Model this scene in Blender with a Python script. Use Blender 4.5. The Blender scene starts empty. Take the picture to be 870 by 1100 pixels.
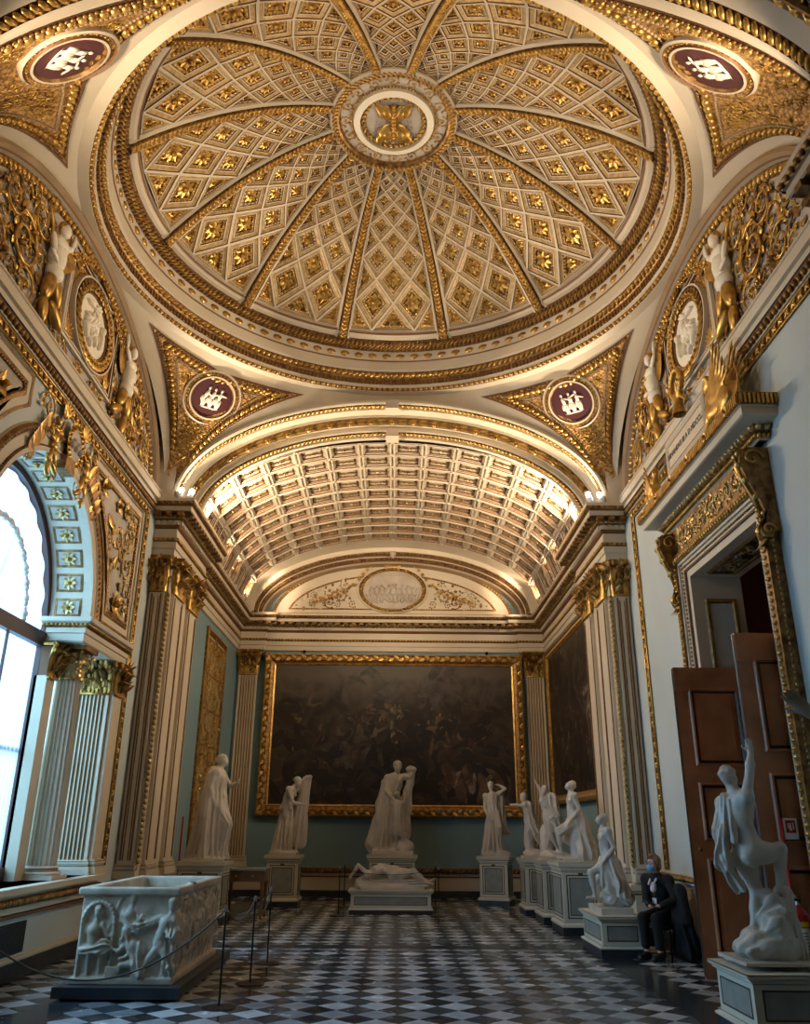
# A vaulted gallery hall with a coffered dome, marble statues on pedestals and a carved sarcophagus.
L_WIN=2800; L_DOME=320; L_BAR=1000; L_NEAR=8; EXPO=0.0; PHC=(47,47); TCC=(.2,.18)
import bpy, math, random
import numpy as np
from mathutils import Vector
random.seed(7); rng = np.random.default_rng(7)
PI = math.pi
C = bpy.context.scene.collection
def srgb(r, g, b):
    f = lambda c: (c/255/12.92) if c/255 <= .04045 else ((c/255+.055)/1.055)**2.4
    return (f(r), f(g), f(b), 1)

# ------------------------------------------------------------------ materials
M = {}
def mat(name, col, rough=.6, metal=0., noise=None, bump=None, spec=.5, emit=None):
    """noise=(scale,amount,colour2) varies the base colour; bump=(scale,strength,kind)"""
    m = bpy.data.materials.new(name); m.use_nodes = True
    nt = m.node_tree; b = nt.nodes['Principled BSDF']
    b.inputs['Base Color'].default_value = col; b.inputs['Roughness'].default_value = rough
    b.inputs['Metallic'].default_value = metal; b.inputs['Specular IOR Level'].default_value = spec
    tc = nt.nodes.new('ShaderNodeTexCoord')
    if noise:
        n = nt.nodes.new('ShaderNodeTexNoise'); n.inputs['Scale'].default_value = noise[0]; n.inputs['Detail'].default_value = 6
        nt.links.new(tc.outputs['Object'], n.inputs['Vector'])
        r = nt.nodes.new('ShaderNodeValToRGB'); r.color_ramp.elements[0].position = .5-noise[1]; r.color_ramp.elements[1].position = .5+noise[1]
        r.color_ramp.elements[0].color = noise[2]; r.color_ramp.elements[1].color = col
        nt.links.new(n.outputs['Fac'], r.inputs['Fac']); nt.links.new(r.outputs['Color'], b.inputs['Base Color'])
    if bump:
        if bump[2] == 'v':
            t = nt.nodes.new('ShaderNodeTexVoronoi'); t.feature = 'SMOOTH_F1'; out = 'Distance'
        else:
            t = nt.nodes.new('ShaderNodeTexNoise'); out = 'Fac'; t.inputs['Detail'].default_value = 5
        t.inputs['Scale'].default_value = bump[0]; nt.links.new(tc.outputs['Object'], t.inputs['Vector'])
        bp = nt.nodes.new('ShaderNodeBump'); bp.inputs['Strength'].default_value = bump[1]; bp.inputs['Distance'].default_value = .02
        nt.links.new(t.outputs[out], bp.inputs['Height']); nt.links.new(bp.outputs['Normal'], b.inputs['Normal'])
    if emit:
        b.inputs['Emission Color'].default_value = emit[0]; b.inputs['Emission Strength'].default_value = emit[1]
    M[name] = m; return m
mat('cream', srgb(208,194,170), .55, noise=(1.3,.25,srgb(196,180,154)))
mat('cream_dark', srgb(164,136,98), .6, noise=(2,.2,srgb(140,112,76)))
mat('stucco_grey', srgb(188,178,165), .6, noise=(3,.2,srgb(170,156,140)))
mat('gold', srgb(210,168,88), .36, .7, noise=(9,.16,srgb(158,116,52)))
mat('gilt_cream', srgb(206,176,122), .5, .2, noise=(14,.2,srgb(166,134,84)))
mat('gold_dark', srgb(160,122,66), .45, .55, noise=(12,.2,srgb(88,54,24)))
mat('gold_field', srgb(204,158,86), .45, .4, noise=(22,.12,srgb(120,82,40)), bump=(40,.9,'v'))
mat('brown_line', srgb(112,72,38), .6, .1)
mat('wall_paint', srgb(190,198,194), .6, noise=(.8,.25,srgb(180,186,180)))
mat('wall_teal', srgb(124,152,158), .65, noise=(.7,.25,srgb(112,138,142)))
mat('medallion_red', srgb(70,24,28), .5)
mat('relief_white', srgb(232,222,200), .5)
mat('marble', srgb(204,198,188), .38, noise=(3.2,.28,srgb(182,170,152)), bump=(9,.12,'n'))
mat('marble_old', srgb(206,196,178), .5, noise=(5,.2,srgb(168,152,128)), bump=(14,.25,'n'))
mat('pedestal_cream', srgb(206,200,180), .5)
mat('pedestal_panel', srgb(150,150,142), .5, noise=(6,.2,srgb(132,132,124)))
mat('pedestal_line', srgb(70,58,42), .5)
mat('stone_dark', srgb(52,58,64), .35, noise=(5,.2,srgb(36,40,46)))
mat('wood_door', srgb(200,136,92), .32, noise=(2.4,.2,srgb(150,98,62)), bump=(6,.1,'n'))
mat('wood_dark', srgb(54,30,20), .4, noise=(3,.2,srgb(38,20,14)))
mat('wood_frame', srgb(80,52,46), .5)
mat('black_metal', srgb(28,28,30), .4, .6)
mat('black_cloth', srgb(11,11,13), .85, bump=(60,.2,'n'))
mat('black_shoe', srgb(14,13,13), .4)
mat('skin', srgb(214,164,140), .5)
mat('hair', srgb(150,112,78), .6, noise=(30,.2,srgb(112,80,52)), bump=(50,.5,'n'))
mat('mask_blue', srgb(96,168,214), .7)
mat('white_cloth', srgb(230,230,232), .7)
mat('orange', srgb(206,96,34), .6)
mat('purple', srgb(84,52,104), .5)
mat('red_paint', srgb(176,24,28), .3)
mat('white_paint', srgb(236,236,236), .5)
mat('blue_paint', srgb(90,150,200), .5)
mat('yellow_paint', srgb(220,180,40), .5)
mat('steel', srgb(150,160,172), .3, .9)
mat('dark_vent', srgb(22,20,20), .7)
mat('pink_wall', srgb(176,128,104), .7, noise=(1.5,.2,srgb(160,110,88)))
mat('lamp_white', srgb(225,225,230), .4)
mat('rope_cord', srgb(70,66,62), .8)
mat('table_wood', srgb(132,98,54), .45, noise=(5,.2,srgb(96,68,36)))
mat('table_top', srgb(150,158,158), .25)
mat('gold_glass', srgb(216,188,126), .32, .4, noise=(4,.3,srgb(160,132,80)), bump=(22,.9,'v'))
mat('letter', srgb(110,96,86), .6)
mat('lamp_on', (1,1,1,1), emit=((1,.95,.85,1), 30))
mat('lens_blue', srgb(120,150,190), .3, emit=((.7,.8,1,1), .25))

# floor: diamond chequer with per tile variation
def floor_material():
    m = bpy.data.materials.new('floor_marble'); m.use_nodes = True; nt = m.node_tree; b = nt.nodes['Principled BSDF']
    N = nt.nodes.new; L = nt.links.new
    tc = N('ShaderNodeTexCoord'); mp = N('ShaderNodeMapping'); mp.inputs['Rotation'].default_value = (0,0,PI/4)
    mp.inputs['Location'].default_value = (.10,0,0)
    s = 1/.285; mp.inputs['Scale'].default_value = (s,s,s); L(tc.outputs['Object'], mp.inputs['Vector'])
    ck = N('ShaderNodeTexChecker'); ck.inputs['Scale'].default_value = 1; L(mp.outputs['Vector'], ck.inputs['Vector'])
    fl = N('ShaderNodeVectorMath'); fl.operation = 'FLOOR'; L(mp.outputs['Vector'], fl.inputs[0])
    wn = N('ShaderNodeTexWhiteNoise'); L(fl.outputs['Vector'], wn.inputs['Vector'])
    nz = N('ShaderNodeTexNoise'); nz.inputs['Scale'].default_value = 5; nz.inputs['Detail'].default_value = 8; L(tc.outputs['Object'], nz.inputs['Vector'])
    def ramp(src, c0, c1, p0=.3, p1=.7):
        r = N('ShaderNodeValToRGB'); r.color_ramp.elements[0].position = p0; r.color_ramp.elements[1].position = p1
        r.color_ramp.elements[0].color = c0; r.color_ramp.elements[1].color = c1; L(src, r.inputs['Fac']); return r.outputs['Color']
    add = N('ShaderNodeMath'); add.operation = 'ADD'; L(wn.outputs['Value'], add.inputs[0])
    sc = N('ShaderNodeMath'); sc.operation = 'MULTIPLY_ADD'; L(nz.outputs['Fac'], sc.inputs[0]); sc.inputs[1].default_value = .6; sc.inputs[2].default_value = -.3
    L(sc.outputs[0], add.inputs[1])
    lt = ramp(add.outputs[0], srgb(118,124,130), srgb(196,200,202), .0, 1.); dk = ramp(add.outputs[0], srgb(30,33,38), srgb(70,76,82), .0, 1.)
    mx = N('ShaderNodeMix'); mx.data_type = 'RGBA'; L(ck.outputs['Fac'], mx.inputs[0]); L(dk, mx.inputs[6]); L(lt, mx.inputs[7])
    L(mx.outputs[2], b.inputs['Base Color']); b.inputs['Roughness'].default_value = .16
    rr = ramp(nz.outputs['Fac'], (.12,.12,.12,1), (.3,.3,.3,1)); L(rr, b.inputs['Roughness'])
    M['floor_marble'] = m
floor_material()
mat('floor_strip', srgb(58,64,70), .18, noise=(4,.25,srgb(40,44,50)))

def painting_material(name, seed, warm=(96,74,52), pale=(150,128,100), sky=True):
    m = bpy.data.materials.new(name); m.use_nodes = True; nt = m.node_tree; b = nt.nodes['Principled BSDF']
    N = nt.nodes.new; L = nt.links.new
    tc = N('ShaderNodeTexCoord'); mp = N('ShaderNodeMapping'); mp.inputs['Location'].default_value = (seed,seed*.7,seed*.3); L(tc.outputs['Object'], mp.inputs['Vector'])
    n1 = N('ShaderNodeTexNoise'); n1.inputs['Scale'].default_value = .9; n1.inputs['Detail'].default_value = 5; n1.inputs['Distortion'].default_value = 2.2; L(mp.outputs['Vector'], n1.inputs['Vector'])
    n2 = N('ShaderNodeTexNoise'); n2.inputs['Scale'].default_value = 2.6; n2.inputs['Detail'].default_value = 5; n2.inputs['Distortion'].default_value = 1.4; L(mp.outputs['Vector'], n2.inputs['Vector'])
    r1 = N('ShaderNodeValToRGB'); e = r1.color_ramp.elements; e[0].position = .35; e[0].color = srgb(22,16,13); e[1].position = .62; e[1].color = srgb(*[c*.7 for c in warm]); L(n1.outputs['Fac'], r1.inputs['Fac'])
    r2 = N('ShaderNodeValToRGB'); e = r2.color_ramp.elements; e[0].position = .57; e[0].color = (0,0,0,1); e[1].position = .74; e[1].color = (.8,.8,.8,1); L(n2.outputs['Fac'], r2.inputs['Fac'])
    mx = N('ShaderNodeMix'); mx.data_type = 'RGBA'; L(r2.outputs['Color'], mx.inputs[0]); L(r1.outputs['Color'], mx.inputs[6]); mx.inputs[7].default_value = srgb(*pale)
    out = mx.outputs[2]
    if sky:
        sp = N('ShaderNodeSeparateXYZ'); L(tc.outputs['Object'], sp.inputs[0])
        a = N('ShaderNodeMath'); a.operation = 'MULTIPLY_ADD'; L(n1.outputs['Fac'], a.inputs[0]); a.inputs[1].default_value = 1.6; L(sp.outputs['Z'], a.inputs[2])
        mr = N('ShaderNodeMapRange'); mr.inputs['From Min'].default_value = 1.5; mr.inputs['From Max'].default_value = 2.3; L(a.outputs[0], mr.inputs['Value'])
        m2 = N('ShaderNodeMix'); m2.data_type = 'RGBA'; L(mr.outputs[0], m2.inputs[0]); L(out, m2.inputs[6])
        m2.inputs[7].default_value = srgb(84,76,66); out = m2.outputs[2]
    L(out, b.inputs['Base Color']); b.inputs['Roughness'].default_value = .45; M[name] = m
painting_material('painting_battle', 3.1, warm=(80,62,46), pale=(96,80,62))
painting_material('painting_side', 9.4, warm=(70,52,40), pale=(160,140,112), sky=False)

def curtain_material():
    m = bpy.data.materials.new('sheer_curtain'); m.use_nodes = True; nt = m.node_tree; nt.nodes.clear()
    N = nt.nodes.new; L = nt.links.new
    o = N('ShaderNodeOutputMaterial'); t = N('ShaderNodeBsdfTranslucent'); d = N('ShaderNodeBsdfDiffuse'); e = N('ShaderNodeEmission')
    t.inputs[0].default_value = (.8,.88,.95,1); d.inputs[0].default_value = (.8,.88,.95,1)
    e.inputs[0].default_value = (.30,.66,1,1); e.inputs[1].default_value = CURTAIN_E  # emission puts a daylight glow into the cloth itself
    m1 = N('ShaderNodeMixShader'); m1.inputs[0].default_value = .25; L(t.outputs[0], m1.inputs[1]); L(d.outputs[0], m1.inputs[2])
    a = N('ShaderNodeAddShader'); L(m1.outputs[0], a.inputs[0]); L(e.outputs[0], a.inputs[1]); tr=N('ShaderNodeBsdfTransparent'); m2=N('ShaderNodeMixShader'); m2.inputs[0].default_value=.35; L(a.outputs[0],m2.inputs[1]); L(tr.outputs[0],m2.inputs[2]); L(m2.outputs[0], o.inputs[0])
    M['sheer_curtain'] = m
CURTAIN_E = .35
curtain_material()

# ------------------------------------------------------------------ mesh builder
class MB:
    def __init__(s): s.V=[]; s.Q=[]; s.T=[]; s.n=0; s.names=[]
    def mi(s, name):
        if name not in s.names: s.names.append(name)
        return s.names.index(name)
    def add(s, V, F, m='cream', smooth=False):
        V = np.asarray(V, float).reshape(-1,3); k = s.mi(m)
        if isinstance(F, np.ndarray): groups = [F]
        else:
            groups = []
            q = [f for f in F if len(f)==4]; t = [f for f in F if len(f)==3]; g = [f for f in F if len(f)>4]
            for f in g: t += [(f[0],f[i],f[i+1]) for i in range(1,len(f)-1)]
            if q: groups.append(np.array(q))
            if t: groups.append(np.array(t))
        for g in groups:
            (s.Q if g.shape[1]==4 else s.T).append((g+s.n, k, smooth))
        s.V.append(V); s.n += len(V)
    def box(s, a, b, m='cream'):
        x0,y0,z0 = a; x1,y1,z1 = b
        V = [(x0,y0,z0),(x1,y0,z0),(x1,y1,z0),(x0,y1,z0),(x0,y0,z1),(x1,y0,z1),(x1,y1,z1),(x0,y1,z1)]
        s.add(V, np.array([(0,3,2,1),(4,5,6,7),(0,1,5,4),(1,2,6,5),(2,3,7,6),(3,0,4,7)]), m)
    def many(s, proto, frames, m, smooth=True):
        """proto=(V,F); frames: (n,3,3) columns = axes scaled, (n,3) positions"""
        V, F = proto; A, P = frames; n = len(P)
        if n == 0: return
        W = np.einsum('nij,kj->nki', A, V)+P[:,None,:]
        FF = (F[None]+ (np.arange(n)*len(V))[:,None,None]).reshape(-1, F.shape[1])
        s.add(W.reshape(-1,3), FF, m, smooth)
    def build(s, name, parent=None, bevel=0):
        me = bpy.data.meshes.new(name)
        V = np.concatenate(s.V) if s.V else np.zeros((0,3))
        arrs = [(g,k,sm) for (g,k,sm) in s.Q]+[(g,k,sm) for (g,k,sm) in s.T]
        loops = np.concatenate([g.ravel() for g,_,_ in arrs]); 
        sizes = np.concatenate([np.full(len(g), g.shape[1]) for g,_,_ in arrs])
        mi = np.concatenate([np.full(len(g), k) for g,k,_ in arrs]); sm = np.concatenate([np.full(len(g), bool(x)) for g,_,x in arrs])
        me.vertices.add(len(V)); me.vertices.foreach_set('co', V.astype(np.float32).ravel())
        me.loops.add(len(loops)); me.loops.foreach_set('vertex_index', loops.astype(np.int32))
        me.polygons.add(len(sizes)); st = np.concatenate([[0],np.cumsum(sizes)[:-1]])
        me.polygons.foreach_set('loop_start', st.astype(np.int32))
        me.update(calc_edges=True)
        for nm in s.names: me.materials.append(M[nm])
        me.polygons.foreach_set('material_index', mi.astype(np.int32)); me.polygons.foreach_set('use_smooth', sm)
        me.update(); me.validate()
        o = bpy.data.objects.new(name, me); C.objects.link(o)
        if parent is not None: o.parent = parent
        return o
def struct(name, mb=None, parent=None):
    o = mb.build(name, parent) if mb else bpy.data.objects.new(name, None)
    if not mb: C.objects.link(o); o.parent = parent
    if parent is None: o['kind'] = 'structure'
    return o
def thing(name, label, cat, loc=(0,0,0), rz=0, group=None):
    o = bpy.data.objects.new(name, None); C.objects.link(o); o.location = loc; o.rotation_euler = (0,0,rz); o.empty_display_size = .1
    o['label'] = label; o['category'] = cat
    if group: o['group'] = group
    return o
def tag(o, label, cat, group=None):
    o['label'] = label; o['category'] = cat
    if group: o['group'] = group
    return o
def dup(root, loc, rz=0, label=None, group=None):
    r = root.copy(); C.objects.link(r); r.location = loc; r.rotation_euler = (0,0,rz)
    if label: r['label'] = label
    if group: r['group'] = group
    for ch in list(root.children):
        c = ch.copy(); C.objects.link(c); c.parent = r
        for g in ch.children:
            d = g.copy(); C.objects.link(d); d.parent = c
    return r

# ---- prototypes (V, F)
def uvs(nu=8, nv=5, hemi=False):
    V=[]; F=[]
    for i in range(nv+1):
        th = (PI/2 if hemi else PI)*i/nv
        for j in range(nu): V.append((math.sin(th)*math.cos(2*PI*j/nu), math.sin(th)*math.sin(2*PI*j/nu), math.cos(th)))
    for i in range(nv):
        for j in range(nu): F.append((i*nu+j, (i+1)*nu+j, (i+1)*nu+(j+1)%nu, i*nu+(j+1)%nu))
    return np.array(V), np.array(F)
BALL = uvs(10,6); BEAD = uvs(6,3,True); BALLS = uvs(6,4)
CUBE = (np.array([(x,y,z) for z in (-.5,.5) for y in (-.5,.5) for x in (-.5,.5)]), np.array([(0,2,3,1),(4,5,7,6),(0,1,5,4),(2,6,7,3),(0,4,6,2),(1,3,7,5)]))
def merge(protos):
    V=[]; F=[]; n=0
    for v,f in protos:
        V.append(v); F.append(f+n); n+=len(v)
    return np.concatenate(V), np.concatenate(F)
def leafp(L=1., W=.35, n=5, curl=.25, h=.12):
    """leaf lying in xy pointing +x, ridge raised in z, tip curls up"""
    V=[]; F=[]
    for i in range(n+1):
        t=i/n; w=W*math.sin(PI*min(1,t*.92+.08))**.8*(1-.25*t)*(1+.18*math.sin(t*PI*5)); z=curl*t*t
        for s,hh in ((-1,0),(-.5,h*.8),(0,h*.35),(.5,h*.8),(1,0)): V.append((L*t, s*w, z+hh*math.sin(PI*min(1,t+.12))))
    for i in range(n):
        for j in range(4): F.append((i*5+j,(i+1)*5+j,(i+1)*5+j+1,i*5+j+1))
    return np.array(V), np.array(F)
def rot2(p, a, s=1, t=(0,0,0)):
    V,F=p; c,sn=math.cos(a),math.sin(a); R=np.array([(c,-sn,0),(sn,c,0),(0,0,1)])
    return (V*s)@R.T+np.array(t), F
LEAF = leafp()
def rosette(n=8, r=1.):
    ps=[rot2(leafp(.95,.3,4,.3,.2), 2*PI*i/n, r) for i in range(n)]
    b=(BALLS[0]*np.array([.26,.26,.3])*r+np.array([0,0,.3*r]), BALLS[1]); ps.append(b)
    return merge(ps)
ROS = rosette(8); ROS5 = rosette(5)
def tube2(pts, rads, k=6, flat=1.):
    """tube through 3D pts"""
    pts=np.array(pts,float); n=len(pts); V=[]; F=[]
    T=np.gradient(pts,axis=0); T/=np.linalg.norm(T,axis=1)[:,None]+1e-9
    up=np.array([0,0,1.]) if abs(T[0][2])<.9 else np.array([0,1.,0])
    for i in range(n):
        a=np.cross(T[i],up); a/=np.linalg.norm(a)+1e-9; b=np.cross(a,T[i])
        for j in range(k):
            q=2*PI*j/k; V.append(pts[i]+rads[i]*(math.cos(q)*a+math.sin(q)*b*flat))
    for i in range(n-1):
        for j in range(k): F.append((i*k+j,i*k+(j+1)%k,(i+1)*k+(j+1)%k,(i+1)*k+j))
    V.append(pts[0]); V.append(pts[-1]); e=n*k
    for j in range(0,k): F.append((e,(j+1)%k,j,j)); F.append((e+1,(n-1)*k+j,(n-1)*k+(j+1)%k,(n-1)*k+(j+1)%k))
    return np.array(V), np.array(F)
def fixquads(F):  # degenerate quads -> keep as tris
    return F
def scroll(turn=1.6, n=22, leaves=7):
    """spiral scroll with leaves; spans about unit size, centre of volute at 0,0"""
    pts=[]; rr=[]
    for i in range(n):
        t=i/(n-1); th=turn*2*PI*t; r=.95*(1-t)**.9+.06
        pts.append((r*math.cos(th), r*math.sin(th), .06+.05*t)); rr.append(.07*(1-.5*t)+.01)
    ps=[tube2(pts,rr,5)]
    for i in range(leaves):
        k=int(i*(n*.62)/leaves); p=pts[k]; th=turn*2*PI*k/(n-1)
        ps.append(rot2(leafp(.42*(1-.4*k/n),.15,4,.12,.08), th+.75, 1, (p[0],p[1],.03)))
        if i%2==0: ps.append(rot2(leafp(.3,.12,4,.1,.08), th+2.3, 1, (p[0],p[1],.03)))
    ps.append((ROS5[0]*.24+np.array([0,0,.05]), ROS5[1]))
    return merge(ps)
SCR = scroll()
def palm(n=7):
    ps=[]
    for i in range(n):
        a=(i-(n-1)/2)*.36; ps.append(rot2(leafp(1-.25*abs(i-(n-1)/2)/(n/2),.16,4,.2,.12), PI/2+a))
    ps.append((BALLS[0]*.14, BALLS[1])); return merge(ps)
PALM = palm()
def mirror(p): V,F=p; V=V.copy(); V[:,0]*=-1; return V, F[:,::-1]

# ---- paths / sweeps
def sweep(mb, P, N, B, prof, mats, closed=False, smooth=False):
    """P,N,B (n,3); prof [(along N, along B)]; mats per profile segment"""
    P=np.asarray(P,float); N=np.broadcast_to(N,P.shape); B=np.broadcast_to(B,P.shape); n=len(P)
    for i,(a,b) in enumerate(zip(prof[:-1],prof[1:])):
        m = mats if isinstance(mats,str) else mats[i]
        if m is None: continue
        V=np.concatenate([P+a[0]*N+a[1]*B, P+b[0]*N+b[1]*B]); k=np.arange(n if closed else n-1); k2=(k+1)%n
        mb.add(V, np.stack([k,k2,k2+n,k+n],1), m, smooth)
def resample(P, N, B, step, closed=False, phase=.5):
    P=np.asarray(P,float); N=np.broadcast_to(N,P.shape).astype(float); B=np.broadcast_to(B,P.shape).astype(float)
    if closed: P=np.vstack([P,P[:1]]); N=np.vstack([N,N[:1]]); B=np.vstack([B,B[:1]])
    d=np.linalg.norm(np.diff(P,axis=0),axis=1); s=np.concatenate([[0],np.cumsum(d)]); n=max(1,round(s[-1]/step)); q=(np.arange(n)+phase)*s[-1]/n
    f=lambda A: np.stack([np.interp(q,s,A[:,i]) for i in range(3)],1)
    e=1e-3; Pq=f(P); T=np.stack([np.interp(q+e,s,P[:,i])-np.interp(q-e,s,P[:,i]) for i in range(3)],1); T/=np.linalg.norm(T,axis=1)[:,None]+1e-12
    return Pq, T, f(N), f(B), s[-1]/n
def studs(mb, proto, P, N, B, off, step, size, m, closed=False, slant=0., smooth=True, phase=.5):
    """repeat proto along path: local x->T, y->B, z->N; size (x as fraction of step, y, z)"""
    Pq,T,Nq,Bq,st=resample(P,N,B,step,closed,phase)
    x=(T+slant*Bq)*size[0]*st; A=np.stack([x, Bq*size[1], Nq*size[2]],2)
    mb.many(proto,(A, Pq+off[0]*Nq+off[1]*Bq), m, smooth)
def rope(mb,P,N,B,off,r,m='gold',m2=None,closed=False,step=None,slant=.9):
    step=step or r*1.5
    studs(mb,BALLS,P,N,B,off,step,(.62,r,r),m,closed,slant)
def beads(mb,P,N,B,off,r,m='gold',closed=False,step=None):
    studs(mb,BEAD,P,N,B,off,step or r*2.3,(.44,r,r),m,closed)
def eggs(mb,P,N,B,off,h,step,m='gold',closed=False):
    studs(mb,BEAD,P,N,B,off,step,(.36,h,h*.7),m,closed)
def line(a,b,n=2): 
    a=np.array(a,float); b=np.array(b,float); t=np.linspace(0,1,n)[:,None]; return a+(b-a)*t
def plan(mb, pts, prof, mats, inward=1, closed=False):
    """sweep (out,z) profile along plan polyline with mitres. out is to the left of travel * inward. returns offset fn"""
    pts=np.array(pts,float); n=len(pts)
    def offp(o):
        Q=[]
        for i in range(n):
            ds=[]
            if i>0 or closed: d=pts[i]-pts[i-1]; ds.append(d/np.linalg.norm(d))
            if i<n-1 or closed: d=pts[(i+1)%n]-pts[i]; ds.append(d/np.linalg.norm(d))
            ns=[np.array([-d[1],d[0]])*inward for d in ds]
            if len(ns)==1: Q.append(pts[i]+ns[0]*o)
            else:
                m_=ns[0]+ns[1]; Q.append(pts[i]+m_*o/(1+ns[0].dot(ns[1])+1e-9))
        return np.array(Q)
    for i,(a,b) in enumerate(zip(prof[:-1],prof[1:])):
        m = mats if isinstance(mats,str) else mats[i]
        if m is None: continue
        A=offp(a[0]); Bq=offp(b[0]); V=np.concatenate([np.c_[A,np.full(n,a[1])],np.c_[Bq,np.full(n,b[1])]])
        k=np.arange(n if closed else n-1); k2=(k+1)%n; mb.add(V,np.stack([k,k2,k2+n,k+n],1),m)
    return offp
def plan_studs(mb, offp, o, z, proto, step, size, m, closed=False, slant=0, smooth=False):
    Q=offp(o); n=len(Q)
    for i in range(n if closed else n-1):
        a=np.array([*Q[i],z]); b=np.array([*Q[(i+1)%n],z]); d=b-a
        L_=np.linalg.norm(d)
        if L_<step*.8: continue
        T=d/L_; nrm=np.array([-T[1],T[0],0]); 
        # normal away from wall = toward larger offset
        q2=offp(o+.05); nv=np.array([*(q2[i]-Q[i]),0]); 
        if nv.dot(nrm)<0: nrm=-nrm
        studs(mb,proto,np.array([a,b]),nrm,np.array([0,0,1.]),(0,0),step,size,m,slant=slant,smooth=smooth)
def lathe(mb, c, prof, m, n=24, smooth=True):
    """prof [(r,z)] about vertical axis at c"""
    a=np.arange(n)*2*PI/n; cs=np.stack([np.cos(a),np.sin(a),0*a],1)
    for i,(p,q) in enumerate(zip(prof[:-1],prof[1:])):
        mm=m if isinstance(m,str) else m[i]
        V=np.concatenate([np.array(c)+cs*p[0]+[0,0,p[1]], np.array(c)+cs*q[0]+[0,0,q[1]]]); k=np.arange(n); k2=(k+1)%n
        mb.add(V,np.stack([k,k2,k2+n,k+n],1),mm,smooth)
def tube(mb, pts, r, m, k=8):
    pts=np.array(pts,float); r=np.full(len(pts),r) if np.isscalar(r) else r
    V,F=tube2(pts,r,k); mb.add(V,[tuple(f) if len(set(f))==4 else tuple(dict.fromkeys(f)) for f in F.tolist()],m,True)
def put(mb, proto, S, u, v, a, s, m, h=0., sh=None, flip=False):
    """stamp a 2.5D proto on surface S(u,v,h) at u,v rotated a scaled s"""
    V,F=mirror(proto) if flip else proto
    c,sn=math.cos(a),math.sin(a); x=(V[:,0]*c-V[:,1]*sn)*s+u; y=(V[:,0]*sn+V[:,1]*c)*s+v
    mb.add(S(x,y,h+V[:,2]*(sh or s)),F,m,True)
def poly_frame(mb, S, poly, offs, mats):
    """poly (n,2) ccw; concentric insets: offs=[(inset,h)], strips between successive ones, last capped; mats len(offs)-1 (+cap)"""
    poly=np.array(poly,float); n=len(poly)
    def inset(d):
        out=[]
        for i in range(n):
            p0,p1,p2=poly[i-1],poly[i],poly[(i+1)%n]; d1=(p1-p0)/np.linalg.norm(p1-p0); d2=(p2-p1)/np.linalg.norm(p2-p1)
            n1=np.array([-d1[1],d1[0]]); n2=np.array([-d2[1],d2[0]]); out.append(p1+(n1+n2)*d/(1+n1.dot(n2)))
        return np.array(out)
    L_=[(inset(d),h) for d,h in offs]; k=np.arange(n); k2=(k+1)%n
    for (a,ha),(b,hb),m in zip(L_[:-1],L_[1:],mats):
        if m: mb.add(np.concatenate([S(a[:,0],a[:,1],np.full(n,ha)),S(b[:,0],b[:,1],np.full(n,hb))]),np.stack([k,k2,k2+n,k+n],1),m)
    if len(mats)==len(offs) and mats[-1]:
        a,ha=L_[-1]; mb.add(S(a[:,0],a[:,1],np.full(n,ha)),[tuple(range(n))],mats[-1])
    return inset
def poly_studs(mb, S, poly, h, step, r, m='gold', proto=BEAD):
    poly=np.array(poly,float); n=len(poly)
    for i in range(n):
        a,b=poly[i],poly[(i+1)%n]; L_=np.linalg.norm(b-a); k=max(1,round(L_/step))
        for j in range(k):
            p=a+(b-a)*(j+.5)/k; V,F=proto; mb.add(S(V[:,0]*r+p[0],V[:,1]*r+p[1],h+V[:,2]*r),F,m,True)
def wallS(x, sgn):
    """wall plane at x; u = world Y, v = z, h toward room (sgn=+1 room on +x side)"""
    return lambda u,v,h: np.stack([np.broadcast_to(x+sgn*np.asarray(h),np.shape(u)),np.asarray(u),np.broadcast_to(v,np.shape(u))],-1)
def backS(y):
    return lambda u,v,h: np.stack([np.asarray(u),np.broadcast_to(y-np.asarray(h),np.shape(u)),np.broadcast_to(v,np.shape(u))],-1)
# ------------------------------------------------------------------ dimensions of the hall
W = 4.33; YC = 9.85; HB = 4.1; Y0 = 5.38; Y1 = 13.95; YB = 22.9; ZS = 7.25; YN = -1.5
AA, AB = 4.0, 2.1                       # crossing arches: half span, rise
def fill(mb, S, test, box, n, s0, s1, mats=('gold',), seed=1, kinds='slpr', gap=.62, mir=None, h=0.0, sh=None):
    r = random.Random(seed); pts=[]; tries=0
    while len(pts)<n and tries<n*30:
        tries+=1; u=r.uniform(box[0],box[1]); v=r.uniform(box[2],box[3]); s=r.uniform(s0,s1)*(1.25 if len(pts)<n*.3 else .8)
        if not test(u,v): continue
        if any((u-a)**2+(v-b)**2 < ((s+c)*gap)**2 for a,b,c in pts): continue
        pts.append((u,v,s)); k=r.choice(kinds); a=r.uniform(0,2*PI); m=r.choice(mats)
        P={'s':SCR,'l':LEAF,'p':PALM,'r':ROS5}[k]; fl=r.random()<.5
        def one(uu,f,aa):
            if k=='l':
                put(mb,P,S,uu-math.cos(aa)*s*.5,v-math.sin(aa)*s*.5,aa,s,m,h,sh,f)
            else: put(mb,P,S,uu,v,aa,s*(.7 if k!='s' else 1),m,h,sh,f)
        one(u,fl,a)
        if mir is not None: one(2*mir-u, not fl, -a if k!='l' else PI-a)
    return pts
def ell(t,a=AA,b=AB,zs=ZS): return zs+b*math.sqrt(max(0,1-(t/a)**2))
ceiling = struct('ceiling')
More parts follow.
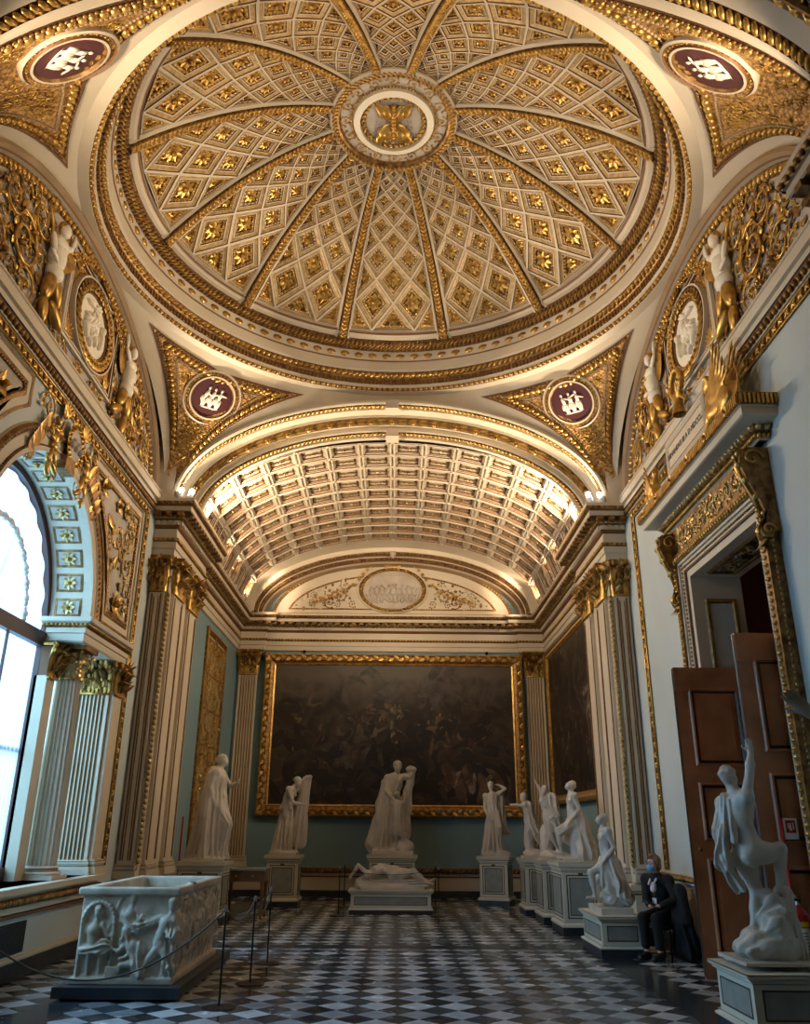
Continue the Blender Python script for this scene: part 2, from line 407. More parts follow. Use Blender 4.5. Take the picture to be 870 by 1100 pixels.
# ------------------------------------------------------------------ dome
RD, ZD, RO, ZO = 3.78, 10.50, .93, 12.12
def dome_z(r): return ZO+.05 - (ZO+.05-ZD)*(np.asarray(r)/RD)**2.15
def domeS(phi, r, h):
    phi=np.asarray(phi); r=np.asarray(r); h=np.broadcast_to(h,np.shape(phi)); z=dome_z(r); dz=-(ZO+.05-ZD)*2.15*np.abs(r/RD)**1.15/RD
    l=np.sqrt(1+dz*dz); nr=dz/l; nz=-1/l       # pointing down into the room
    rr=r+nr*h
    return np.stack([rr*np.sin(phi), YC+rr*np.cos(phi), z+nz*h],-1)
SEG=2*PI/12; RW=.125
dm = MB(); K=11; q=(1.0/3.66)**(1/K)
for s_ in range(12):
    pm = SEG*s_
    def SS(u,v,h,pm=pm):       # u in -1..1 across the segment, v = level in log radius
        r=3.66*q**np.asarray(v,float); half=SEG/2-RW/np.maximum(r,.5)*(.45+.55*r/3.7)
        return domeS(pm+u*half, r, h)
    nu,nv=16,26
    gu,gv=np.meshgrid(np.linspace(-1,1,nu+1),np.linspace(-.12,K+.3,nv+1)); V=SS(gu.ravel(),gv.ravel(),np.full(gu.size,-.13))
    idx=np.arange((nu+1)*(nv+1)).reshape(nv+1,nu+1); dm.add(V,np.stack([idx[:-1,:-1],idx[:-1,1:],idx[1:,1:],idx[1:,:-1]],-1).reshape(-1,4),'gold_dark',True)
    for k in range(K+1):
        for c in ((-.5,.5) if k%2 else (-1,0,1)):
            if abs(c)==1: poly=[(c,k-1),(c*.5+0,k),(c,k+1)] if c>0 else [(c,k-1),(c,k+1),(c*.5,k)][::1]
            else: poly=[(c,k-1),(c+.5,k),(c,k+1),(c-.5,k)]
            if abs(c)==1: poly=[(1,k-1),(1,k+1),(.5,k)] if c>0 else [(-1,k-1),(-.5,k),(-1,k+1)]
            if k==0:
                if c==0: poly=[(-.5,0),(.5,0),(0,1)]
                elif c==1: poly=[(.5,0),(1,0),(1,1)]
                else: poly=[(-1,0),(-.5,0),(-1,1)]
            if k==K:
                if abs(c)==1 or c==0: poly=None
                else: poly=[(c,K-1),(c+.5,K),(c-.5,K)]
            if poly is None: continue
            poly=np.array(poly,float); cen=poly.mean(0)
            lv=[(0,0,),(.075,.0),(.09,-.02),(.11,-.015),(.29,-.04),(.30,-.03),(.36,-.03),(.38,-.05),(.41,-.045),(.52,-.05),(.55,-.075),(.62,-.08)]
            ms=['cream','brown_line','gilt_cream','gilt_cream','cream','cream','brown_line','brown_line','relief_white','brown_line','gold_dark']
            n=len(poly)
            rings=[]
            for t,h in lv:
                pp=poly+(cen-poly)*t
                rings.append((pp,h))
            for (a,ha),(b,hb),m in zip(rings[:-1],rings[1:],ms):
                kk=np.arange(n); k2=(kk+1)%n
                dm.add(np.concatenate([SS(a[:,0],a[:,1],np.full(n,ha)),SS(b[:,0],b[:,1],np.full(n,hb))]),np.stack([kk,k2,k2+n,kk+n],1),m)
            a,ha=rings[-1]; dm.add(SS(a[:,0],a[:,1],np.full(n,-.075)),[tuple(range(n))],'gold_dark')
            # rosette
            r=3.66*q**cen[1]; half=SEG/2-RW/max(r,.5)*(.45+.55*r/3.7); sz=.185*r/3.66*(1 if abs(c)!=1 and 0<k<K else .62)
            pr = ROS if r>1.9 else ROS5
            A=pr[0]*sz; uu=cen[0]+A[:,0]/(r*half); vv=cen[1]+A[:,1]/(r*(1-q)*1.12)
            dm.add(SS(uu,vv,-.075+A[:,2]*.8),pr[1],'gold',True)
            # small gold beads on the inner edge
            if r>1.6:
                for i in range(n):
                    pa,pb=poly[i]+(cen-poly[i])*.46,poly[(i+1)%n]+(cen-poly[(i+1)%n])*.46
                    nb=6 if r>2.6 else 4
                    for j in range(nb):
                        p=pa+(pb-pa)*(j+.5)/nb; A=BEAD[0]*.022*r/2.6
                        dm.add(SS(p[0]+A[:,0]/(r*half),p[1]+A[:,1]/(r*(1-q)*1.1),-.05+A[:,2]),BEAD[1],'gold',True)
dm.build('coffered_dome', ceiling)
for s_ in range(12):
    pm=SEG*(s_+.5); rb=MB(); rr=np.linspace(RD+.02,.98,34); wid=RW*(.45+.55*rr/3.7)
    def rS(off,h): return domeS(pm+off*wid/np.maximum(rr,.3), rr, np.full(len(rr),h))
    prof=[(-1.15,-.1),(-1.15,.0),(-.8,.03),(-.72,.0),(-.55,.0),(-.5,.055),(.5,.055),(.55,.0),(.72,.0),(.8,.03),(1.15,.0),(1.15,-.1)]
    mm=['cream','cream','cream','brown_line','gold_dark','gold_field','gold_dark','brown_line','cream','cream','cream']
    for (a,b),m in zip(zip(prof[:-1],prof[1:]),mm):
        V=np.concatenate([rS(*a),rS(*b)]); k=np.arange(33); rb.add(V,np.stack([k,k+1,k+35,k+34],1),m)
    P=domeS(np.full(34,pm),rr,np.full(34,.055)); B=np.array([math.cos(pm),-math.sin(pm),0.]); 
    T=np.gradient(P,axis=0); T/=np.linalg.norm(T,axis=1)[:,None]; N=np.cross(T,B); N*=np.sign(-N[:,2:3])
    for o in (-.028,.028): rope(rb,P,N,B,(0,o),.03,'gold',step=.075,slant=.6 if o>0 else -.6)
    rb.build('dome_rib', ceiling)
# oculus
oc=MB(); a=np.arange(72)*2*PI/72; CI=np.stack([np.sin(a),np.cos(a),0*a],1); CEN=np.array([0,YC,0.])
def circ(r,z): return CEN+CI*r+[0,0,z]
def ring(mb,prof,ms,n=1):
    for (p,q2),m in zip(zip(prof[:-1],prof[1:]),ms):
        k=np.arange(72); k2=(k+1)%72; mb.add(np.concatenate([circ(*p),circ(*q2)]),np.stack([k,k2,k2+72,k+72],1),m,True)
zo=ZO-.06
ring(oc,[(1.0,zo+.1),(1.0,zo-.02),(.93,zo-.06),(.86,zo-.02),(.84,zo+.02),(.65,zo+.02),(.63,zo-.04),(.53,zo-.06),(.52,zo+.02),(.0,zo+.05)],['cream','cream','gold_dark','gold_dark','stucco_grey','cream','relief_white','cream','stucco_grey'])
ocS=lambda u,v,h: np.stack([np.asarray(u),YC+np.asarray(v),np.broadcast_to(zo+.02-np.asarray(h),np.shape(u))],-1)
DN=np.array([0,0,-1.]); 
rope(oc,circ(.93,zo-.06),DN,CI,(0,0),.03,'gold',closed=True,step=.075); beads(oc,circ(.67,zo+.0),DN,CI,(0,0),.022,'gold',closed=True)
rope(oc,circ(.48,zo-.0),DN,CI,(0,0),.035,'gold',closed=True,step=.09,slant=.5)
for i in range(16):
    t=i*2*PI/16; put(oc,SCR,ocS,.755*math.sin(t),.755*math.cos(t),-t,.1,'gold',0,flip=bool(i%2))
for sx in (-1,1):      # winged emblem: four feather wings and a twisted shaft
    for j,(an,L_) in enumerate(((.95,.36),(1.25,.3),(-.9,.34),(-1.2,.28))):
        put(oc,leafp(1,.34,6,.1,.2),ocS,.03*sx,.06*(1 if an>0 else -1),(an if sx>0 else PI-an),L_*1.15,'gold',.02)
    for j in range(5):
        t=rng.uniform(-1,1); put(oc,SCR,ocS,sx*(.2+.02*j),-.24+.12*j,t,.06,'stucco_grey')
for j in range(11):
    z_=-.34+.068*j; V,F=BALLS; oc.add(ocS(V[:,0]*(.045+.02*math.sin(j*PI/10))+0,V[:,1]*.04+z_,.05+V[:,2]*.05),F,'gold',True)
oc.build('oculus_medallion', ceiling)
# drum rings between dome and pendentives
dr=MB()
prof=[(3.74,10.72),(3.68,10.66),(3.67,10.58),(3.70,10.55),(3.72,10.54),(3.74,10.52),(3.8,10.5),(3.8,10.47),(3.86,10.43),(3.93,10.36),(3.95,10.33),(3.95,10.31),(3.97,10.15),(3.99,10.13),(3.99,10.10),(4.0,9.96),(4.03,9.93),(4.03,9.90),(4.09,9.82),(4.1,9.80),(4.12,9.70),(4.14,9.68),(4.14,9.64),(4.19,9.60),(4.19,9.58),(4.40,9.575)]
ms=['cream','cream','brown_line','cream','cream','cream','brown_line','gold_dark','gold_dark','brown_line','cream','cream','brown_line','cream','cream','cream','brown_line','gold_dark','gold_dark','brown_line','cream','cream','brown_line','cream','cream']
ring(dr,prof,ms)
NI=-CI
def rr_(r,z): return circ(r,z)
UPn=NI*.7+np.array([0,0,-.7]); BU=NI*.7+np.array([0,0,.7])
for o in (-.05,.0,.05): rope(dr,rr_(3.87,10.40),UPn,BU,(0,o),.032,'gold_dark' if o else 'gold',closed=True,step=.085,slant=.8)
wave=merge([tube2([( .9*math.cos(t)*(1-t/9),.9*math.sin(t)*(1-t/9),.1) for t in np.linspace(0,6.5,12)],[.16]*12,5)])
studs(dr,wave,rr_(3.96,10.23),NI,np.array([0,0,1.]),(0,0),.27,(.36,.07,.06),'gold_dark',closed=True); studs(dr,BEAD,rr_(3.96,10.23),NI,np.array([0,0,1.]),(0,0),.27,(.28,.055,.03),'gold',closed=True)
rope(dr,rr_(4.06,9.87),UPn,BU,(0,0),.05,'gold',closed=True,step=.11,slant=.4); 
studs(dr,CUBE,rr_(4.105,9.75),NI,np.array([0,0,1.]),(0,0),.075,(.6,.1,.03),'gold_dark',closed=True,smooth=False)
beads(dr,rr_(4.165,9.62),UPn,BU,(0,0),.038,'gold',closed=True,step=.1)
dr.build('dome_cornice', ceiling)
# ------------------------------------------------------------------ pendentives
ZP=9.58; RP=4.3
def pen_point(phi, t, h, HB=HB, sy=1):
    """phi 0..90 within a quadrant (x toward +x, y toward +y), t 0 ring .. 1 arches"""
    phi=np.asarray(phi,float); c,s=np.cos(phi),np.sin(phi); m=np.maximum(c,s); 
    ox=W*c/m; oy=HB*s/m                        # boundary of the square bay
    tt=np.where(c>=s, HB*s/c, W*c/s)           # position along that side
    az=np.where(c>=s, ZS+2.36*np.sqrt(np.clip(1-((sy*tt-.15)/3.98)**2,0,1)), ZS+AB*np.sqrt(np.clip(1-(tt/AA)**2,0,1))); az=np.minimum(az,ZP-.02)
    ix,iy=np.minimum(RP,4.18)*c,4.18*s; ox=np.maximum(ox,ix); oy=np.maximum(oy,iy)
    L=np.sqrt((ox-ix)**2+(oy-iy)**2+(az-ZP)**2); 
    z=ZP+(az-ZP)*t; rc=lambda z_: np.sqrt(W*W+16*np.clip(1-((z_-ZS)/(ZP-ZS))**2,0,1)); ro=np.sqrt(ox*ox+oy*oy)
    rho=rc(z)+(ro-rc(az))*t; x=rho*c; y=rho*s
    nx,ny,nz=-c*.75,-s*.75,-.66
    return np.stack([x+nx*h,y+ny*h,z+nz*h],-1), L
for sx in (-1,1):
    for sy in (-1,1):
        hb_ = Y1-YC if sy>0 else YC-Y0
        def PS(phi,t,h,sx=sx,sy=sy,hb_=hb_):
            P,_=pen_point(phi,t,h,hb_,sy); P=P.copy(); P[...,0]*=sx; P[...,1]=YC+sy*P[...,1]; return P
        pb=MB(); na,nt=64,10; g1,g2=np.meshgrid(np.linspace(0,PI/2,na+1),np.linspace(0,1,nt+1)); idx=np.arange((na+1)*(nt+1)).reshape(nt+1,na+1)
        pb.add(PS(g1.ravel(),g2.ravel(),0.*g1.ravel()),np.stack([idx[:-1,:-1],idx[:-1,1:],idx[1:,1:],idx[1:,:-1]],-1).reshape(-1,4),'cream',True)
        # triangular panel: polyline top (.24 from ring), bottom (.42 from the arch)
        def tri(din,dout):
            ph=np.linspace(.02,PI/2-.02,240); _,L=pen_point(ph,0*ph,0,hb_,sy); tp=din/L; bt=1-dout/L; ok=tp<bt-.01
            ph=ph[ok]; return ph,tp[ok],bt[ok]
        def loop(din,dout):
            ph,tp,bt=tri(din,dout); return np.concatenate([np.c_[ph,tp],np.c_[ph[::-1],bt[::-1]]])
        def fillpanel(din,dout,h,m):
            ph,tp,bt=tri(din,dout); ks=np.linspace(0,1,9); 
            G=np.array([PS(ph,tp+(bt-tp)*k,np.full(len(ph),h)) for k in ks]); n=len(ph); idx=np.arange(n*9).reshape(9,n)
            pb.add(G.reshape(-1,3),np.stack([idx[:-1,:-1],idx[:-1,1:],idx[1:,1:],idx[1:,:-1]],-1).reshape(-1,4),m,True)
        fillpanel(.17,.38,.012,'brown_line'); fillpanel(.2,.43,.022,'gold_field'); fillpanel(.38,.74,.03,'cream_dark'); fillpanel(.43,.82,.036,'gold_field')
        pm_=MB()
        def edge(din,dout,r,m,h,step,sl,mb=pb):
            lp=loop(din,dout); 
            for half in (lp[:len(lp)//2],lp[len(lp)//2:]):
                P=PS(half[:,0],half[:,1],np.full(len(half),h)); Q=PS(half[:,0],half[:,1],np.full(len(half),h+.05)); N=(Q-P)/.05; T=np.gradient(P,axis=0); T/=np.linalg.norm(T,axis=1)[:,None]+1e-9; B=np.cross(N,T)
                rope(mb,P,N,B,(0,0),r,m,step=step,slant=sl)
        edge(.29,.58,.05,'gold',.03,.11,.3); edge(.22,.46,.02,'gold_dark',.03,.06,.3); edge(.4,.77,.016,'cream_dark',.04,.05,0)
        # medallion in the middle
        phc=math.radians(PHC[0] if sy>0 else PHC[1]); _,Lc=pen_point(np.array([phc]),0,0,hb_,sy); Lc=Lc[0]; tc=TCC[0] if sy>0 else TCC[1]
        c0=PS(np.array([phc]),np.array([tc]),np.array([.0]))[0]; q1=PS(np.array([phc-.06,phc+.06]),np.array([tc,tc]),np.zeros(2)); q2=PS(np.array([phc,phc]),np.array([tc-.08,tc+.08]),np.zeros(2)); n_=np.cross(q1[1]-q1[0],q2[1]-q2[0]); n_/=np.linalg.norm(n_); n_=-n_ if n_[2]>0 else n_; eu=np.cross([0,0,1.],n_); eu/=np.linalg.norm(eu)
        ev=np.cross(n_,eu); ev/=np.linalg.norm(ev)
        if ev[2]<0: ev=-ev
        pass
        def MS(u,v,h,c0=c0,eu=eu,ev=ev,n_=n_):
            return c0+np.asarray(u)[...,None]*eu+np.asarray(v)[...,None]*ev+(.07+np.asarray(h))[...,None]*n_ if np.ndim(h) else c0+np.asarray(u)[...,None]*eu+np.asarray(v)[...,None]*ev+(.07+h)*n_
        rad=min(.56,(Lc-.86-.45)*.42)
        def mring(mb,pr,mm):
            for (p,q3),m in zip(zip(pr[:-1],pr[1:]),mm):
                k=np.arange(72); k2=(k+1)%72
                mb.add(np.concatenate([MS(p[0]*np.cos(a),p[0]*np.sin(a),np.full(72,p[1])),MS(q3[0]*np.cos(a),q3[0]*np.sin(a),np.full(72,q3[1]))]),np.stack([k,k2,k2+72,k+72],1),m,True)
        R1=.54
        mring(pm_,[(R1,-.16),(R1,.02),(R1-.03,.03),(R1-.05,.0),(R1-.1,.0),(R1-.11,.03),(R1-.14,.03),(R1-.16,.0)],['cream','cream','brown_line','gold_field','brown_line','cream','gold_dark'])
        cir=MS((R1-.075)*np.cos(a),(R1-.075)*np.sin(a),np.zeros(72)); rad_=(cir-c0-.05*n_); rad_/=np.linalg.norm(rad_,axis=1)[:,None]
        studs(pm_,ROS5,cir,n_,rad_,(0,0),.07,(.5,.035,.04),'gold',closed=True)
        mp=pm_.build('medallion', ceiling)
        pl=MB(); pl.add(np.concatenate([MS(np.array([0.]),np.array([0.]),np.array([.0])),MS((R1-.14)*np.cos(a),(R1-.14)*np.sin(a),np.zeros(72))]),np.array([(0,i+1,(i+1)%72+1) for i in range(72)]),'medallion_red')
        # small pale relief figures
        rnd=random.Random(sx*3+sy)
        for f in range(3):
            bx=-.13+.13*f; ln=rnd.uniform(-.25,.25); s_=rnd.uniform(.85,1.05)
            def bl(u,v,ru,rv,an,h=.01):
                V,F=BALLS; c_,s_2=math.cos(an),math.sin(an); x=V[:,0]*ru; y=V[:,1]*rv; pl.add(MS(x*c_-y*s_2+u,x*s_2+y*c_+v,h+V[:,2]*min(ru,rv)*.5),F,'relief_white',True)
            bl(bx+ln*.06,.06,.042*s_,.085,-ln); bl(bx+ln*.12,.175,.026,.034,0); bl(bx-.02,-.09,.028,.11,.12-ln*.5); bl(bx+.03,-.1,.028,.11,-.12-ln*.5); bl(bx+.07,.09+rnd.uniform(-.04,.06),.07,.016,rnd.uniform(-.6,.6),.02); bl(bx-.03,-.05,.05,.09,rnd.uniform(-.3,.3),.0)
        bl(0,-.2,.2,.02,0)
        pl.build('relief', mp)
        # gilded leaf filling
        ph,tp,bt=tri(.55,1.02); rs=random.Random(5)
        for i in range(120):
            j=rs.randrange(len(ph)); t=rs.uniform(tp[j],bt[j]); p=PS(np.array([ph[j]]),np.array([t]),np.array([.04]))[0]
            if np.linalg.norm(p-c0)<R1+.06: continue
            sN=n_; an=rs.uniform(0,6.28); e1=eu*math.cos(an)+ev*math.sin(an); e2=np.cross(sN,e1); V,F=(LEAF if i%2 else SCR); s=.085
            pb.add(p+V[:,0:1]*e1*s+V[:,1:2]*e2*s+V[:,2:3]*sN*s*1.2,F,'gold',True)
        pb.build('pendentive', ceiling)
# ------------------------------------------------------------------ crossing arches (soffits with mouldings), far and near
th=np.linspace(0,PI,73)
def arch(y,a,b,zs=ZS): return np.stack([a*np.cos(th),np.full(73,y),zs+b*np.sin(th)],1)
def archin(a,b):
    n=np.stack([-np.cos(th)/a,0*th,-np.sin(th)/b],1); return n/np.linalg.norm(n,axis=1)[:,None]
AI=archin(AA,AB)
for (yA,dy) in ((Y1,1),(Y0,-1)):
    ab=MB(); P=arch(yA,AA,AB); F_=np.array([0,-dy,0.]); D_=np.array([0,dy,0.])
    # profile (depth along dy, inward h)
    sweep(ab,P,D_,AI,[(0,-.02),(0,.03),(.03,.05),(.06,.05),(.07,.03),(.2,.05),(.22,.08),(.42,.08),(.44,.05),(.5,.05),(.52,.09),(.86,.09),(.88,.05),(1.02,.05),(1.02,.13),(1.05,.15),(1.2,.16),(1.22,.2),(1.32,.2),(1.32,-.1)],
        ['cream','cream','cream','brown_line','brown_line','cream','cream','cream','cream','cream','gold_dark','cream','cream','cream','cream','brown_line','cream','cream','cream'])
    studs(ab,BALLS,P,AI,D_,(.06,.135),.085,(.7,.055,.03),'gold',slant=.7)
    for i,(u_) in enumerate(np.linspace(0.02,.98,46)):
        j=u_*72; 
    if dy>0:
        studs(ab,ROS5,P,AI,D_,(.1,.69),.42,(.3,.13,.12),'gold'); studs(ab,LEAF,P,AI,D_,(.09,.62),.21,(.9,.16,.1),'gold',slant=.0,phase=.1); studs(ab,LEAF,P,AI,-D_,(.09,-.76),.21,(-.9,.16,.1),'gold',phase=.9)
    else:
        gl=tube2([(math.sin(t)*.5,math.cos(t)*.9,.1) for t in np.linspace(0,5.2,10)],[.17]*10,5)
        studs(ab,gl,P,AI,D_,(.1,.6),.16,(1.3,.13,.06),'gold',slant=.8); studs(ab,gl,P,AI,D_,(.1,.85),.16,(1.3,.11,.06),'gold_dark',slant=-.8)
    studs(ab,BALLS,P,AI,D_,(.17,1.12),.085,(.7,.05,.03),'gold',slant=.7)
    ky=sorted((yA-.005*dy,yA+.3*dy)); 
    ab.box((-.13,ky[0],ZS+AB-.16),(.13,ky[1],ZS+AB+.02),'cream')
    ky=sorted((yA+1.0*dy,yA+1.32*dy)); ab.box((-.13,ky[0],ZS+AB-.26),(.13,ky[1],ZS+AB-.1),'cream')
    for sx in (-1,1):
        x0,x1=sorted((sx*4.0,sx*(W+.1))); y0_,y1_=sorted((yA+.01*dy,yA+.1*dy)); ab.box((x0,y0_,ZS-.1),(x1,y1_,ZS+1.6),'cream')
    ab.build('transverse_arch', ceiling)
# side wall arches: moulding hugging the lunettes
for sx in (-1,1):
    ab=MB(); P=np.stack([np.full(73,sx*W),10.0+3.86*np.cos(th),ZS-.03+2.34*np.sin(th)],1); I=np.stack([0*th,-np.cos(th)/3.86,-np.sin(th)/2.34],1); I/=np.linalg.norm(I,axis=1)[:,None]; N=np.array([-sx,0,0.])
    sweep(ab,P,N,I,[(-.04,-.6),(.0,-.28),(.02,-.26),(.02,-.06),(.07,-.05),(.09,.0),(.04,.04),(.02,.06),(-.05,.07),(-.05,.22),(-.1,.23)],['cream','cream','cream','brown_line','cream_dark','cream_dark','brown_line','cream','gold_dark','cream'])
    eggs(ab,P,N,I,(-.04,.145),.07,.12,'gold'); rope(ab,P,N,I,(.02,-.0),.012,'gold_dark',step=.05)
    ab.build('lunette_arch', ceiling)
# ------------------------------------------------------------------ barrel vault over the far bay (and a plain one behind the camera)
VA,VB_=3.96,1.86
tt=np.linspace(0,PI,721); ex=VA*np.cos(tt); ez=VB_*np.sin(tt); sl=np.concatenate([[0],np.cumsum(np.hypot(np.diff(ex),np.diff(ez)))]); SLT=sl[-1]
def barS(u,v,h):
    u=np.asarray(u,float); t=np.interp(u*SLT,sl,tt); nx=-np.cos(t)/VA; nz=-np.sin(t)/VB_; l=np.hypot(nx,nz)
    return np.stack([VA*np.cos(t)+nx/l*h, np.broadcast_to(v,np.shape(t))+0*t, ZS+VB_*np.sin(t)+nz/l*h],-1)
bv=MB(); NC,NR=14,10; ya,yb=15.3,21.45
us=np.linspace(0,1,97)
def barsheet(mb,y_a,y_b,h,m):
    V=np.concatenate([barS(us,y_a,h),barS(us,y_b,h)]); k=np.arange(96); mb.add(V,np.stack([k,k+97,k+98,k+1],1),m,True)
barsheet(bv,15.2,22.95,-.12,'cream_dark'); barsheet(bv,21.45,22.2,0,'cream'); barsheet(bv,22.2,22.95,-.02,'cream')
cw=1/NC; chh=(yb-ya)/NR
def bS2(u,v,h): return barS(np.asarray(u)/SLT,v,h)     # u in metres
for i in range(NC):
    for j in range(NR):
        u0=i*cw*SLT; v0=ya+j*chh; Lu=cw*SLT; g=.055
        rect=[(u0,v0),(u0+Lu,v0),(u0+Lu,v0+chh),(u0,v0+chh)]
        poly_frame(bv,bS2,rect,[(0,0),(g*.5,.0),(g*.5,.02),(g,.02),(g,-.004),(g+.03,-.005),(g+.032,-.022),(g+.055,-.022),(g+.06,-.036),(g+.1,-.036)],['cream','cream','cream','brown_line','cream','gold_dark','cream','brown_line','gold_dark','stucco_grey'])
        cu,cv=u0+Lu/2,v0+chh/2
        put(bv,ROS5,bS2,cu,cv,.3,.1,'gold',-.03); 
        for sgn in (-1,1): put(bv,LEAF,bS2,cu+sgn*.07,cv,0 if sgn>0 else PI,.15,'gold',-.03)
        rr2=.5*g
for i in range(NC+1):
    for j in range(NR+1):
        u0=min(max(i*cw*SLT,.03),SLT-.03); v0=ya+j*chh; put(bv,BEAD,bS2,u0,v0,0,.028,'cream',.015)
bv.build('barrel_vault', ceiling)
nb=MB(); 
def nbar(y_a,y_b,h,m,mb=nb):
    V=np.concatenate([barS(us,y_a,h),barS(us,y_b,h)]); k=np.arange(96); mb.add(V,np.stack([k,k+97,k+98,k+1],1),m,True)
nbar(YN,4.7,0,'cream')
for yy in np.arange(-1.2,4.6,.62):
    for i in range(NC):
        u0=i*cw*SLT; Lu=cw*SLT; poly_frame(nb,bS2,[(u0+.05,yy),(u0+Lu-.05,yy),(u0+Lu-.05,yy+.5),(u0+.05,yy+.5)],[(0,.004),(.03,.02),(.06,.004)],['gold_dark','gold_dark'])
        put(nb,ROS5,bS2,u0+Lu/2,yy+.25,0,.1,'gold',.01)
nb.build('near_vault', ceiling)
# back lunette arch mouldings
la=MB(); P=arch(22.15,3.9,1.82,ZS-.02); I=archin(3.9,1.82); D_=np.array([0,1.,0])
sweep(la,P,D_,I,[(0,-.1),(0,.05),(.03,.07),(.2,.08),(.22,.14),(.25,.16),(.42,.17),(.44,.23),(.5,.25),(.55,.25),(.75,.3)],['cream','cream','brown_line','brown_line','cream','brown_line','brown_line','cream','cream','cream_dark'])
rope(la,P,I,D_,(.08,.11),.04,'gold_dark',step=.09,slant=.5); rope(la,P,I,D_,(.18,.34),.04,'gold_dark',step=.09,slant=.5)
tube(la,[(0,22.15,ZS+1.7),(0,22.12,ZS+1.6),(0,22.1,ZS+1.52)],np.array([.09,.07,.02]),'stucco_grey')
la.build('lunette_moulding', ceiling)
# ------------------------------------------------------------------ entablature profile
def entab(mb, pts, inward=1, zt=ZS, ends=False, far=False):
    h=.98; z0=zt-h
    prof=[(0,z0-.02),(.05,z0),(.05,z0+.12),(.075,z0+.13),(.075,z0+.25),(.1,z0+.27),(.12,z0+.31),(.08,z0+.32),(.06,z0+.5),(.1,z0+.52),(.12,z0+.56),(.12,z0+.64),(.2,z0+.66),(.22,z0+.70),(.22,z0+.74),(.34,z0+.75),(.36,z0+.76),(.36,z0+.84),(.38,z0+.86),(.42,z0+.92),(.42,zt),(0,zt)]
    ms=['cream','cream','cream','cream','gold_dark','gold_dark','cream','cream','brown_line','brown_line','cream','gold_dark','cream','cream_dark','brown_line','cream','cream','brown_line','gold_dark','cream','cream']
    of=plan(mb,pts,prof,ms,inward)
    plan_studs(mb,of,.12,z0+.60,CUBE,.11,(.55,.075,.08),'cream')
    plan_studs(mb,of,.27,z0+.71,CUBE,.22,(.5,.07,.2),'gold_dark')
    plan_studs(mb,of,.21,z0+.68,BALLS,.09,(.4,.03,.03),'gold',smooth=True)
    plan_studs(mb,of,.40,z0+.89,BEAD,.10,(.42,.04,.03),'gold_dark',smooth=True)
    plan_studs(mb,of,.1,z0+.29,BEAD,.09,(.42,.03,.025),'gold',smooth=True)
    return of
# ------------------------------------------------------------------ Corinthian capital, shafts
def nrm_(v): return v/np.linalg.norm(v)
def acleaf(h,w,out):
    """upright leaf, base at origin, grows +z, curls toward +y(out)"""
    V=[];F=[];n=9
    for i in range(n+1):
        t=i/n; a_=max(0,t-.62)/.38; z=h*(min(t,.62)/.62*.82+.18*math.sin(a_*PI*.95)); y=.012+out*.45*t*t+out*1.0*(1-math.cos(a_*PI*.9))*.5; ww=w*(.5+.62*math.sin(min(1,t/.75)*PI*.6))*(1-.8*a_**2)*(1+.16*math.cos(t*26))
        for s,dy in ((-1,-.03),(-.55,.014),(0,-.006),(.55,.014),(1,-.03)): V.append((s*ww/2,y+dy*(1-.5*a_),z))
    for i in range(n):
        for j in range(4): F.append((i*5+j,i*5+j+1,(i+1)*5+j+1,(i+1)*5+j))
    return np.array(V),np.array(F)
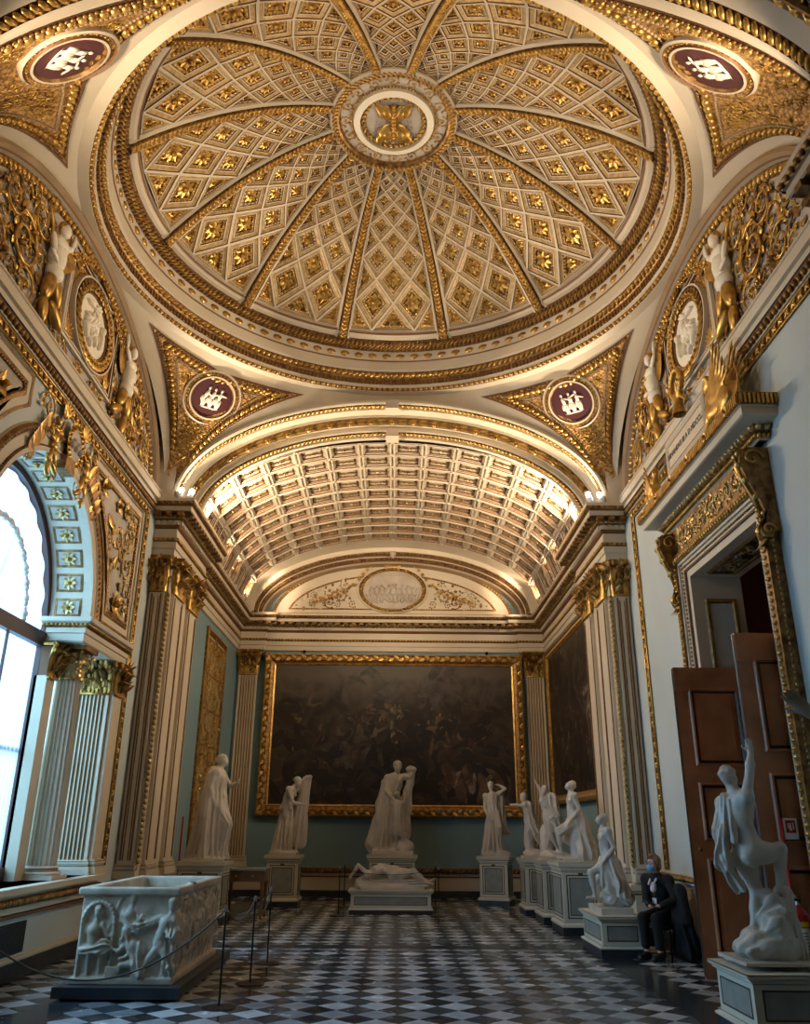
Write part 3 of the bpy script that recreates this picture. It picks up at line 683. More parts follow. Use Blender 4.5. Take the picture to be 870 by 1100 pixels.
def capital(mb, c, ax, nrm, w, d, h, sides=1, full=False):
    """c bottom centre at wall plane; ax along the width, nrm outward; w width, d depth"""
    c=np.array(c,float); ax=np.array(ax,float); nrm=np.array(nrm,float); Z=np.array([0,0,1.])
    def blk(w0,d0,z0,w1,d1,z1,m):
        V=[]
        for ww,dd,zz in ((w0,d0,z0),(w1,d1,z1)):
            for s,e in ((-1,0),(1,0),(1,1),(-1,1)): V.append(c+ax*s*ww/2+nrm*dd*e+Z*zz)
        mb.add(V,np.array([(0,1,5,4),(1,2,6,5),(2,3,7,6),(3,0,4,7),(4,5,6,7),(0,3,2,1)]),m)
    blk(w*.94,d*.92,0,w*1.0,d*1.02,h*.86,'brown_line'); blk(w*1.18,d+w*.12,h*.88,w*1.32,d+w*.2,h*.94,'gold'); blk(w*1.32,d+w*.2,h*.94,w*1.32,d+w*.2,h,'gold_dark')
    tube(mb,[c+ax*s*w*.5*1+nrm*d+Z*.0 for s in (-1,1)],.025,'gold',6)
    faces=[(c+nrm*d, ax, nrm, w)]
    if sides: faces+=[(c+ax*w/2+nrm*d*.5, -nrm, ax, d),(c-ax*w/2+nrm*d*.5, nrm, -ax, d)]
    for fc,fa,fn,fw in faces:
        n1=max(1,round(fw/.14))
        for k in range(n1):
            p=fc+fa*((k+.5)/n1-.5)*fw; V,F=acleaf(h*.42,fw/n1*.86,.11); mb.add(p+V[:,:1]*fa+V[:,1:2]*fn+V[:,2:]*Z,F,'gold',True)
        for k in range(n1+1):
            p=fc+fa*(k/n1-.5)*fw; V,F=acleaf(h*.72,fw/n1*.8,.15); mb.add(p+V[:,:1]*fa+V[:,1:2]*fn+V[:,2:]*Z,F,'gold_dark' if k%2 else 'gold',True)
        V,F=ROS5; p=fc+Z*h*.93+fn*w*.2; mb.add(p+V[:,:1]*fa*.08+V[:,1:2]*Z*.08+V[:,2:]*fn*.08,F,'gold',True)
    rc_=random.Random(int(abs(c.sum())*100)+3)
    for k in range(int(18+40*w)):
        fc,fa,fn,fw=faces[0] if k%3 or len(faces)<2 else faces[1+k%2]; u=rc_.uniform(-.55,.55)*fw; z=rc_.uniform(.08,.82)*h; an=rc_.uniform(-.8,.8)+PI/2; s_=rc_.uniform(.09,.15); V,F=LEAF
        e1=fa*math.cos(an)+Z*math.sin(an); e1=nrm_(e1+fn*.5); e2=np.cross(fn,e1); p=fc+fa*u+Z*z+fn*(.03+.12*z/h); mb.add(p+V[:,:1]*e1*s_+V[:,1:2]*e2*s_+V[:,2:]*fn*s_*1.4,F,'gold' if k%2 else 'gold_dark',True)
    for s in (-1,1):   # corner volutes
        e=(ax*s+nrm); e/=np.linalg.norm(e); p0=c+ax*s*w/2+nrm*d
        pts=[p0-e*.05+Z*h*.5,p0+e*.02+Z*h*.7]; 
        for t in np.linspace(0,5.5,10): r=.075*(1-t/7.5); pts.append(p0+e*(.07+r*math.sin(t)*1.)+Z*(h*.79+r*math.cos(t)))
        tube(mb,pts,np.linspace(.03,.018,len(pts)),'gold',6)
        for s2 in (-.35,): 
            q0=c+ax*s*w*.18+nrm*d; pts=[q0+Z*h*.55,q0+Z*h*.7+nrm*.03]+[q0+nrm*.06+ax*s*-.04*math.sin(t)*(1-t/7)+Z*(h*.78+.045*math.cos(t)*(1-t/7)) for t in np.linspace(0,5,8)]
            tube(mb,pts,.014,'gold',5)
def base_block(mb, c, ax, nrm, w, d, z, m='cream', mg='brown_line'):
    c=np.array(c,float)
    def ringb(e,z0,z1,mm):
        V=[]
        for zz in (z0,z1):
            for s,t in ((-1,0),(1,0),(1,1),(-1,1)): V.append(c+np.array(ax)*s*(w/2+e)+np.array(nrm)*(d+e)*t+[0,0,zz])
        mb.add(V,np.array([(0,1,5,4),(1,2,6,5),(2,3,7,6),(3,0,4,7),(4,5,6,7)]),mm)
    ringb(.07,0,z*.4,m); ringb(.06,z*.4,z*.55,m); ringb(.025,z*.55,z*.6,mg); ringb(.035,z*.6,z*.72,m); ringb(.05,z*.72,z*.85,m); ringb(.02,z*.85,z*.9,mg); ringb(.03,z*.9,z,m)
def fluted(mb, c, ax, nrm, w, d, z0, z1, nf, m='cream', mg='cream_dark', fd=.03):
    """flat fluted pilaster shaft"""
    c=np.array(c,float); ax=np.array(ax,float); nrm=np.array(nrm,float); pts=[(-w/2,0),(-w/2,d)]; mats=[m]
    mar=w*.07; fw=(w-2*mar)/nf
    for k in range(nf):
        a0=-w/2+mar+k*fw+fw*.14; a1=a0+fw*.72; pts.append((a0,d)); mats.append(m)
        for t in (.25,.5,.75): pts.append((a0+(a1-a0)*t,d-fd*math.sin(t*PI))); mats.append(mg)
        pts.append((a1,d)); mats.append(mg)
    pts+=[(w/2,d),(w/2,0)]; mats+=[m,m]
    pts=np.array(pts); n=len(pts)
    Vb=np.array([c+ax*p[0]+nrm*p[1] for p in pts]); A=Vb.copy(); A[:,2]=z0; B=Vb.copy(); B[:,2]=z1
    for i in range(n-1): mb.add([A[i],A[i+1],B[i+1],B[i]],[(0,1,2,3)],mats[i])
trimn=[0]
def trim():
    trimn[0]+=1; return 'trim_%d'%trimn[0]
# ------------------------------------------------------------------ floor
fm=MB(); fm.box((-W-.02,YN,-.1),(W+3.5,YB,0),'floor_marble'); floor=struct('floor',fm)
fs=MB()
for sx in (-1,1):
    x0,x1=sorted((sx*3.02,sx*3.42)); fs.box((x0,YN,.0),(x1,YB-.9,.0025),'floor_strip')
fs.box((-3.42,13.6,0),(3.42,13.98,.002),'floor_strip'); fs.box((-3.42,21.6,0),(3.42,22.0,.002),'floor_strip')
fs.build('border_strip',floor)
# ------------------------------------------------------------------ left wall with arched window bay
XW=-4.92; RA=1.70; ZA=4.42; SO=3.25       # window plane, arch radius, spring height, half width of the opening
wl=MB(); xw=-W
def wquad(mb,x,y0,y1,z0,z1,m): mb.add([(x,y0,z0),(x,y1,z0),(x,y1,z1),(x,y0,z1)],[(0,1,2,3)],m)
wquad(wl,xw,YC+SO,YB,0,ZS+2.3,'wall_teal') if False else None
wquad(wl,xw,YN,Y0,0,ZS,'wall_paint'); wquad(wl,xw,Y0,YC-SO,0,ZS,'wall_paint'); wquad(wl,xw,YC+SO,16.9,0,ZS,'wall_paint')
wquad(wl,xw,YC-SO,YC+SO,0,1.0,'wall_paint')
for s in (-1,1):
    a_,b_=sorted((YC+s*RA,YC+s*SO)); wquad(wl,xw,a_,b_,4.12,ZA,'wall_paint')
aa=np.linspace(0,PI,41)
for i in range(40):
    p,q_=[(YC+RA*math.cos(t),ZA+RA*math.sin(t)) for t in (aa[i],aa[i+1])]
    def edgept(t):
        c_,s_=math.cos(t),math.sin(t); k=min(SO/abs(c_) if abs(c_)>1e-6 else 1e9,(ZS-ZA)/s_ if s_>1e-6 else 1e9); return (YC+k*c_,ZA+k*s_)
    e1,e2=edgept(aa[i]),edgept(aa[i+1]); wl.add([(xw,*p),(xw,*e1),(xw,*e2),(xw,*q_)],[(0,1,2,3)],'wall_paint')
    if (e1[1]<ZS-1e-6)!=(e2[1]<ZS-1e-6):
        cy=YC+SO*(1 if aa[i]<PI/2 else -1); wl.add([(xw,*e1),(xw,cy,ZS),(xw,*e2)],[(0,1,2)],'wall_paint')
# far bay wall with recess
wquad(wl,xw,16.9,19.1,0,ZS,'wall_teal'); wquad(wl,xw,21.1,YB,0,ZS,'wall_teal'); wquad(wl,xw,19.1,21.1,0,1.0,'wall_teal'); wquad(wl,xw,19.1,21.1,5.95,ZS,'wall_teal')
wl.box((-W-.35,19.1,1.0),(-W-.3,21.1,5.95),'wall_teal')
for y in (19.1,21.1): wl.add([(xw,y,1.),(xw-.3,y,1.),(xw-.3,y,5.95),(xw,y,5.95)],[(0,1,2,3)],'cream')
wl.add([(xw,19.1,5.95),(xw-.3,19.1,5.95),(xw-.3,21.1,5.95),(xw,21.1,5.95)],[(0,1,2,3)],'cream')
# reveals and soffits of the window bay
for s in (-1,1):
    y=YC+s*SO; wl.add([(xw,y,1.),(XW,y,1.),(XW,y,4.12),(xw,y,4.12)],[(0,1,2,3)],'cream')
wl.add([(xw,YC-SO,1.0),(xw,YC+SO,1.0),(XW-.1,YC+SO,1.0),(XW-.1,YC-SO,1.0)],[(0,1,2,3)],'cream')
# lunette wall behind the relief
lt=np.linspace(0,PI,61)
for sx,tgt in ((-1,wl),):
    V=[(sx*(W+.06),YC,ZS-.1)]+[(sx*(W+.06),10+3.95*math.cos(t),ZS-.1+2.44*math.sin(t)) for t in lt]; tgt.add(V,[(0,i+1,i+2) for i in range(60)],'stucco_grey')
wall_left=struct('wall_left',wl)
S_L=wallS(-W,1); S_R=wallS(W,-1)
def arcpts(r,a0,a1,n,cy=YC,cz=ZA): return [(cy+r*math.cos(t),cz+r*math.sin(t)) for t in np.linspace(a0,a1,n)]
ar=MB(); th2=np.linspace(0,PI,61); P=np.stack([np.full(61,-W),YC+RA*np.cos(th2),ZA+RA*np.sin(th2)],1); O=np.stack([0*th2,np.cos(th2),np.sin(th2)],1); N=np.array([1.,0,0])
sweep(ar,P,N,O,[(-.6,0),(.06,0),(.06,.06),(.03,.08),(.03,.22),(.05,.24),(.08,.30),(.04,.34),(0,.36)],['cream','cream','brown_line','cream','cream','gold_dark','gold_dark','cream'])
rope(ar,P,N,O,(.05,.28),.03,'gold_dark',step=.07,slant=.5); rope(ar,P,N,O,(.04,.07),.018,'gold_dark',step=.05,slant=.5)
# coffers with rosettes on the intrados
def intS(u,v,h): # u angle*R, v depth
    t=np.asarray(u)/RA; r=RA-np.asarray(h); return np.stack([-W-np.broadcast_to(v,np.shape(t)),YC+r*np.cos(t),ZA+r*np.sin(t)],-1)
ni=15
for i in range(ni):
    u0=i*PI*RA/ni; Lu=PI*RA/ni; poly_frame(ar,intS,[(u0+.045,.08),(u0+Lu-.045,.08),(u0+Lu-.045,.46),(u0+.045,.46)],[(0,.005),(.03,.012),(.035,.006)],['gold_dark','gold_dark','stucco_grey'])
    put(ar,ROS,intS,u0+Lu/2,.27,0,.12,'gold_glass',.01)
ar.build('archivolt',wall_left)
# entablatures over the side lights + sill
en=MB()
for s in (-1,1):
    pts=[(-W-.58,YC+s*RA),(-W,YC+s*RA),(-W,YC+s*3.62)]
    pr=[(.0,4.10),(.02,4.12),(.02,4.22),(.04,4.23),(.04,4.3),(.07,4.32),(.09,4.36),(.13,4.38),(.14,4.44),(.0,4.45)]; mm=['cream','cream','cream','cream','gold_dark','gold_dark','cream','cream','cream']
    of=plan(en,pts,pr,mm,-1 if s>0 else 1)
    plan_studs(en,of,.08,4.34,BEAD,.06,(.42,.02,.02),'gold',smooth=True)
    y0,y1=sorted((YC+s*RA,YC+s*SO)); en.box((-W-.58,y0,4.10),(-W,y1,4.16),'cream')
en.box((-W-.62,YC-SO-.35,.93),(-W+.16,YC+SO+.3,1.0),'cream')
en.box((-W,YC-SO-.3,.72),(-W+.06,YC+SO+.25,.93),'cream')
rope(en,line((-W+.1,YC-SO-.3,.84),(-W+.1,YC+SO+.25,.84)),np.array([1.,0,0]),np.array([0,0,1.]),(0,0),.045,'gold_dark',step=.08,slant=.5)
en.box((-W,YC-SO-.3,.66),(-W+.05,YC+SO+.25,.7),'brown_line')
en.box((-W,YN,.18),(-W+.05,14.3,.23),'cream'); 
en.build('window_entablature',wall_left)
bb=MB(); bb.box((-W,YN,0),(-W+.05,YB,.19),'stone_dark'); struct('baseboard_left',bb)
vt=MB(); vt.box((-W,9.3,.26),(-W+.015,11.1,.60),'dark_vent')
for k in range(14): vt.box((-W+.015,9.34,.275+k*.023),(-W+.022,11.06,.283+k*.023),'stone_dark')
vt.build('air_vent',wall_left)
# gilt frame strips, panels with arabesque relief
gs=MB()
def gstrip(S,path,w=.085,m='gold',h=.0):
    """guilloche strip along polyline on wall surface"""
    for (u0,v0),(u1,v1) in zip(path[:-1],path[1:]):
        d=np.array([u1-u0,v1-v0]); L_=np.linalg.norm(d); d/=L_; n_=np.array([-d[1],d[0]])*w
        pts=np.array([(u0,v0),(u1,v1),(u1,v1),(u0,v0)])+np.array([-n_,-n_,n_,n_]); gs.add(S(pts[:,0],pts[:,1],np.full(4,.012)),[(0,1,2,3)],'gold_dark')
        for sg in (-1,1):
            q_=[(u0+n_[0]*sg*.92,v0+n_[1]*sg*.92),(u1+n_[0]*sg*.92,v1+n_[1]*sg*.92)]; tube(gs,S(np.array([a_[0] for a_ in q_]),np.array([a_[1] for a_ in q_]),np.full(2,.02)),.014,'gold',5)
        k=max(1,round(L_/.16))
        for j in range(k):
            p=np.array([u0,v0])+d*L_*(j+.5)/k; an=math.atan2(d[1],d[0]); V,F=BALLS
            for sg in (-1,1):
                an2=an+.75*sg; x=V[:,0]*.075; y=V[:,1]*.026; gs.add(S(x*math.cos(an2)-y*math.sin(an2)+p[0],x*math.sin(an2)+y*math.cos(an2)+p[1],.02+V[:,2]*.025),F,m,True)
gstrip(S_L,[(13.64,1.1),(13.64,6.86)]); gstrip(S_L,[(6.16,1.1),(6.16,6.86)]); gstrip(S_L,[(6.1,6.90),(13.7,6.90)],.07)
gs.build('gilt_border',wall_left)
def relief_panel(S,poly,name,parent,mir=None,seed=1,n=40):
    pb=MB(); poly=np.array(poly)
    poly_frame(pb,S,poly,[(-.2,.0),(-.2,.03),(-.165,.03),(-.16,.01),(-.06,.01),(-.05,.03),(0,.04),(.02,.006),(.05,.01)],['gold_dark','gold_dark','cream','cream','gold_dark','gold_dark','brown_line','stucco_grey','stucco_grey'])
    poly_studs(pb,S,poly+(poly.mean(0)-poly)*.02,.03,.06,.018,'gold')
    def inside(u,v,mg=.12):
        ok=True; n_=len(poly); c=0
        for i in range(n_):
            a_,b_=poly[i],poly[(i+1)%n_]
            if (a_[1]>v)!=(b_[1]>v) and u<(b_[0]-a_[0])*(v-a_[1])/(b_[1]-a_[1])+a_[0]: c^=1
            d_=b_-a_; L_=np.linalg.norm(d_); t=np.clip(((u-a_[0])*d_[0]+(v-a_[1])*d_[1])/L_**2,0,1); 
            if np.hypot(u-a_[0]-t*d_[0],v-a_[1]-t*d_[1])<mg: ok=False
        return c and ok
    bx=(poly[:,0].min(),poly[:,0].max(),poly[:,1].min(),poly[:,1].max())
    fill(pb,S,inside,bx,n,.13,.26,('gold_glass','gold','gold'),seed,'sslpr',.62,h=.015)
    pb.build(name,parent)
ppoly=arcpts(2.42,.1,1.02,9)[::1]; ppoly=[(12.25,4.72),(13.2,4.72),(13.2,6.58),(11.12,6.58)]+arcpts(2.42,1.02,.2,9)
relief_panel(S_L,ppoly,'relief_panel',wall_left,seed=3,n=60)
relief_panel(S_L,[(2*YC-u,v) for u,v in ppoly[::-1]],'relief_panel',wall_left,seed=3,n=60)
# wall cornice (ledge) of the central bay on both sides
def ledge(sx):
    cb=MB(); x=sx*W; N=np.array([-sx,0,0.]); B=np.array([0,0,1.]); P=line((x,Y0-.1,7.0),(x,Y1+.1,7.0))
    sweep(cb,P,N,B,[(0,.0),(.03,.0),(.03,.02),(.05,.11),(.06,.12),(.075,.13),(.075,.2),(.12,.21),(.12,.34),(.14,.35),(.14,.37),(.05,.38),(.05,.40),(.03,.41),(.03,.50),(0,.5)],['cream','cream','gold_dark','brown_line','stone_dark','cream','cream','cream','cream','cream','brown_line','cream','gold_dark','gold_dark','cream'])
    eggs(cb,P,N,B,(.045,.06),.055,.1,'gold_dark'); beads(cb,P,N,B,(.03,.455),.03,'gold',step=.08)
    return cb
ledge(-1).build('wall_cornice',wall_left)
# ------------------------------------------------------------------ lunette relief (both sides)
def putfig(mb,S,u,v,s,sgn,skin='relief_white',gold='gold'):
    """half figure in relief with raised arm, body, wings and foliate tail; sgn mirrors"""
    def bl(du,dv,ru,rv,an,h,m): 
        V,F=BALL; c_,s_=math.cos(an),math.sin(an); x=V[:,0]*ru; y=V[:,1]*rv; X=(x*c_-y*s_+du)*sgn; Y=x*s_+y*c_+dv
        FF=F if sgn>0 else F[:,::-1]; mb.add(S(X*s+u,Y*s+v,(h+V[:,2]*min(ru,rv)*.8)*s),FF,m,True)
    bl(0,.0,.17,.30,0,.1,skin); bl(0,.22,.21,.13,0,.12,skin); bl(0,-.28,.19,.16,0,.1,skin); bl(.02,.5,.1,.13,0,.15,skin); bl(.02,.4,.05,.1,0,.1,skin); bl(.02,.56,.12,.1,0,.12,gold)
    bl(.24,.34,.17,.055,.7,.14,skin); bl(.36,.56,.16,.045,1.4,.14,skin); bl(-.24,.1,.17,.05,-1.1,.14,skin); bl(-.22,-.12,.14,.042,-.2,.18,skin)
    bl(-.1,-.55,.12,.3,-.25,.1,gold); bl(.16,-.5,.11,.28,.45,.1,gold); bl(.3,-.82,.28,.09,-.5,.08,gold); bl(-.1,-.95,.09,.25,.2,.08,gold)
    for i in range(7):
        V,F=LEAF if sgn>0 else mirror(LEAF); an=.25+i*.16; c_,s_=math.cos(an),math.sin(an); L_=.75-.05*i
        x=(V[:,0]*c_-V[:,1]*s_)*L_*(1 if sgn>0 else 1); y=(abs(V[:,0])*s_+V[:,1]*c_)*L_
        if sgn<0: x=-(abs(V[:,0])*c_-V[:,1]*s_)*L_; y=(abs(V[:,0])*s_+V[:,1]*c_)*L_
        mb.add(S((x-.1*sgn)*s+u,(y+.1)*s+v,(.04+V[:,2]*.3)*s),F,gold,True)
def lunette(S,parent,sx):
    Sx=lambda u,v,h: S(u,v,np.asarray(h)-.05)
    YL=10.0; cy=10.22; cz=8.46
    lb=MB(); inside=lambda u,v,mg=.28: v>7.6 and ((u-YL)/(3.8-mg))**2+((v-7.22)/(2.34-mg))**2<1 and (abs(u-cy)>1.05 or abs(v-cz)>.8)
    rect=[(cy-.98,7.74),(cy+.98,7.74),(cy+.98,9.18),(cy-.98,9.18)]
    poly_frame(lb,Sx,rect,[(-.0,.0),(.0,.05),(.03,.06),(.035,.02),(.06,.02),(.065,.05),(.09,.05),(.1,.01)],['cream','cream','brown_line','gold_dark','cream','cream','brown_line','gold_field'])
    for sa in (-1,1):
        for sb in (-1,1): put(lb,PALM,Sx,cy+sa*.8,cz+sb*.6,math.atan2(-sb,-sa)-PI/2,.22,'gold',.02)
    a36=np.linspace(0,2*PI,49)[:-1]
    def ov(r,h): return Sx(cy+r*np.cos(a36),cz+.86*r*np.sin(a36),np.full(48,h))
    for (r1,h1),(r2,h2),m in (((.80,.0),(.79,.08),'cream'),((.79,.08),(.76,.08),'cream'),((.76,.08),(.74,.03),'brown_line'),((.74,.03),(.53,.06),'gold_dark'),((.53,.06),(.52,.02),'brown_line')):
        k=np.arange(48); k2=(k+1)%48; lb.add(np.concatenate([ov(r1,h1),ov(r2,h2)]),np.stack([k,k2,k2+48,k+48],1),m,True)
    for t in np.linspace(0,2*PI,34)[:-1]:
        put(lb,ROS5,Sx,cy+.64*math.cos(t),cz+.86*.64*math.sin(t),t,.1,'gold',.06); put(lb,LEAF,Sx,cy+.69*math.cos(t+.1),cz+.86*.69*math.sin(t+.1),t+1.9,.15,'gold',.07); put(lb,LEAF,Sx,cy+.57*math.cos(t+.1),cz+.86*.57*math.sin(t+.1),t+1.2,.12,'gold',.07)
    lb.add(ov(.525,.03),[tuple(range(48))],'relief_white')
    r=random.Random(8)
    for i in range(34):
        t=r.uniform(0,6.28); q_=r.uniform(0,.38); V,F=BALL; an=r.uniform(0,3); ru,rv=r.uniform(.07,.14),r.uniform(.03,.055); x=V[:,0]*ru; y=V[:,1]*rv
        lb.add(Sx(x*math.cos(an)-y*math.sin(an)+cy+q_*math.cos(t),x*math.sin(an)+y*math.cos(an)+cz+.86*q_*math.sin(t),.05+V[:,2]*.06),F,'relief_white',True)
    for sg in (-1,1):
        putfig(lb,Sx,cy+sg*1.5,8.5,.86,-sg)
        for k,(du,dv,sc,a_) in enumerate(((1.2,-.55,.26,.4),(1.9,.35,.3,2.),(2.25,-.25,.38,1.2),(2.0,-.72,.24,.2),(1.25,.62,.2,2.2),(2.85,-.62,.26,.6),(2.6,.12,.24,3),(.6,.92,.16,1),(2.2,.55,.18,1.5),(3.1,-.85,.16,1))):
            put(lb,SCR,Sx,cy+sg*du,8.42+dv,a_ if sg>0 else -a_,sc,'gold',.01,flip=sg<0)
        for k in range(12): put(lb,ROS5,Sx,cy+sg*(.1+.1*k),9.32-.01*k-.004*k*k,k,.1,'gold',.05)
    fill(lb,Sx,inside,(YL,YL+3.6,7.6,9.5),110,.1,.2,('gold','gold','gold_dark','gold_glass'),4,'lpsr',.48,mir=YL,h=.0)
    lb.build('lunette_relief',parent)
lunette(S_L,wall_left,-1)
# gilded winged figure with round shield at the crown of the window arch
kf=MB(); KY=10.05
for sg in (-1,1):
    putfig(kf,S_L,KY+sg*.55,6.32,.46,-sg,'gold','gold'); put(kf,SCR,S_L,KY+sg*.8,6.62,.4,.2,'gold',.03,flip=sg<0); put(kf,SCR,S_L,KY+sg*.42,5.98,2.,.15,'gold',.03,flip=sg<0); put(kf,PALM,S_L,KY+sg*.32,6.72,-sg*.4,.24,'gold',.05)
    for k in range(6): put(kf,LEAF,S_L,KY+sg*(.78+.05*k),6.25-.09*k,PI/2-sg*(.2+.1*k),.3,'gold_dark' if k%2 else 'gold',.03)
a24=np.linspace(0,2*PI,25)[:-1]
kf.add(S_L(KY+.2*np.cos(a24),6.45+.25*np.sin(a24),np.full(24,.1)),[tuple(range(24))],'stucco_grey')
for t in a24: put(kf,ROS5,S_L,KY+.23*math.cos(t),6.45+.28*math.sin(t),t,.08,'gold',.09)
for k in range(5): put(kf,BEAD,S_L,KY+.07*(k-2),6.42+.06*(k%2),0,.06,'stucco_grey',.1)
kf.box((-W,9.75,6.0),(-W+.14,10.05,6.2),'gold_dark'); kf.build('keystone_relief',wall_left)
# ------------------------------------------------------------------ window_1: frames, panes, curtains
w1=struct('window_1'); wf=MB()
def bar(a,b,m='wood_frame'): wf.box(a,b,m)
for y in (YC-SO,YC-RA-.02,YC+RA-.06,YC+SO-.08): bar((XW-.02,y,1.0),(XW+.06,y+.08,4.15))
bar((XW-.02,YC-SO,4.02),(XW+.08,YC+SO,4.22)); bar((XW-.02,YC-SO,1.0),(XW+.06,YC+SO,1.16))
for y in (YC-.6,YC+.58): bar((XW+.03,y,1.1),(XW+.06,y+.035,4.1))
for z in (2.6,): bar((XW-.1,YC-SO,z),(XW-.05,YC+SO,z+.05))
PP=np.stack([np.full(61,XW),YC+(RA+.02)*np.cos(th2),4.2+(RA+.2)*np.sin(th2)],1)
sweep(wf,PP,N,-O,[(-.05,-.05),(.06,-.05),(.06,.07),(-.05,.08),(-.05,-.05)],'wood_frame')
for t in (.55,1.2,1.94,2.6): wf.add([(XW-.08,YC,4.2),(XW-.08,YC+.05,4.2),(XW-.08,YC+1.8*math.cos(t)+.05,4.2+1.85*math.sin(t)),(XW-.08,YC+1.8*math.cos(t),4.2+1.85*math.sin(t))],[(0,1,2,3)],'wood_frame')
wf.build('window_frame',w1)
def curtain(name,ya,yb,za,zb,parent,amp=.03,fr=9):
    cb=MB(); n=int((yb-ya)*26); ys=np.linspace(ya,yb,n+1); zz=np.linspace(za,zb,5); V=[]
    for z in zz:
        sp=.5+.5*(zb-z)/(zb-za)
        V+= [(XW-.02+amp*sp*(math.sin(fr*2*PI*(y-ya))+.4*math.sin(fr*5.3*(y-ya)+1)),y,z) for y in ys]
    idx=np.arange(len(V)).reshape(5,n+1); cb.add(V,np.stack([idx[:-1,:-1],idx[:-1,1:],idx[1:,1:],idx[1:,:-1]],-1).reshape(-1,4),'sheer_curtain',True); return cb.build(name,parent)
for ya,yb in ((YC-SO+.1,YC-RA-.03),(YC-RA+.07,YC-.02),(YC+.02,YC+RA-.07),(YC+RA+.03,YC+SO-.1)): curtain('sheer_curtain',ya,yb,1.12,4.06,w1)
fb=MB(); n=72; tt3=np.linspace(0,PI,n+1); rad3=[.12,.5,1.0,1.62]; V=[]
for r_ in rad3: V+=[(XW-.0+.04*(r_/1.6)*math.sin(t*26)*(1 if r_<1.5 else .4),YC+r_*math.cos(t),4.22+r_*1.1*math.sin(t)) for t in tt3]
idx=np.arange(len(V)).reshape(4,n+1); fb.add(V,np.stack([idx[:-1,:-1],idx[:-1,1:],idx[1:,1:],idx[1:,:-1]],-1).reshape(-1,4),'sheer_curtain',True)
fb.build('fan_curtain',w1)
kn=MB(); V,F=BALL; kn.add(V*np.array([.08,.14,.1])+np.array([XW+.05,YC,4.27]),F,'white_cloth',True)
arcp=np.array([(XW+.03,YC+1.0*math.cos(t),4.24+1.12*math.sin(t)) for t in np.linspace(.02,PI-.02,50)]); 
for s_ in range(49):
    kn.add(V*np.array([.035,.05,.05])*(1+.3*math.sin(s_*2.1))+arcp[s_],F,'white_cloth',True)
kn.build('gathered_trim',w1)
# free columns and square pilasters of the window bay
def fcol(label,yc):
    t=thing('fluted_column',label,'column',(-4.61,yc,1.0)); s=MB(); n=20; rr=[]
    prof=[]
    for z,r0 in ((.16,.2),(.9,.2),(2.62,.17)):
        prof.append([( (r0-(.018 if k%4 in(1,2,3) else 0)-(.008 if k%4==2 else 0))*math.cos(2*PI*k/80), (r0-(.018 if k%4 in(1,2,3) else 0)-(.008 if k%4==2 else 0))*math.sin(2*PI*k/80), z) for k in range(80)])
    V=np.array(prof).reshape(-1,3); idx=np.arange(240).reshape(3,80); k=np.arange(80); k2=(k+1)%80
    for a_,b_ in ((0,1),(1,2)): s.add(V,np.stack([idx[a_][k],idx[a_][k2],idx[b_][k2],idx[b_][k]],1),'cream')
    s.build('shaft',t); b=MB(); b.box((-.27,-.27,0),(.27,.27,.05),'cream'); lathe(b,(0,0,0),[(.26,.05),(.27,.08),(.25,.1),(.22,.11),(.22,.125),(.235,.14),(.22,.16),(.2,.17)],['cream','cream','gold_dark','cream','gold_dark','cream','cream']); b.build('base',t)
    c_=MB(); lathe(c_,(0,0,2.62),[(.18,0),(.185,.02),(.17,.03),(.18,.3),(.22,.42)],['gold','gold','gold_dark','gold_dark'])
    for ring_,hh,cnt,out in ((0,.22,8,.07),(1,.36,8,.1)):
        for j in range(cnt):
            an=2*PI*(j+.5*ring_)/cnt; V,F=acleaf(hh,.13,out); ca,sa=math.cos(an),math.sin(an); e=np.array([ca,sa,0]); f_=np.array([-sa,ca,0]); c_.add(np.array([0,0,2.64])+e*.17+V[:,:1]*f_+V[:,1:2]*e+V[:,2:]*np.array([0,0,1.]),F,'gold_glass',True)
    for j in range(4):
        an=PI/4+j*PI/2; e=np.array([math.cos(an),math.sin(an),0]); pts=[np.array([0,0,2.9])+e*.18]+[np.array([0,0,2.99])+e*(.25+.05*math.sin(t))+np.array([0,0,.05*math.cos(t)]) for t in np.linspace(0,5,8)]; tube(c_,pts,.018,'gold',5)
    c_.box((-.27,-.27,3.04),(.27,.27,3.10),'gold_dark'); c_.build('capital',t); return t
fcol('fluted white column with gilded leaf capital beside the tall arched window',12.0)
fcol('fluted column on the near side of the arched window, mostly outside the frame',7.8)
pt=MB(); trims=struct(trim())
for s in (1,-1):
    y=YC+s*(SO)
    fluted(pt,(-4.62,y,0),(1,0,0),(0,-s,0),.5,.05,1.2,3.62,7); base_block(pt,(-4.62,y,1.0),(1,0,0),(0,-s,0),.5,.05,.2); capital(pt,(-4.62,y,3.6),(1,0,0),(0,-s,0),.5,.05,.5,0)
    # pilaster against the window plane
    pt.box((XW+.02,YC+s*1.78-.14,1.0),(XW+.2,YC+s*1.78+.14,3.62),'cream'); capital(pt,(XW+.02,YC+s*1.78,3.6),(0,1,0),(1,0,0),.28,.2,.5,0)
pt.build('jamb_pilaster',trims)
jp=MB()
for s in (1,-1):
    y=YC+s*(SO+.2); jp.box((-W,y-.2,1.0),(-W+.02,y+.2,4.1),'cream'); base_block(jp,(-W+.0,y,1.0),(0,1,0),(1,0,0),.36,.03,.2); capital(jp,(-W,y,3.6),(0,1,0),(1,0,0),.34,.03,.5,0)
jp.build('wall_pilaster',trims)
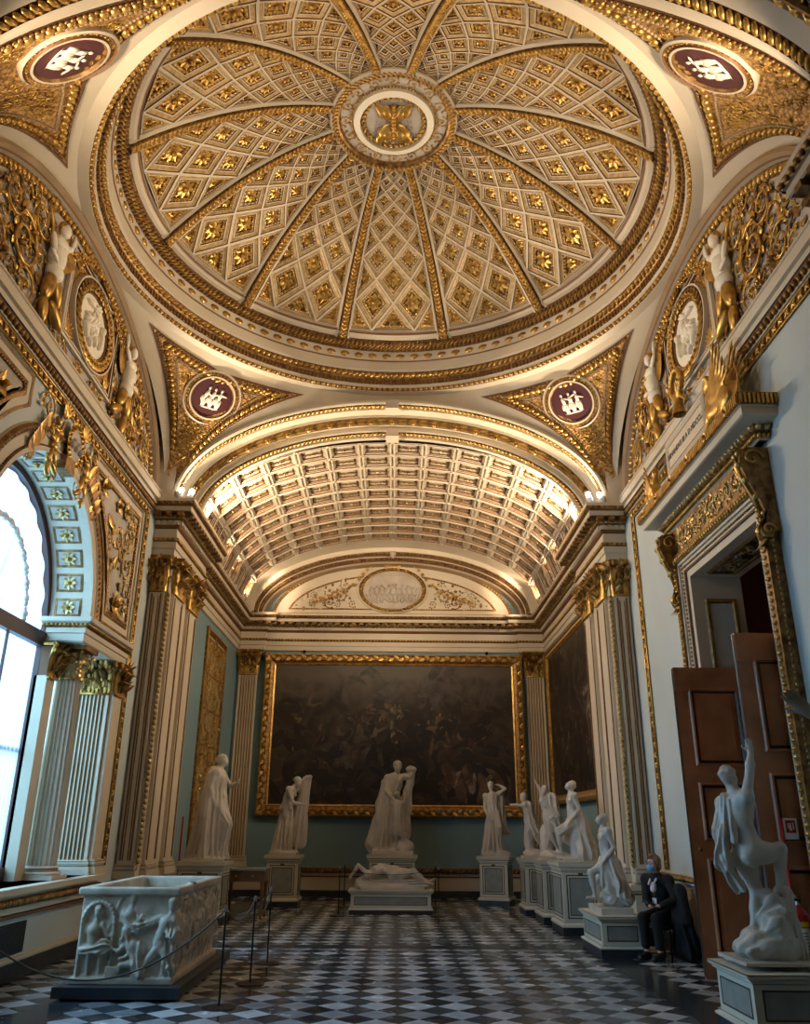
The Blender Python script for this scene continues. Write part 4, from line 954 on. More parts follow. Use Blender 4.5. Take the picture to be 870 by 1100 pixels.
# ------------------------------------------------------------------ far bay: gilded niche on the left
ni_=MB(); SN=wallS(-W,1); ni_.box((-W,19.15,1.0),(-W+.03,21.05,5.9),'gold_glass')
fill(ni_,lambda u,v,h:SN(u,v,np.asarray(h)+.03),lambda u,v:True,(19.25,20.95,1.1,5.8),150,.12,.22,('gold_glass','gold'),9,'sslr',.6)
for k in range(7): ni_.box((-W+.03,19.15,1.0+.8*k),(-W+.05,21.05,1.02+.8*k),'gold_dark')
o_=ni_.build('niche_relief',wall_left); fr=MB()
poly_frame(fr,S_L,[(18.98,.98),(21.22,.98),(21.22,6.06),(18.98,6.06)],[(0,0),(0,.05),(.06,.07),(.13,.04),(.14,0)],['gold_dark','gold','gold_dark','gold_dark']); fr.build('niche_frame',wall_left)
fl=MB(); fl.box((-W,18.4,.25),(-W+.03,18.44,1.85),'red_paint'); tag(fl.build('red_pole',None),'thin dark red pole leaning on the left wall before the gilded niche','pole')
# ------------------------------------------------------------------ right wall with doorway
wr=MB(); xr=W; DY0,DY1,DZ=8.82,11.08,5.02; IY0,IY1=DY0,DY1
wquad(wr,xr,YN,DY0,0,ZS,'wall_paint'); wquad(wr,xr,DY1,16.4,0,ZS,'wall_paint'); wquad(wr,xr,DY0,DY1,DZ,ZS,'wall_paint'); wquad(wr,xr,16.4,YB,0,ZS,'wall_teal')
V=[(W+.06,YC,ZS-.1)]+[(W+.06,10+3.95*math.cos(t),ZS-.1+2.44*math.sin(t)) for t in lt]; wr.add(V,[(0,i+1,i+2) for i in range(60)],'stucco_grey')
xd=xr+.65
for y in (DY0,DY1): wr.add([(xr,y,0),(xd,y,0),(xd,y,DZ),(xr,y,DZ)],[(0,1,2,3)],'cream')
wr.add([(xr,DY0,DZ),(xd,DY0,DZ),(xd,DY1,DZ),(xr,DY1,DZ)],[(0,1,2,3)],'cream')
# room beyond
wr.box((xd+2.6,6.5,0),(xd+2.7,13.5,7),'pink_wall'); wr.box((xd,13.4,0),(xd+2.7,13.5,7),'pink_wall'); wr.box((xd,6.5,0),(xd+2.7,6.6,7),'pink_wall'); wr.box((xd-.0,6.5,6.9),(xd+2.7,13.5,7.0),'pink_wall')
wquad(wr,xd,DY1,13.5,0,7,'pink_wall'); wquad(wr,xd,6.5,DY0,0,7,'pink_wall'); wquad(wr,xd,DY0,DY1,DZ,7,'pink_wall')
wall_right=struct('wall_right',wr)
jb=MB()   # framed reveal panels and soffit relief
for y,sg in ((DY1,-1),(DY0,1)):
    SJ=lambda u,v,h,y=y,sg=sg: np.stack([np.asarray(u),np.broadcast_to(y+sg*np.asarray(h),np.shape(u)),np.broadcast_to(v,np.shape(u))],-1)
    poly_frame(jb,SJ,[(xr+.1,.6),(xr+.55,.6),(xr+.55,4.7),(xr+.1,4.7)],[(0,.0),(.02,.03),(.05,.03),(.07,.006)],['gold_dark','gold','gold_dark','wall_paint'])
SO_=lambda u,v,h: np.stack([np.asarray(v),np.asarray(u),np.broadcast_to(DZ-np.asarray(h),np.shape(u))],-1)
SO2=lambda u,v,h: SO_(u,np.broadcast_to(v,np.shape(u)),h)
poly_frame(jb,SO2,[(DY0+.25,xr+.1),(DY1-.2,xr+.1),(DY1-.2,xr+.52),(DY0+.25,xr+.52)],[(0,.0),(.02,.03),(.05,.03),(.06,.006)],['gold_dark','gold_dark','gold_dark','stone_dark'])
fill(jb,SO2,lambda u,v:True,(DY0+.4,DY1-.35,xr+.2,xr+.42),60,.06,.12,('gold_glass','stucco_grey'),6,'srl',.6)
jb.build('door_reveal',wall_right)
gs=MB(); gstrip(S_R,[(13.6,1.1),(13.6,6.86)]); gstrip(S_R,[(6.16,1.1),(6.16,6.86)]); gstrip(S_R,[(6.1,6.90),(8.9,6.90)],.07); gstrip(S_R,[(11.6,6.90),(13.7,6.90)],.07); gs.build('gilt_border',wall_right)
ledge(1).build('wall_cornice',wall_right); lunette(S_R,wall_right,1)
dd=MB()
for ya,yb in ((YN,DY0-.4),(DY1+.4,14.2)):
    dd.box((W-.05,ya,.95),(W,yb,1.08),'cream'); rope(dd,line((W-.06,ya,1.02),(W-.06,yb,1.02)),np.array([-1.,0,0]),np.array([0,0,1.]),(0,0),.04,'gold_dark',step=.08,slant=.5); dd.box((W-.03,ya,.3),(W,yb,.9),'cream')
dd.build('dado_rail',wall_right)
bb=MB(); bb.box((W-.05,YN,0),(W,DY0-.35,.24),'stone_dark'); bb.box((W-.05,DY1+.35,0),(W,YB,.24),'stone_dark'); struct('baseboard_right',bb)
# ---- door surround
d1=struct('door_1'); ds=MB()
def dframe(inset,h0,h1,w,m): # U-shaped frame around opening at distance inset
    a0,a1,zt=DY0-inset,DY1+inset,DZ+inset
    for (ya,yb,za,zb) in ((a0-w,a0,0,zt+w),(a1,a1+w,0,zt+w),(a0,a1,zt,zt+w)): ds.box((W-h1,ya,za),(W-h0,yb,zb),m)
dframe(.0,0,.06,.10,'cream'); dframe(.10,0,.09,.05,'brown_line'); dframe(.12,0,.10,.10,'cream'); dframe(.22,0,.13,.04,'cream'); dframe(.26,0,.16,.12,'gold_dark')
P=np.array([(W,DY1+.3,0),(W,DY1+.3,DZ+.3),(W,DY0-.3,DZ+.3),(W,DY0-.3,0)])
for a_,b_ in zip(P[:-1],P[1:]):
    T=(b_-a_)/np.linalg.norm(b_-a_); Bv=np.cross([-1.,0,0],T); eggs(ds,np.array([a_,b_]),np.array([-1.,0,0]),Bv,(.16,.0),.045,.08,'gold'); beads(ds,np.array([a_,b_]),np.array([-1.,0,0]),Bv,(.10,-.14 if Bv.dot([0,0,1])>.5 or True else .14),.02,'gold_dark',step=.06)
    beads(ds,np.array([a_,b_]),np.array([-1.,0,0]),Bv,(.10,.14),.02,'gold_dark',step=.06)
ds.build('door_frame',d1)
fz=MB(); z0=DZ+.38; fz.box((W-.12,DY0-.3,z0),(W,DY1+.3,z0+.40),'gold_dark')
SF=lambda u,v,h: S_R(u,v,np.asarray(h)+.12)
for k,(dy_) in enumerate(np.linspace(-1.0,1.0,9)): put(fz,SCR,SF,YC+.05+dy_*1.12,z0+.2,1.2*k,.15,'gold_glass',.0,flip=bool(k%2))
fill(fz,SF,lambda u,v:True,(DY0-.22,DY1+.22,z0+.05,z0+.36),60,.06,.11,('gold_glass','gold'),12,'lr',.5); fz.build('frieze',d1)
cn=MB(); ya,yb=DY0-.42,DY1+.42; z0+=.40
pts=[(W,yb),(W-.02,yb),(W-.02,ya),(W,ya)]
of=plan(cn,pts,[(0.1,z0),(.13,z0+.02),(.13,z0+.08),(.18,z0+.1),(.2,z0+.16),(.22,z0+.17),(.36,z0+.18),(.38,z0+.19),(.38,z0+.28),(.41,z0+.29),(.44,z0+.42),(.44,z0+.43),(0,z0+.45)],['cream','cream','gold_dark','gold_dark','cream','cream','cream','cream','cream','gold_dark','gold_dark','cream'],-1)
plan_studs(cn,of,.19,z0+.13,BALLS,.1,(.36,.045,.045),'gold_glass',smooth=True); plan_studs(cn,of,.14,z0+.05,BALLS,.06,(.5,.04,.03),'gold',slant=.5,smooth=True)
plan_studs(cn,of,.425,z0+.355,CUBE,.05,(.55,.12,.05),'gold'); plan_studs(cn,of,.44,z0+.355,ROS5,.62,(.13,.08,.08),'gold',smooth=True)
cn.build('cornice',d1); ZC=z0+.45
for y in (DY0-.36,DY1+.36):      # scrolled consoles
    co=MB(); prof=[]; zt=z0-.02; 
    body_=[(W-.24,zt-.03),(W-.33,zt-.10),(W-.35,zt-.24),(W-.29,zt-.42),(W-.2,zt-.62),(W-.14,zt-.82),(W-.16,zt-.94),(W-.22,zt-1.02),(W-.19,zt-1.1),(W-.1,zt-1.12),(W-.06,zt-1.04)]
    n=len(body_); V=[(x,y-.085,z) for x,z in body_]+[(x,y+.085,z) for x,z in body_]; co.add(V,[(i,i+1,i+1+n,i+n) for i in range(n-1)],'gold_dark')
    back=[(W-.0,zt-.03)]+body_+[(W-.0,zt-1.04)]
    for yy in (y-.085,y+.085):
        m_=len(back); co.add([(x,yy,z) for x,z in back]+[(W-.02,yy,zt-.5)],[(i,i+1,m_) for i in range(m_-1)],'gold_dark')
        for cx_,cz_,r_ in ((W-.2,zt-.17,.12),(W-.14,zt-1.02,.07)):
            pts=[(cx_+r_*(1-t/8)*math.cos(t),yy+(.01 if yy>y else -.01),cz_+r_*(1-t/8)*math.sin(t)) for t in np.linspace(0,7.5,20)]; tube(co,pts,.018,'gold',5)
    tube(co,[(x-.01,y,z) for x,z in body_],.028,'gold',6)
    for x,z in body_[1:6]: 
        V,F=BALLS; co.add(V*.035+np.array([x-.01,y+.05,z]),F,'gold_glass',True); co.add(V*.035+np.array([x-.01,y-.05,z]),F,'gold_glass',True)
    for k in range(4): V,F=LEAF; co.add(np.array([W-.12,y,zt-1.06])+V[:,:1]*np.array([-.1+.02*k,0,-.2])+V[:,1:2]*np.array([0,.16,0])+V[:,2:]*np.array([-.3+.1*k,0,0]),F,'gold_glass',True)
    co.build('console',d1)
ip=MB(); ya,yb,za,zb=9.5,11.1,6.56,7.08; SI=lambda u,v,h: S_R(u,v,np.asarray(h)+.16)
ip.box((W-.17,ya-.04,za-.04),(W,yb+.04,zb+.04),'cream'); poly_frame(ip,SI,[(ya,za),(yb,za),(yb,zb),(ya,zb)],[(0,.02),(.04,.05),(.08,.02),(.1,.02)],['cream','cream','gold_dark','cream'])
ipo=ip.build('inscription_panel',d1)
def text(s,loc,rot,size,m,parent=None,name='inscription',ext=.004,align='CENTER'):
    cu=bpy.data.curves.new(name,'FONT'); cu.body=s; cu.size=size; cu.align_x=align; cu.align_y='CENTER'; cu.extrude=ext; cu.materials.append(M[m])
    o=bpy.data.objects.new(name,cu); C.objects.link(o); o.location=loc; o.rotation_euler=rot; bpy.context.view_layer.update()
    me=bpy.data.meshes.new_from_object(o.evaluated_get(bpy.context.evaluated_depsgraph_get())); bpy.data.objects.remove(o)
    o2=bpy.data.objects.new(name,me); C.objects.link(o2); o2.location=loc; o2.rotation_euler=rot; o2.parent=parent; 
    if not me.materials: me.materials.append(M[m])
    return o2
text('FERDINANDVS III A D MDCCLXXX',(W-.185,(ya+yb)/2,(za+zb)/2),(PI/2,0,-PI/2),.12,'letter',ipo)
# door leaves opened square to the wall
def leaf(y,label,hy):
    lf=MB(); x0,x1,zt=3.86,4.88,3.72; t=.05; lf.box((x0,y,.02),(x1,y+t,zt),'wood_door')
    for yy,sg in ((y,-1),(y+t,1)):
        SD=lambda u,v,h,yy=yy,sg=sg: np.stack([np.asarray(u),np.broadcast_to(yy+sg*np.asarray(h),np.shape(u)),np.broadcast_to(v,np.shape(u))],-1)
        for za_,zb_ in ((.22,1.35),(1.55,2.25),(2.45,3.45)):
            poly_frame(lf,SD,[(x0+.17,za_),(x1-.17,za_),(x1-.17,zb_),(x0+.17,zb_)],[(0,.001),(.015,.025),(.035,.028),(.06,.004),(.07,.004),(.13,.014)],['wood_door','wood_door','wood_dark','wood_dark','wood_door','wood_door'])
        lf.box((x0,min(yy,yy+sg*.02),3.4),(x1,max(yy,yy+sg*.02),3.72),'wood_door')
    o=lf.build('door_leaf',d1)
    hb=MB(); hb.box((x0-.012,y+.012,.1),(x0,y+.038,3.6),'steel'); hb.box((x0-.02,y-.002,.05),(x0-.005,y+.01,3.7),'steel'); hb.build('edge_strip',o)
    kb=MB(); V,F=BALLS; kb.add(V*.03+np.array([x0+.09,y-.04,1.45]),F,'gold_dark',True); kb.build('door_knob',o)
leaf(11.02,'',0); leaf(8.9,'',0)
# ------------------------------------------------------------------ far piers with pilasters, entablatures, back wall
wb=MB(); wb.add([(-W,YB,0),(W,YB,0),(W,YB,ZS+2.2),(-W,YB,ZS+2.2)],[(0,1,2,3)],'wall_teal'); wall_back=struct('wall_back',wb)
for sx in (-1,1):
    nm=trim(); t=struct(nm); xi=sx*3.98
    for (ya,yb,inw) in ((14.3,16.5,0),(3.2,5.5,1)):
        pb=MB(); x0,x1=sorted((xi,sx*W)); pb.box((x0,ya,0),(x1,yb,6.3),'cream')
        pb.box(*[(min(sx*3.9,sx*W),ya-.06,.72),(max(sx*3.9,sx*W),yb+.06,.86)],'cream'); pb.box((min(sx*3.93,sx*W),ya-.04,0),(max(sx*3.93,sx*W),yb+.04,.24),'stone_dark')
        plan(pb,[(sx*W,yb),(xi,yb),(xi,ya),(sx*W,ya)],[(0.02,.70),(.06,.74),(.1,.76),(.1,.84),(.05,.86),(0,.88)],['brown_line','gold_dark','cream','cream','cream'],-sx)
        pb.build('pier',t)
        fy=ya if not inw else yb; fn=-1 if not inw else 1
        for (c,ax,nr,w) in (((sx*4.17,fy,0),(1,0,0),(0,fn,0),.26),((xi,(fy-fn*.5),0),(0,1,0),(-sx,0,0),.62),((xi,(fy-fn*1.6),0),(0,1,0),(-sx,0,0),.62)):
            p_=MB(); c=np.array(c,float); axv=np.array(ax,float); nv=np.array(nr,float)
            def bx3(u0,u1,d0,d1,z0_,z1_,m):
                A=c+axv*u0+nv*d0; B=c+axv*u1+nv*d1; p_.box((min(A[0],B[0]),min(A[1],B[1]),z0_),(max(A[0],B[0]),max(A[1],B[1]),z1_),m)
            bx3(-w/2,w/2,0,.06,1.08,5.62,'cream')
            for s in (-1,1): bx3(s*(w/2-.05)-.012,s*(w/2-.05)+.012,.06,.075,1.15,5.55,'brown_line'); bx3(s*(w/2-.09)-.008,s*(w/2-.09)+.008,.06,.07,1.15,5.5,'gold_dark')
            base_block(p_,c+[0,0,.88],ax,nr,w,.06,.22); p_.build('pilaster_shaft',t)
            cp=MB(); capital(cp,c+[0,0,5.6],ax,nr,w,.08,.66); cp.build('capital',t)
        gb=MB(); cx=np.array([sx*4.0,fy,0]); tube(gb,[(xi+sx*0.0,fy+fn*.01,1.1),(xi,fy+fn*.01,5.6)],.02,'gold_dark',6)
        P=line((xi,fy,1.1),(xi,fy,5.6)); nn=np.array([-sx*.7,fn*.7,0]); rope(gb,P,nn,np.cross(nn,[0,0,1.]),(.01,0),.035,'gold_glass',step=.09,slant=.5); gb.build('gilt_bead',t)
    eb=MB()
    entab(eb,[(sx*W,YB-.0),(sx*W,16.6),(sx*3.99,16.6),(sx*3.99,14.28),(sx*W,14.28)] ,-sx); entab(eb,[(sx*W,5.5),(sx*3.99,5.5),(sx*3.99,3.1),(sx*W,3.1),(sx*W,YN)],-sx)
    for ya,yb in ((14.28,16.6),(3.1,5.5)): 
        x0,x1=sorted((sx*3.62,sx*W)); eb.box((x0,ya-.35,ZS-.01),(x1,yb+.35,ZS+.0),'cream')
    # wall between entablature and vault springing, corner returns
    eb.build('entablature',t)
# filler walls above the cornice corners
cf=MB()
for sx in (-1,1):
    for y in (Y1,Y0):
        pass
# back wall trim
bt=struct(trim()); eb=MB()
entab(eb,[(-W,YB),(-3.62,YB),(-3.62,YB-.12),(-4.2,YB-.12)][:2]+[(W,YB)],-1); 
for sx in (-1,1): entab(eb,[(sx*4.33,YB-.02),(sx*3.6,YB-.02),(sx*3.6,YB)] if False else [(sx*4.25,YB-.1),(sx*3.6,YB-.1),(sx*3.6,YB)],sx if False else (1 if sx>0 else -1))
eb.build('entablature',bt)
for sx in (-1,1):
    p_=MB(); fluted(p_,(sx*3.98,YB,0),(1,0,0),(0,-1,0),.5,.08,.95,5.62,6,'cream','cream_dark'); base_block(p_,(sx*3.98,YB,.7),(1,0,0),(0,-1,0),.5,.08,.25); p_.build('pilaster_shaft',bt); cp=MB(); capital(cp,(sx*3.98,YB,5.6),(1,0,0),(0,-1,0),.5,.08,.68); cp.build('capital',bt)
da=MB(); da.box((-W,YB-.05,.0),(W,YB,.58),'cream'); da.box((-W,YB-.07,0),(W,YB,.16),'stone_dark'); da.box((-W,YB-.08,.56),(W,YB,.68),'brown_line'); da.box((-W,YB-.06,.46),(W,YB,.50),'brown_line')
rope(da,line((-W,YB-.09,.62),(W,YB-.09,.62)),np.array([0,-1.,0]),np.array([0,0,1.]),(0,0),.05,'gold_dark',step=.1,slant=.6); da.build('dado',wall_back)
# lunette on the back wall
S_B=backS(YB); lb=MB()
def larc(a_,b_,z,n=30,lim=1.): return [(a_*math.cos(t),z+b_*math.sin(t)) for t in np.linspace(0,PI,n)]
def lseg(xh,zb,inset):  # segment panel polygon under the arch
    p=[( (3.45-inset)*math.cos(t), 7.22+(1.66-inset*.85)*math.sin(t)) for t in np.linspace(0,PI,41)]; p=[q_ for q_ in p if q_[1]>zb+.02]
    x_=(3.45-inset)*math.sqrt(max(0,1-((zb-7.22)/(1.66-inset*.85))**2)); return np.array([(-x_,zb),(x_,zb)]+p)
for ins,zb,m,h in ((0,7.28,'gold_dark',.015),(.1,7.36,'cream',.02),(.42,7.46,'gold_dark',.025),(.48,7.5,'cream',.03)):
    P_=lseg(0,zb,ins); lb.add(S_B(P_[:,0],P_[:,1],np.full(len(P_),h)),[tuple(range(len(P_)))],m)
P_=lseg(0,7.32,.05); poly_studs(lb,S_B,P_,.02,.08,.03,'gold'); P_=lseg(0,7.48,.45); poly_studs(lb,S_B,P_,.03,.07,.018,'gold')
inside=lambda u,v: v>7.58 and (u/2.85)**2+((v-7.25)/1.22)**2<1 and (u/1.2)**2+((v-8.04)/.85)**2>1
for sg in (-1,1):
    for k,(u,v,s) in enumerate(((1.5,7.85,.2),(1.95,7.75,.15),(2.3,7.68,.12),(1.4,8.2,.14))): put(lb,SCR,S_B,sg*u,v,k+.5 if sg>0 else -k-.5,s,'cream_dark',.03,flip=sg<0)
    for k in range(14): put(lb,ROS5,S_B,sg*(1.15+.085*k+.0),8.2-.5*(k/13)**.6+.06*math.sin(k*1.9),k,.07,'gold',.05)
    for k in range(9): put(lb,ROS5,S_B,sg*(.2+.11*k),8.95-.012*k*k,k,.075,'gold',.06)
    for k in range(5): put(lb,LEAF,S_B,sg*.05,8.72,PI/2-sg*(.25+.3*k),.28-.02*k,'gold',.06)
fill(lb,S_B,inside,(0,2.9,7.5,8.6),40,.08,.14,('cream_dark','gold_dark','cream'),2,'slr',.6,mir=0,h=.03)
def ovl(r,h): return S_B(1.02*r*np.cos(a36_),8.04+.69*r*np.sin(a36_),np.full(60,h))
a36_=np.linspace(0,2*PI,61)[:-1]
for (r1,h1),(r2,h2),m in (((1.0,.03),(.99,.1),'cream'),((.99,.1),(.95,.11),'cream'),((.95,.11),(.93,.06),'brown_line'),((.93,.06),(.84,.07),'gold_dark'),((.84,.07),(.82,.1),'cream'),((.82,.1),(.78,.04),'cream')):
    k=np.arange(60); k2=(k+1)%60; lb.add(np.concatenate([ovl(r1,h1),ovl(r2,h2)]),np.stack([k,k2,k2+60,k+60],1),m,True)
rope(lb,ovl(.885,.08),np.array([0,-1.,0]),(ovl(1.,.08)-ovl(.9,.08))/np.linalg.norm(ovl(1.,.08)-ovl(.9,.08),axis=1)[:,None],(0,0),.045,'gold',closed=True,step=.11,slant=.4)
lb.build('lunette_relief',wall_back)
orl=MB(); orl.add(ovl(.79,.04),[tuple(range(60))],'stucco_grey'); r=random.Random(3)
for i in range(9):
    bx=-.62+.155*i; ht=.3*math.sqrt(max(.05,1-(bx/.78)**2)); ln=r.uniform(-.4,.4)
    def bl(u,v,ru,rv,an):
        V,F=BALL; x=V[:,0]*ru; y=V[:,1]*rv; orl.add(S_B(x*math.cos(an)-y*math.sin(an)+u,x*math.sin(an)+y*math.cos(an)+v,.05+V[:,2]*.05),F,'stucco_grey',True)
    zc=8.0; bl(bx,zc+.02,.065,.13,ln); bl(bx-ln*.12,zc+.2*ht/.3,.04,.05,0); bl(bx-.05,zc-.2,.04,.15,.3-ln); bl(bx+.05,zc-.2,.04,.15,-.2-ln); bl(bx+.1,zc+.1,.11,.03,r.uniform(-1,1))
orl.build('oval_relief',bpy.data.objects['lunette_relief'] if False else wall_back)
# wall behind the camera; unseen outer shell added to keep sky light out
wn=MB(); wn.add([(-W,YN,0),(W,YN,0),(W,YN,ZS+2.2),(-W,YN,ZS+2.2)],[(0,1,2,3)],'wall_paint'); struct('wall_near',wn)
sh_=MB(); sh_.box((-4.6,-1.6,12.6),(4.6,23,12.7),'cream_dark'); sh_.box((-4.6,YB+.02,ZS),(4.6,YB+.1,12.6),'cream_dark')
for x in (-W-.12,W+.12):
    sh_.box((min(x,x+.02*np.sign(x)),-1.6,ZS-.6),(max(x,x+.02*np.sign(x)),23,12.6),'cream_dark')
sh_.build('light_block_shell',ceiling)
bk=MB() # strips that close the shell between wall tops and vault springing
for sx in (-1,1):
    for ya,yb in ((14.0,YB),(YN,5.8)):
        x0,x1=sorted((sx*3.9,sx*W)); bk.box((x0,ya,ZS-.02),(x1,yb,ZS+.0),'cream')
bk.build('springing_ledge',ceiling)
# ------------------------------------------------------------------ implicit sculpting: smooth unions of tapered capsules, surface nets
def V3(*a): return np.array(a,float)
class Sculpt:
    def __init__(s, lo, hi, vox):
        s.lo=np.array(lo,float); s.vox=vox; s.n=np.ceil((np.array(hi)-s.lo)/vox).astype(int)+1
        s.F=np.full(tuple(s.n),.6,np.float32)
        s.ax=[s.lo[i]+vox*np.arange(s.n[i]) for i in range(3)]
    def block(s, lo, hi, m):
        i0=np.clip(np.floor((np.array(lo)-m-s.lo)/s.vox).astype(int),0,s.n-1); i1=np.clip(np.ceil((np.array(hi)+m-s.lo)/s.vox).astype(int)+1,1,s.n)
        if np.any(i1<=i0): return None,None
        sl=tuple(slice(a,b) for a,b in zip(i0,i1)); g=np.stack(np.meshgrid(*[s.ax[i][sl[i]] for i in range(3)],indexing='ij'),-1).astype(np.float32); return sl,g
    def merge(s, sl, d, k, sub=False):
        a=s.F[sl]
        if sub:
            d=-d; h=np.maximum(k-np.abs(a-d),0)/k; s.F[sl]=np.maximum(a,d)+h*h*k*.25
        else:
            h=np.maximum(k-np.abs(a-d),0)/k; s.F[sl]=np.minimum(a,d)-h*h*k*.25
    def cone(s, a, b, ra, rb=None, k=.03, fold=None, flat=None, sub=False):
        """tapered capsule; fold=(n,amp,twist) grooves round the axis; flat=(axis vector, factor) squashes"""
        rb=ra if rb is None else rb; a=np.array(a,float); b=np.array(b,float); r=max(ra,rb)
        am=(2.5*fold[1] if fold else 0)
        sl,g=s.block(np.minimum(a,b)-r*1.0, np.maximum(a,b)+r*1.0, k+.03+am)
        if sl is None: return
        p=g-a; ba=b-a; L2=ba.dot(ba)+1e-9
        if flat is not None:
            f=np.array(flat[0],float); f/=np.linalg.norm(f); p=p+(p@f)[...,None]*f*(1/flat[1]-1); fb=ba+ba.dot(f)*f*(1/flat[1]-1)
            ba=fb; L2=ba.dot(ba)+1e-9
        t=np.clip((p@ba)/L2,0,1); rad=ra+(rb-ra)*t; q=p-t[...,None]*ba
        d=np.sqrt((q*q).sum(-1)+1e-9)-rad
        if fold:
            z=ba/math.sqrt(L2); u=np.cross(z,[.3,1,.2]); u/=np.linalg.norm(u); v=np.cross(z,u); th=np.arctan2(q@v,q@u)
            w_=th*fold[0]+fold[2]*t*3+1.3*np.sin(th*3+t*4)+.6*np.sin(th*7.3+2*t)
            amp=1.9*fold[1]*(.35+.65*t if len(fold)<4 else 1)
            d=d+amp*(np.abs(np.sin(w_*.5))*2-1.2)
        s.merge(sl,d.astype(np.float32),k,sub)
    def ell(s, c, r, k=.03, R=None, sub=False, fold=None):
        c=np.array(c,float); r=np.array(r,float); m=r.max(); sl,g=s.block(c-m,c+m,k+.02)
        if sl is None: return
        p=g-c
        if R is not None: p=p@np.array(R)       # columns = local axes
        q=p/r; l=np.sqrt((q*q).sum(-1)+1e-9); d=(l-1)*min(r.min()*1.0,m)*np.clip(l*0+1,0,1)
        l2=np.sqrt(((p/(r*r))**2).sum(-1)+1e-9); d=l*(l-1)/l2
        s.merge(sl,d.astype(np.float32),k,sub)
    def box(s, c, h, k=.02, rnd=.01, R=None, sub=False):
        c=np.array(c,float); h=np.array(h,float); m=np.linalg.norm(h); sl,g=s.block(c-(h if R is None else m),c+(h if R is None else m),k+.02)
        if sl is None: return
        p=g-c
        if R is not None: p=p@np.array(R)
        q=np.abs(p)-h+rnd; d=np.sqrt((np.maximum(q,0)**2).sum(-1))+np.minimum(q.max(-1),0)-rnd
        s.merge(sl,d.astype(np.float32),k,sub)
    def rock(s, c, r, seed=0, amp=.03, k=.04, fr=9.):
        c=np.array(c,float); r=np.array(r,float); sl,g=s.block(c-r,c+r,k+.03+amp); 
        if sl is None: return
        p=g-c; q=p/r; l=np.sqrt((q*q).sum(-1)+1e-9); l2=np.sqrt(((p/(r*r))**2).sum(-1)+1e-9); d=l*(l-1)/l2
        x,y,z=g[...,0],g[...,1],g[...,2]; o=seed*1.7
        d=d+amp*(np.sin(fr*x+o)*np.cos(fr*1.1*z+o*2)+.6*np.sin(fr*2.1*y+fr*1.3*z+o)+.4*np.abs(np.sin(fr*2.7*x+fr*1.9*y-fr*1.2*z)))
        s.merge(sl,d.astype(np.float32),k)
    def mesh(s, name, m, parent=None, noise=0., smooth=1):
        F=s.F
        if noise:
            g=np.stack(np.meshgrid(*s.ax,indexing='ij'),-1); F=F+noise*(np.sin(31*g[...,0]+5*g[...,2])*np.sin(27*g[...,2])*np.cos(29*g[...,1]))
        for _ in range(smooth):
            G=F.copy(); 
            for ax in range(3):
                sl0=[slice(None)]*3; sl1=[slice(None)]*3; slm=[slice(None)]*3; sl0[ax]=slice(0,-2); sl1[ax]=slice(2,None); slm[ax]=slice(1,-1)
                H=G.copy(); H[tuple(slm)]=.5*G[tuple(slm)]+.25*(G[tuple(sl0)]+G[tuple(sl1)]); G=H
            F=G
        S=F<0; n=s.n; acc=np.zeros(tuple(n-1)+(3,),np.float32); cnt=np.zeros(tuple(n-1),np.float32)
        offs=[(i,j,k) for i in (0,1) for j in (0,1) for k in (0,1)]
        def sub(A,o): return A[tuple(slice(o[i],o[i]+n[i]-1) for i in range(3))]
        for a in offs:
            for ax in range(3):
                if a[ax]: continue
                b=list(a); b[ax]=1; Fa,Fb=sub(F,a),sub(F,b); x=(Fa<0)!=(Fb<0); t=np.where(x,Fa/(Fa-Fb+1e-12),0)
                for c in range(3): acc[...,c]+=np.where(x,a[c]+(t if c==ax else 0),0)
                cnt+=x
        act=cnt>0; idx=-np.ones(act.shape,np.int64); idx[act]=np.arange(act.sum()); I=np.argwhere(act)
        V=s.lo+(I+acc[act]/cnt[act][:,None])*s.vox
        Q=[]
        for ax in range(3):
            u,v=(ax+1)%3,(ax+2)%3; sa=[slice(None)]*3; sb=[slice(None)]*3; sa[ax]=slice(0,-1); sb[ax]=slice(1,None)
            A=S[tuple(sa)]; B=S[tuple(sb)]; E=np.argwhere(A!=B); 
            ok=(E[:,u]>0)&(E[:,v]>0)&(E[:,u]<n[u]-1)&(E[:,v]<n[v]-1); E=E[ok]
            if len(E)==0: continue
            e=np.zeros(3,int)
            def at(du,dv): X=E.copy(); X[:,u]-=du; X[:,v]-=dv; return idx[X[:,0],X[:,1],X[:,2]]
            q=np.stack([at(1,1),at(0,1),at(0,0),at(1,0)],1); inside=A[E[:,0],E[:,1],E[:,2]]; q=np.where(inside[:,None],q,q[:,::-1]); Q.append(q)
        Q=np.concatenate(Q); Q=Q[(Q>=0).all(1)]
        mb=MB(); mb.add(V,Q,m,True); return mb.build(name,parent)
def nrm(v): v=np.array(v,float); return v/(np.linalg.norm(v)+1e-9)
def frame(z, y):   # columns x,y,z with z exact
    z=nrm(z); x=nrm(np.cross(y,z)); y=np.cross(z,x); return np.stack([x,y,z],1)
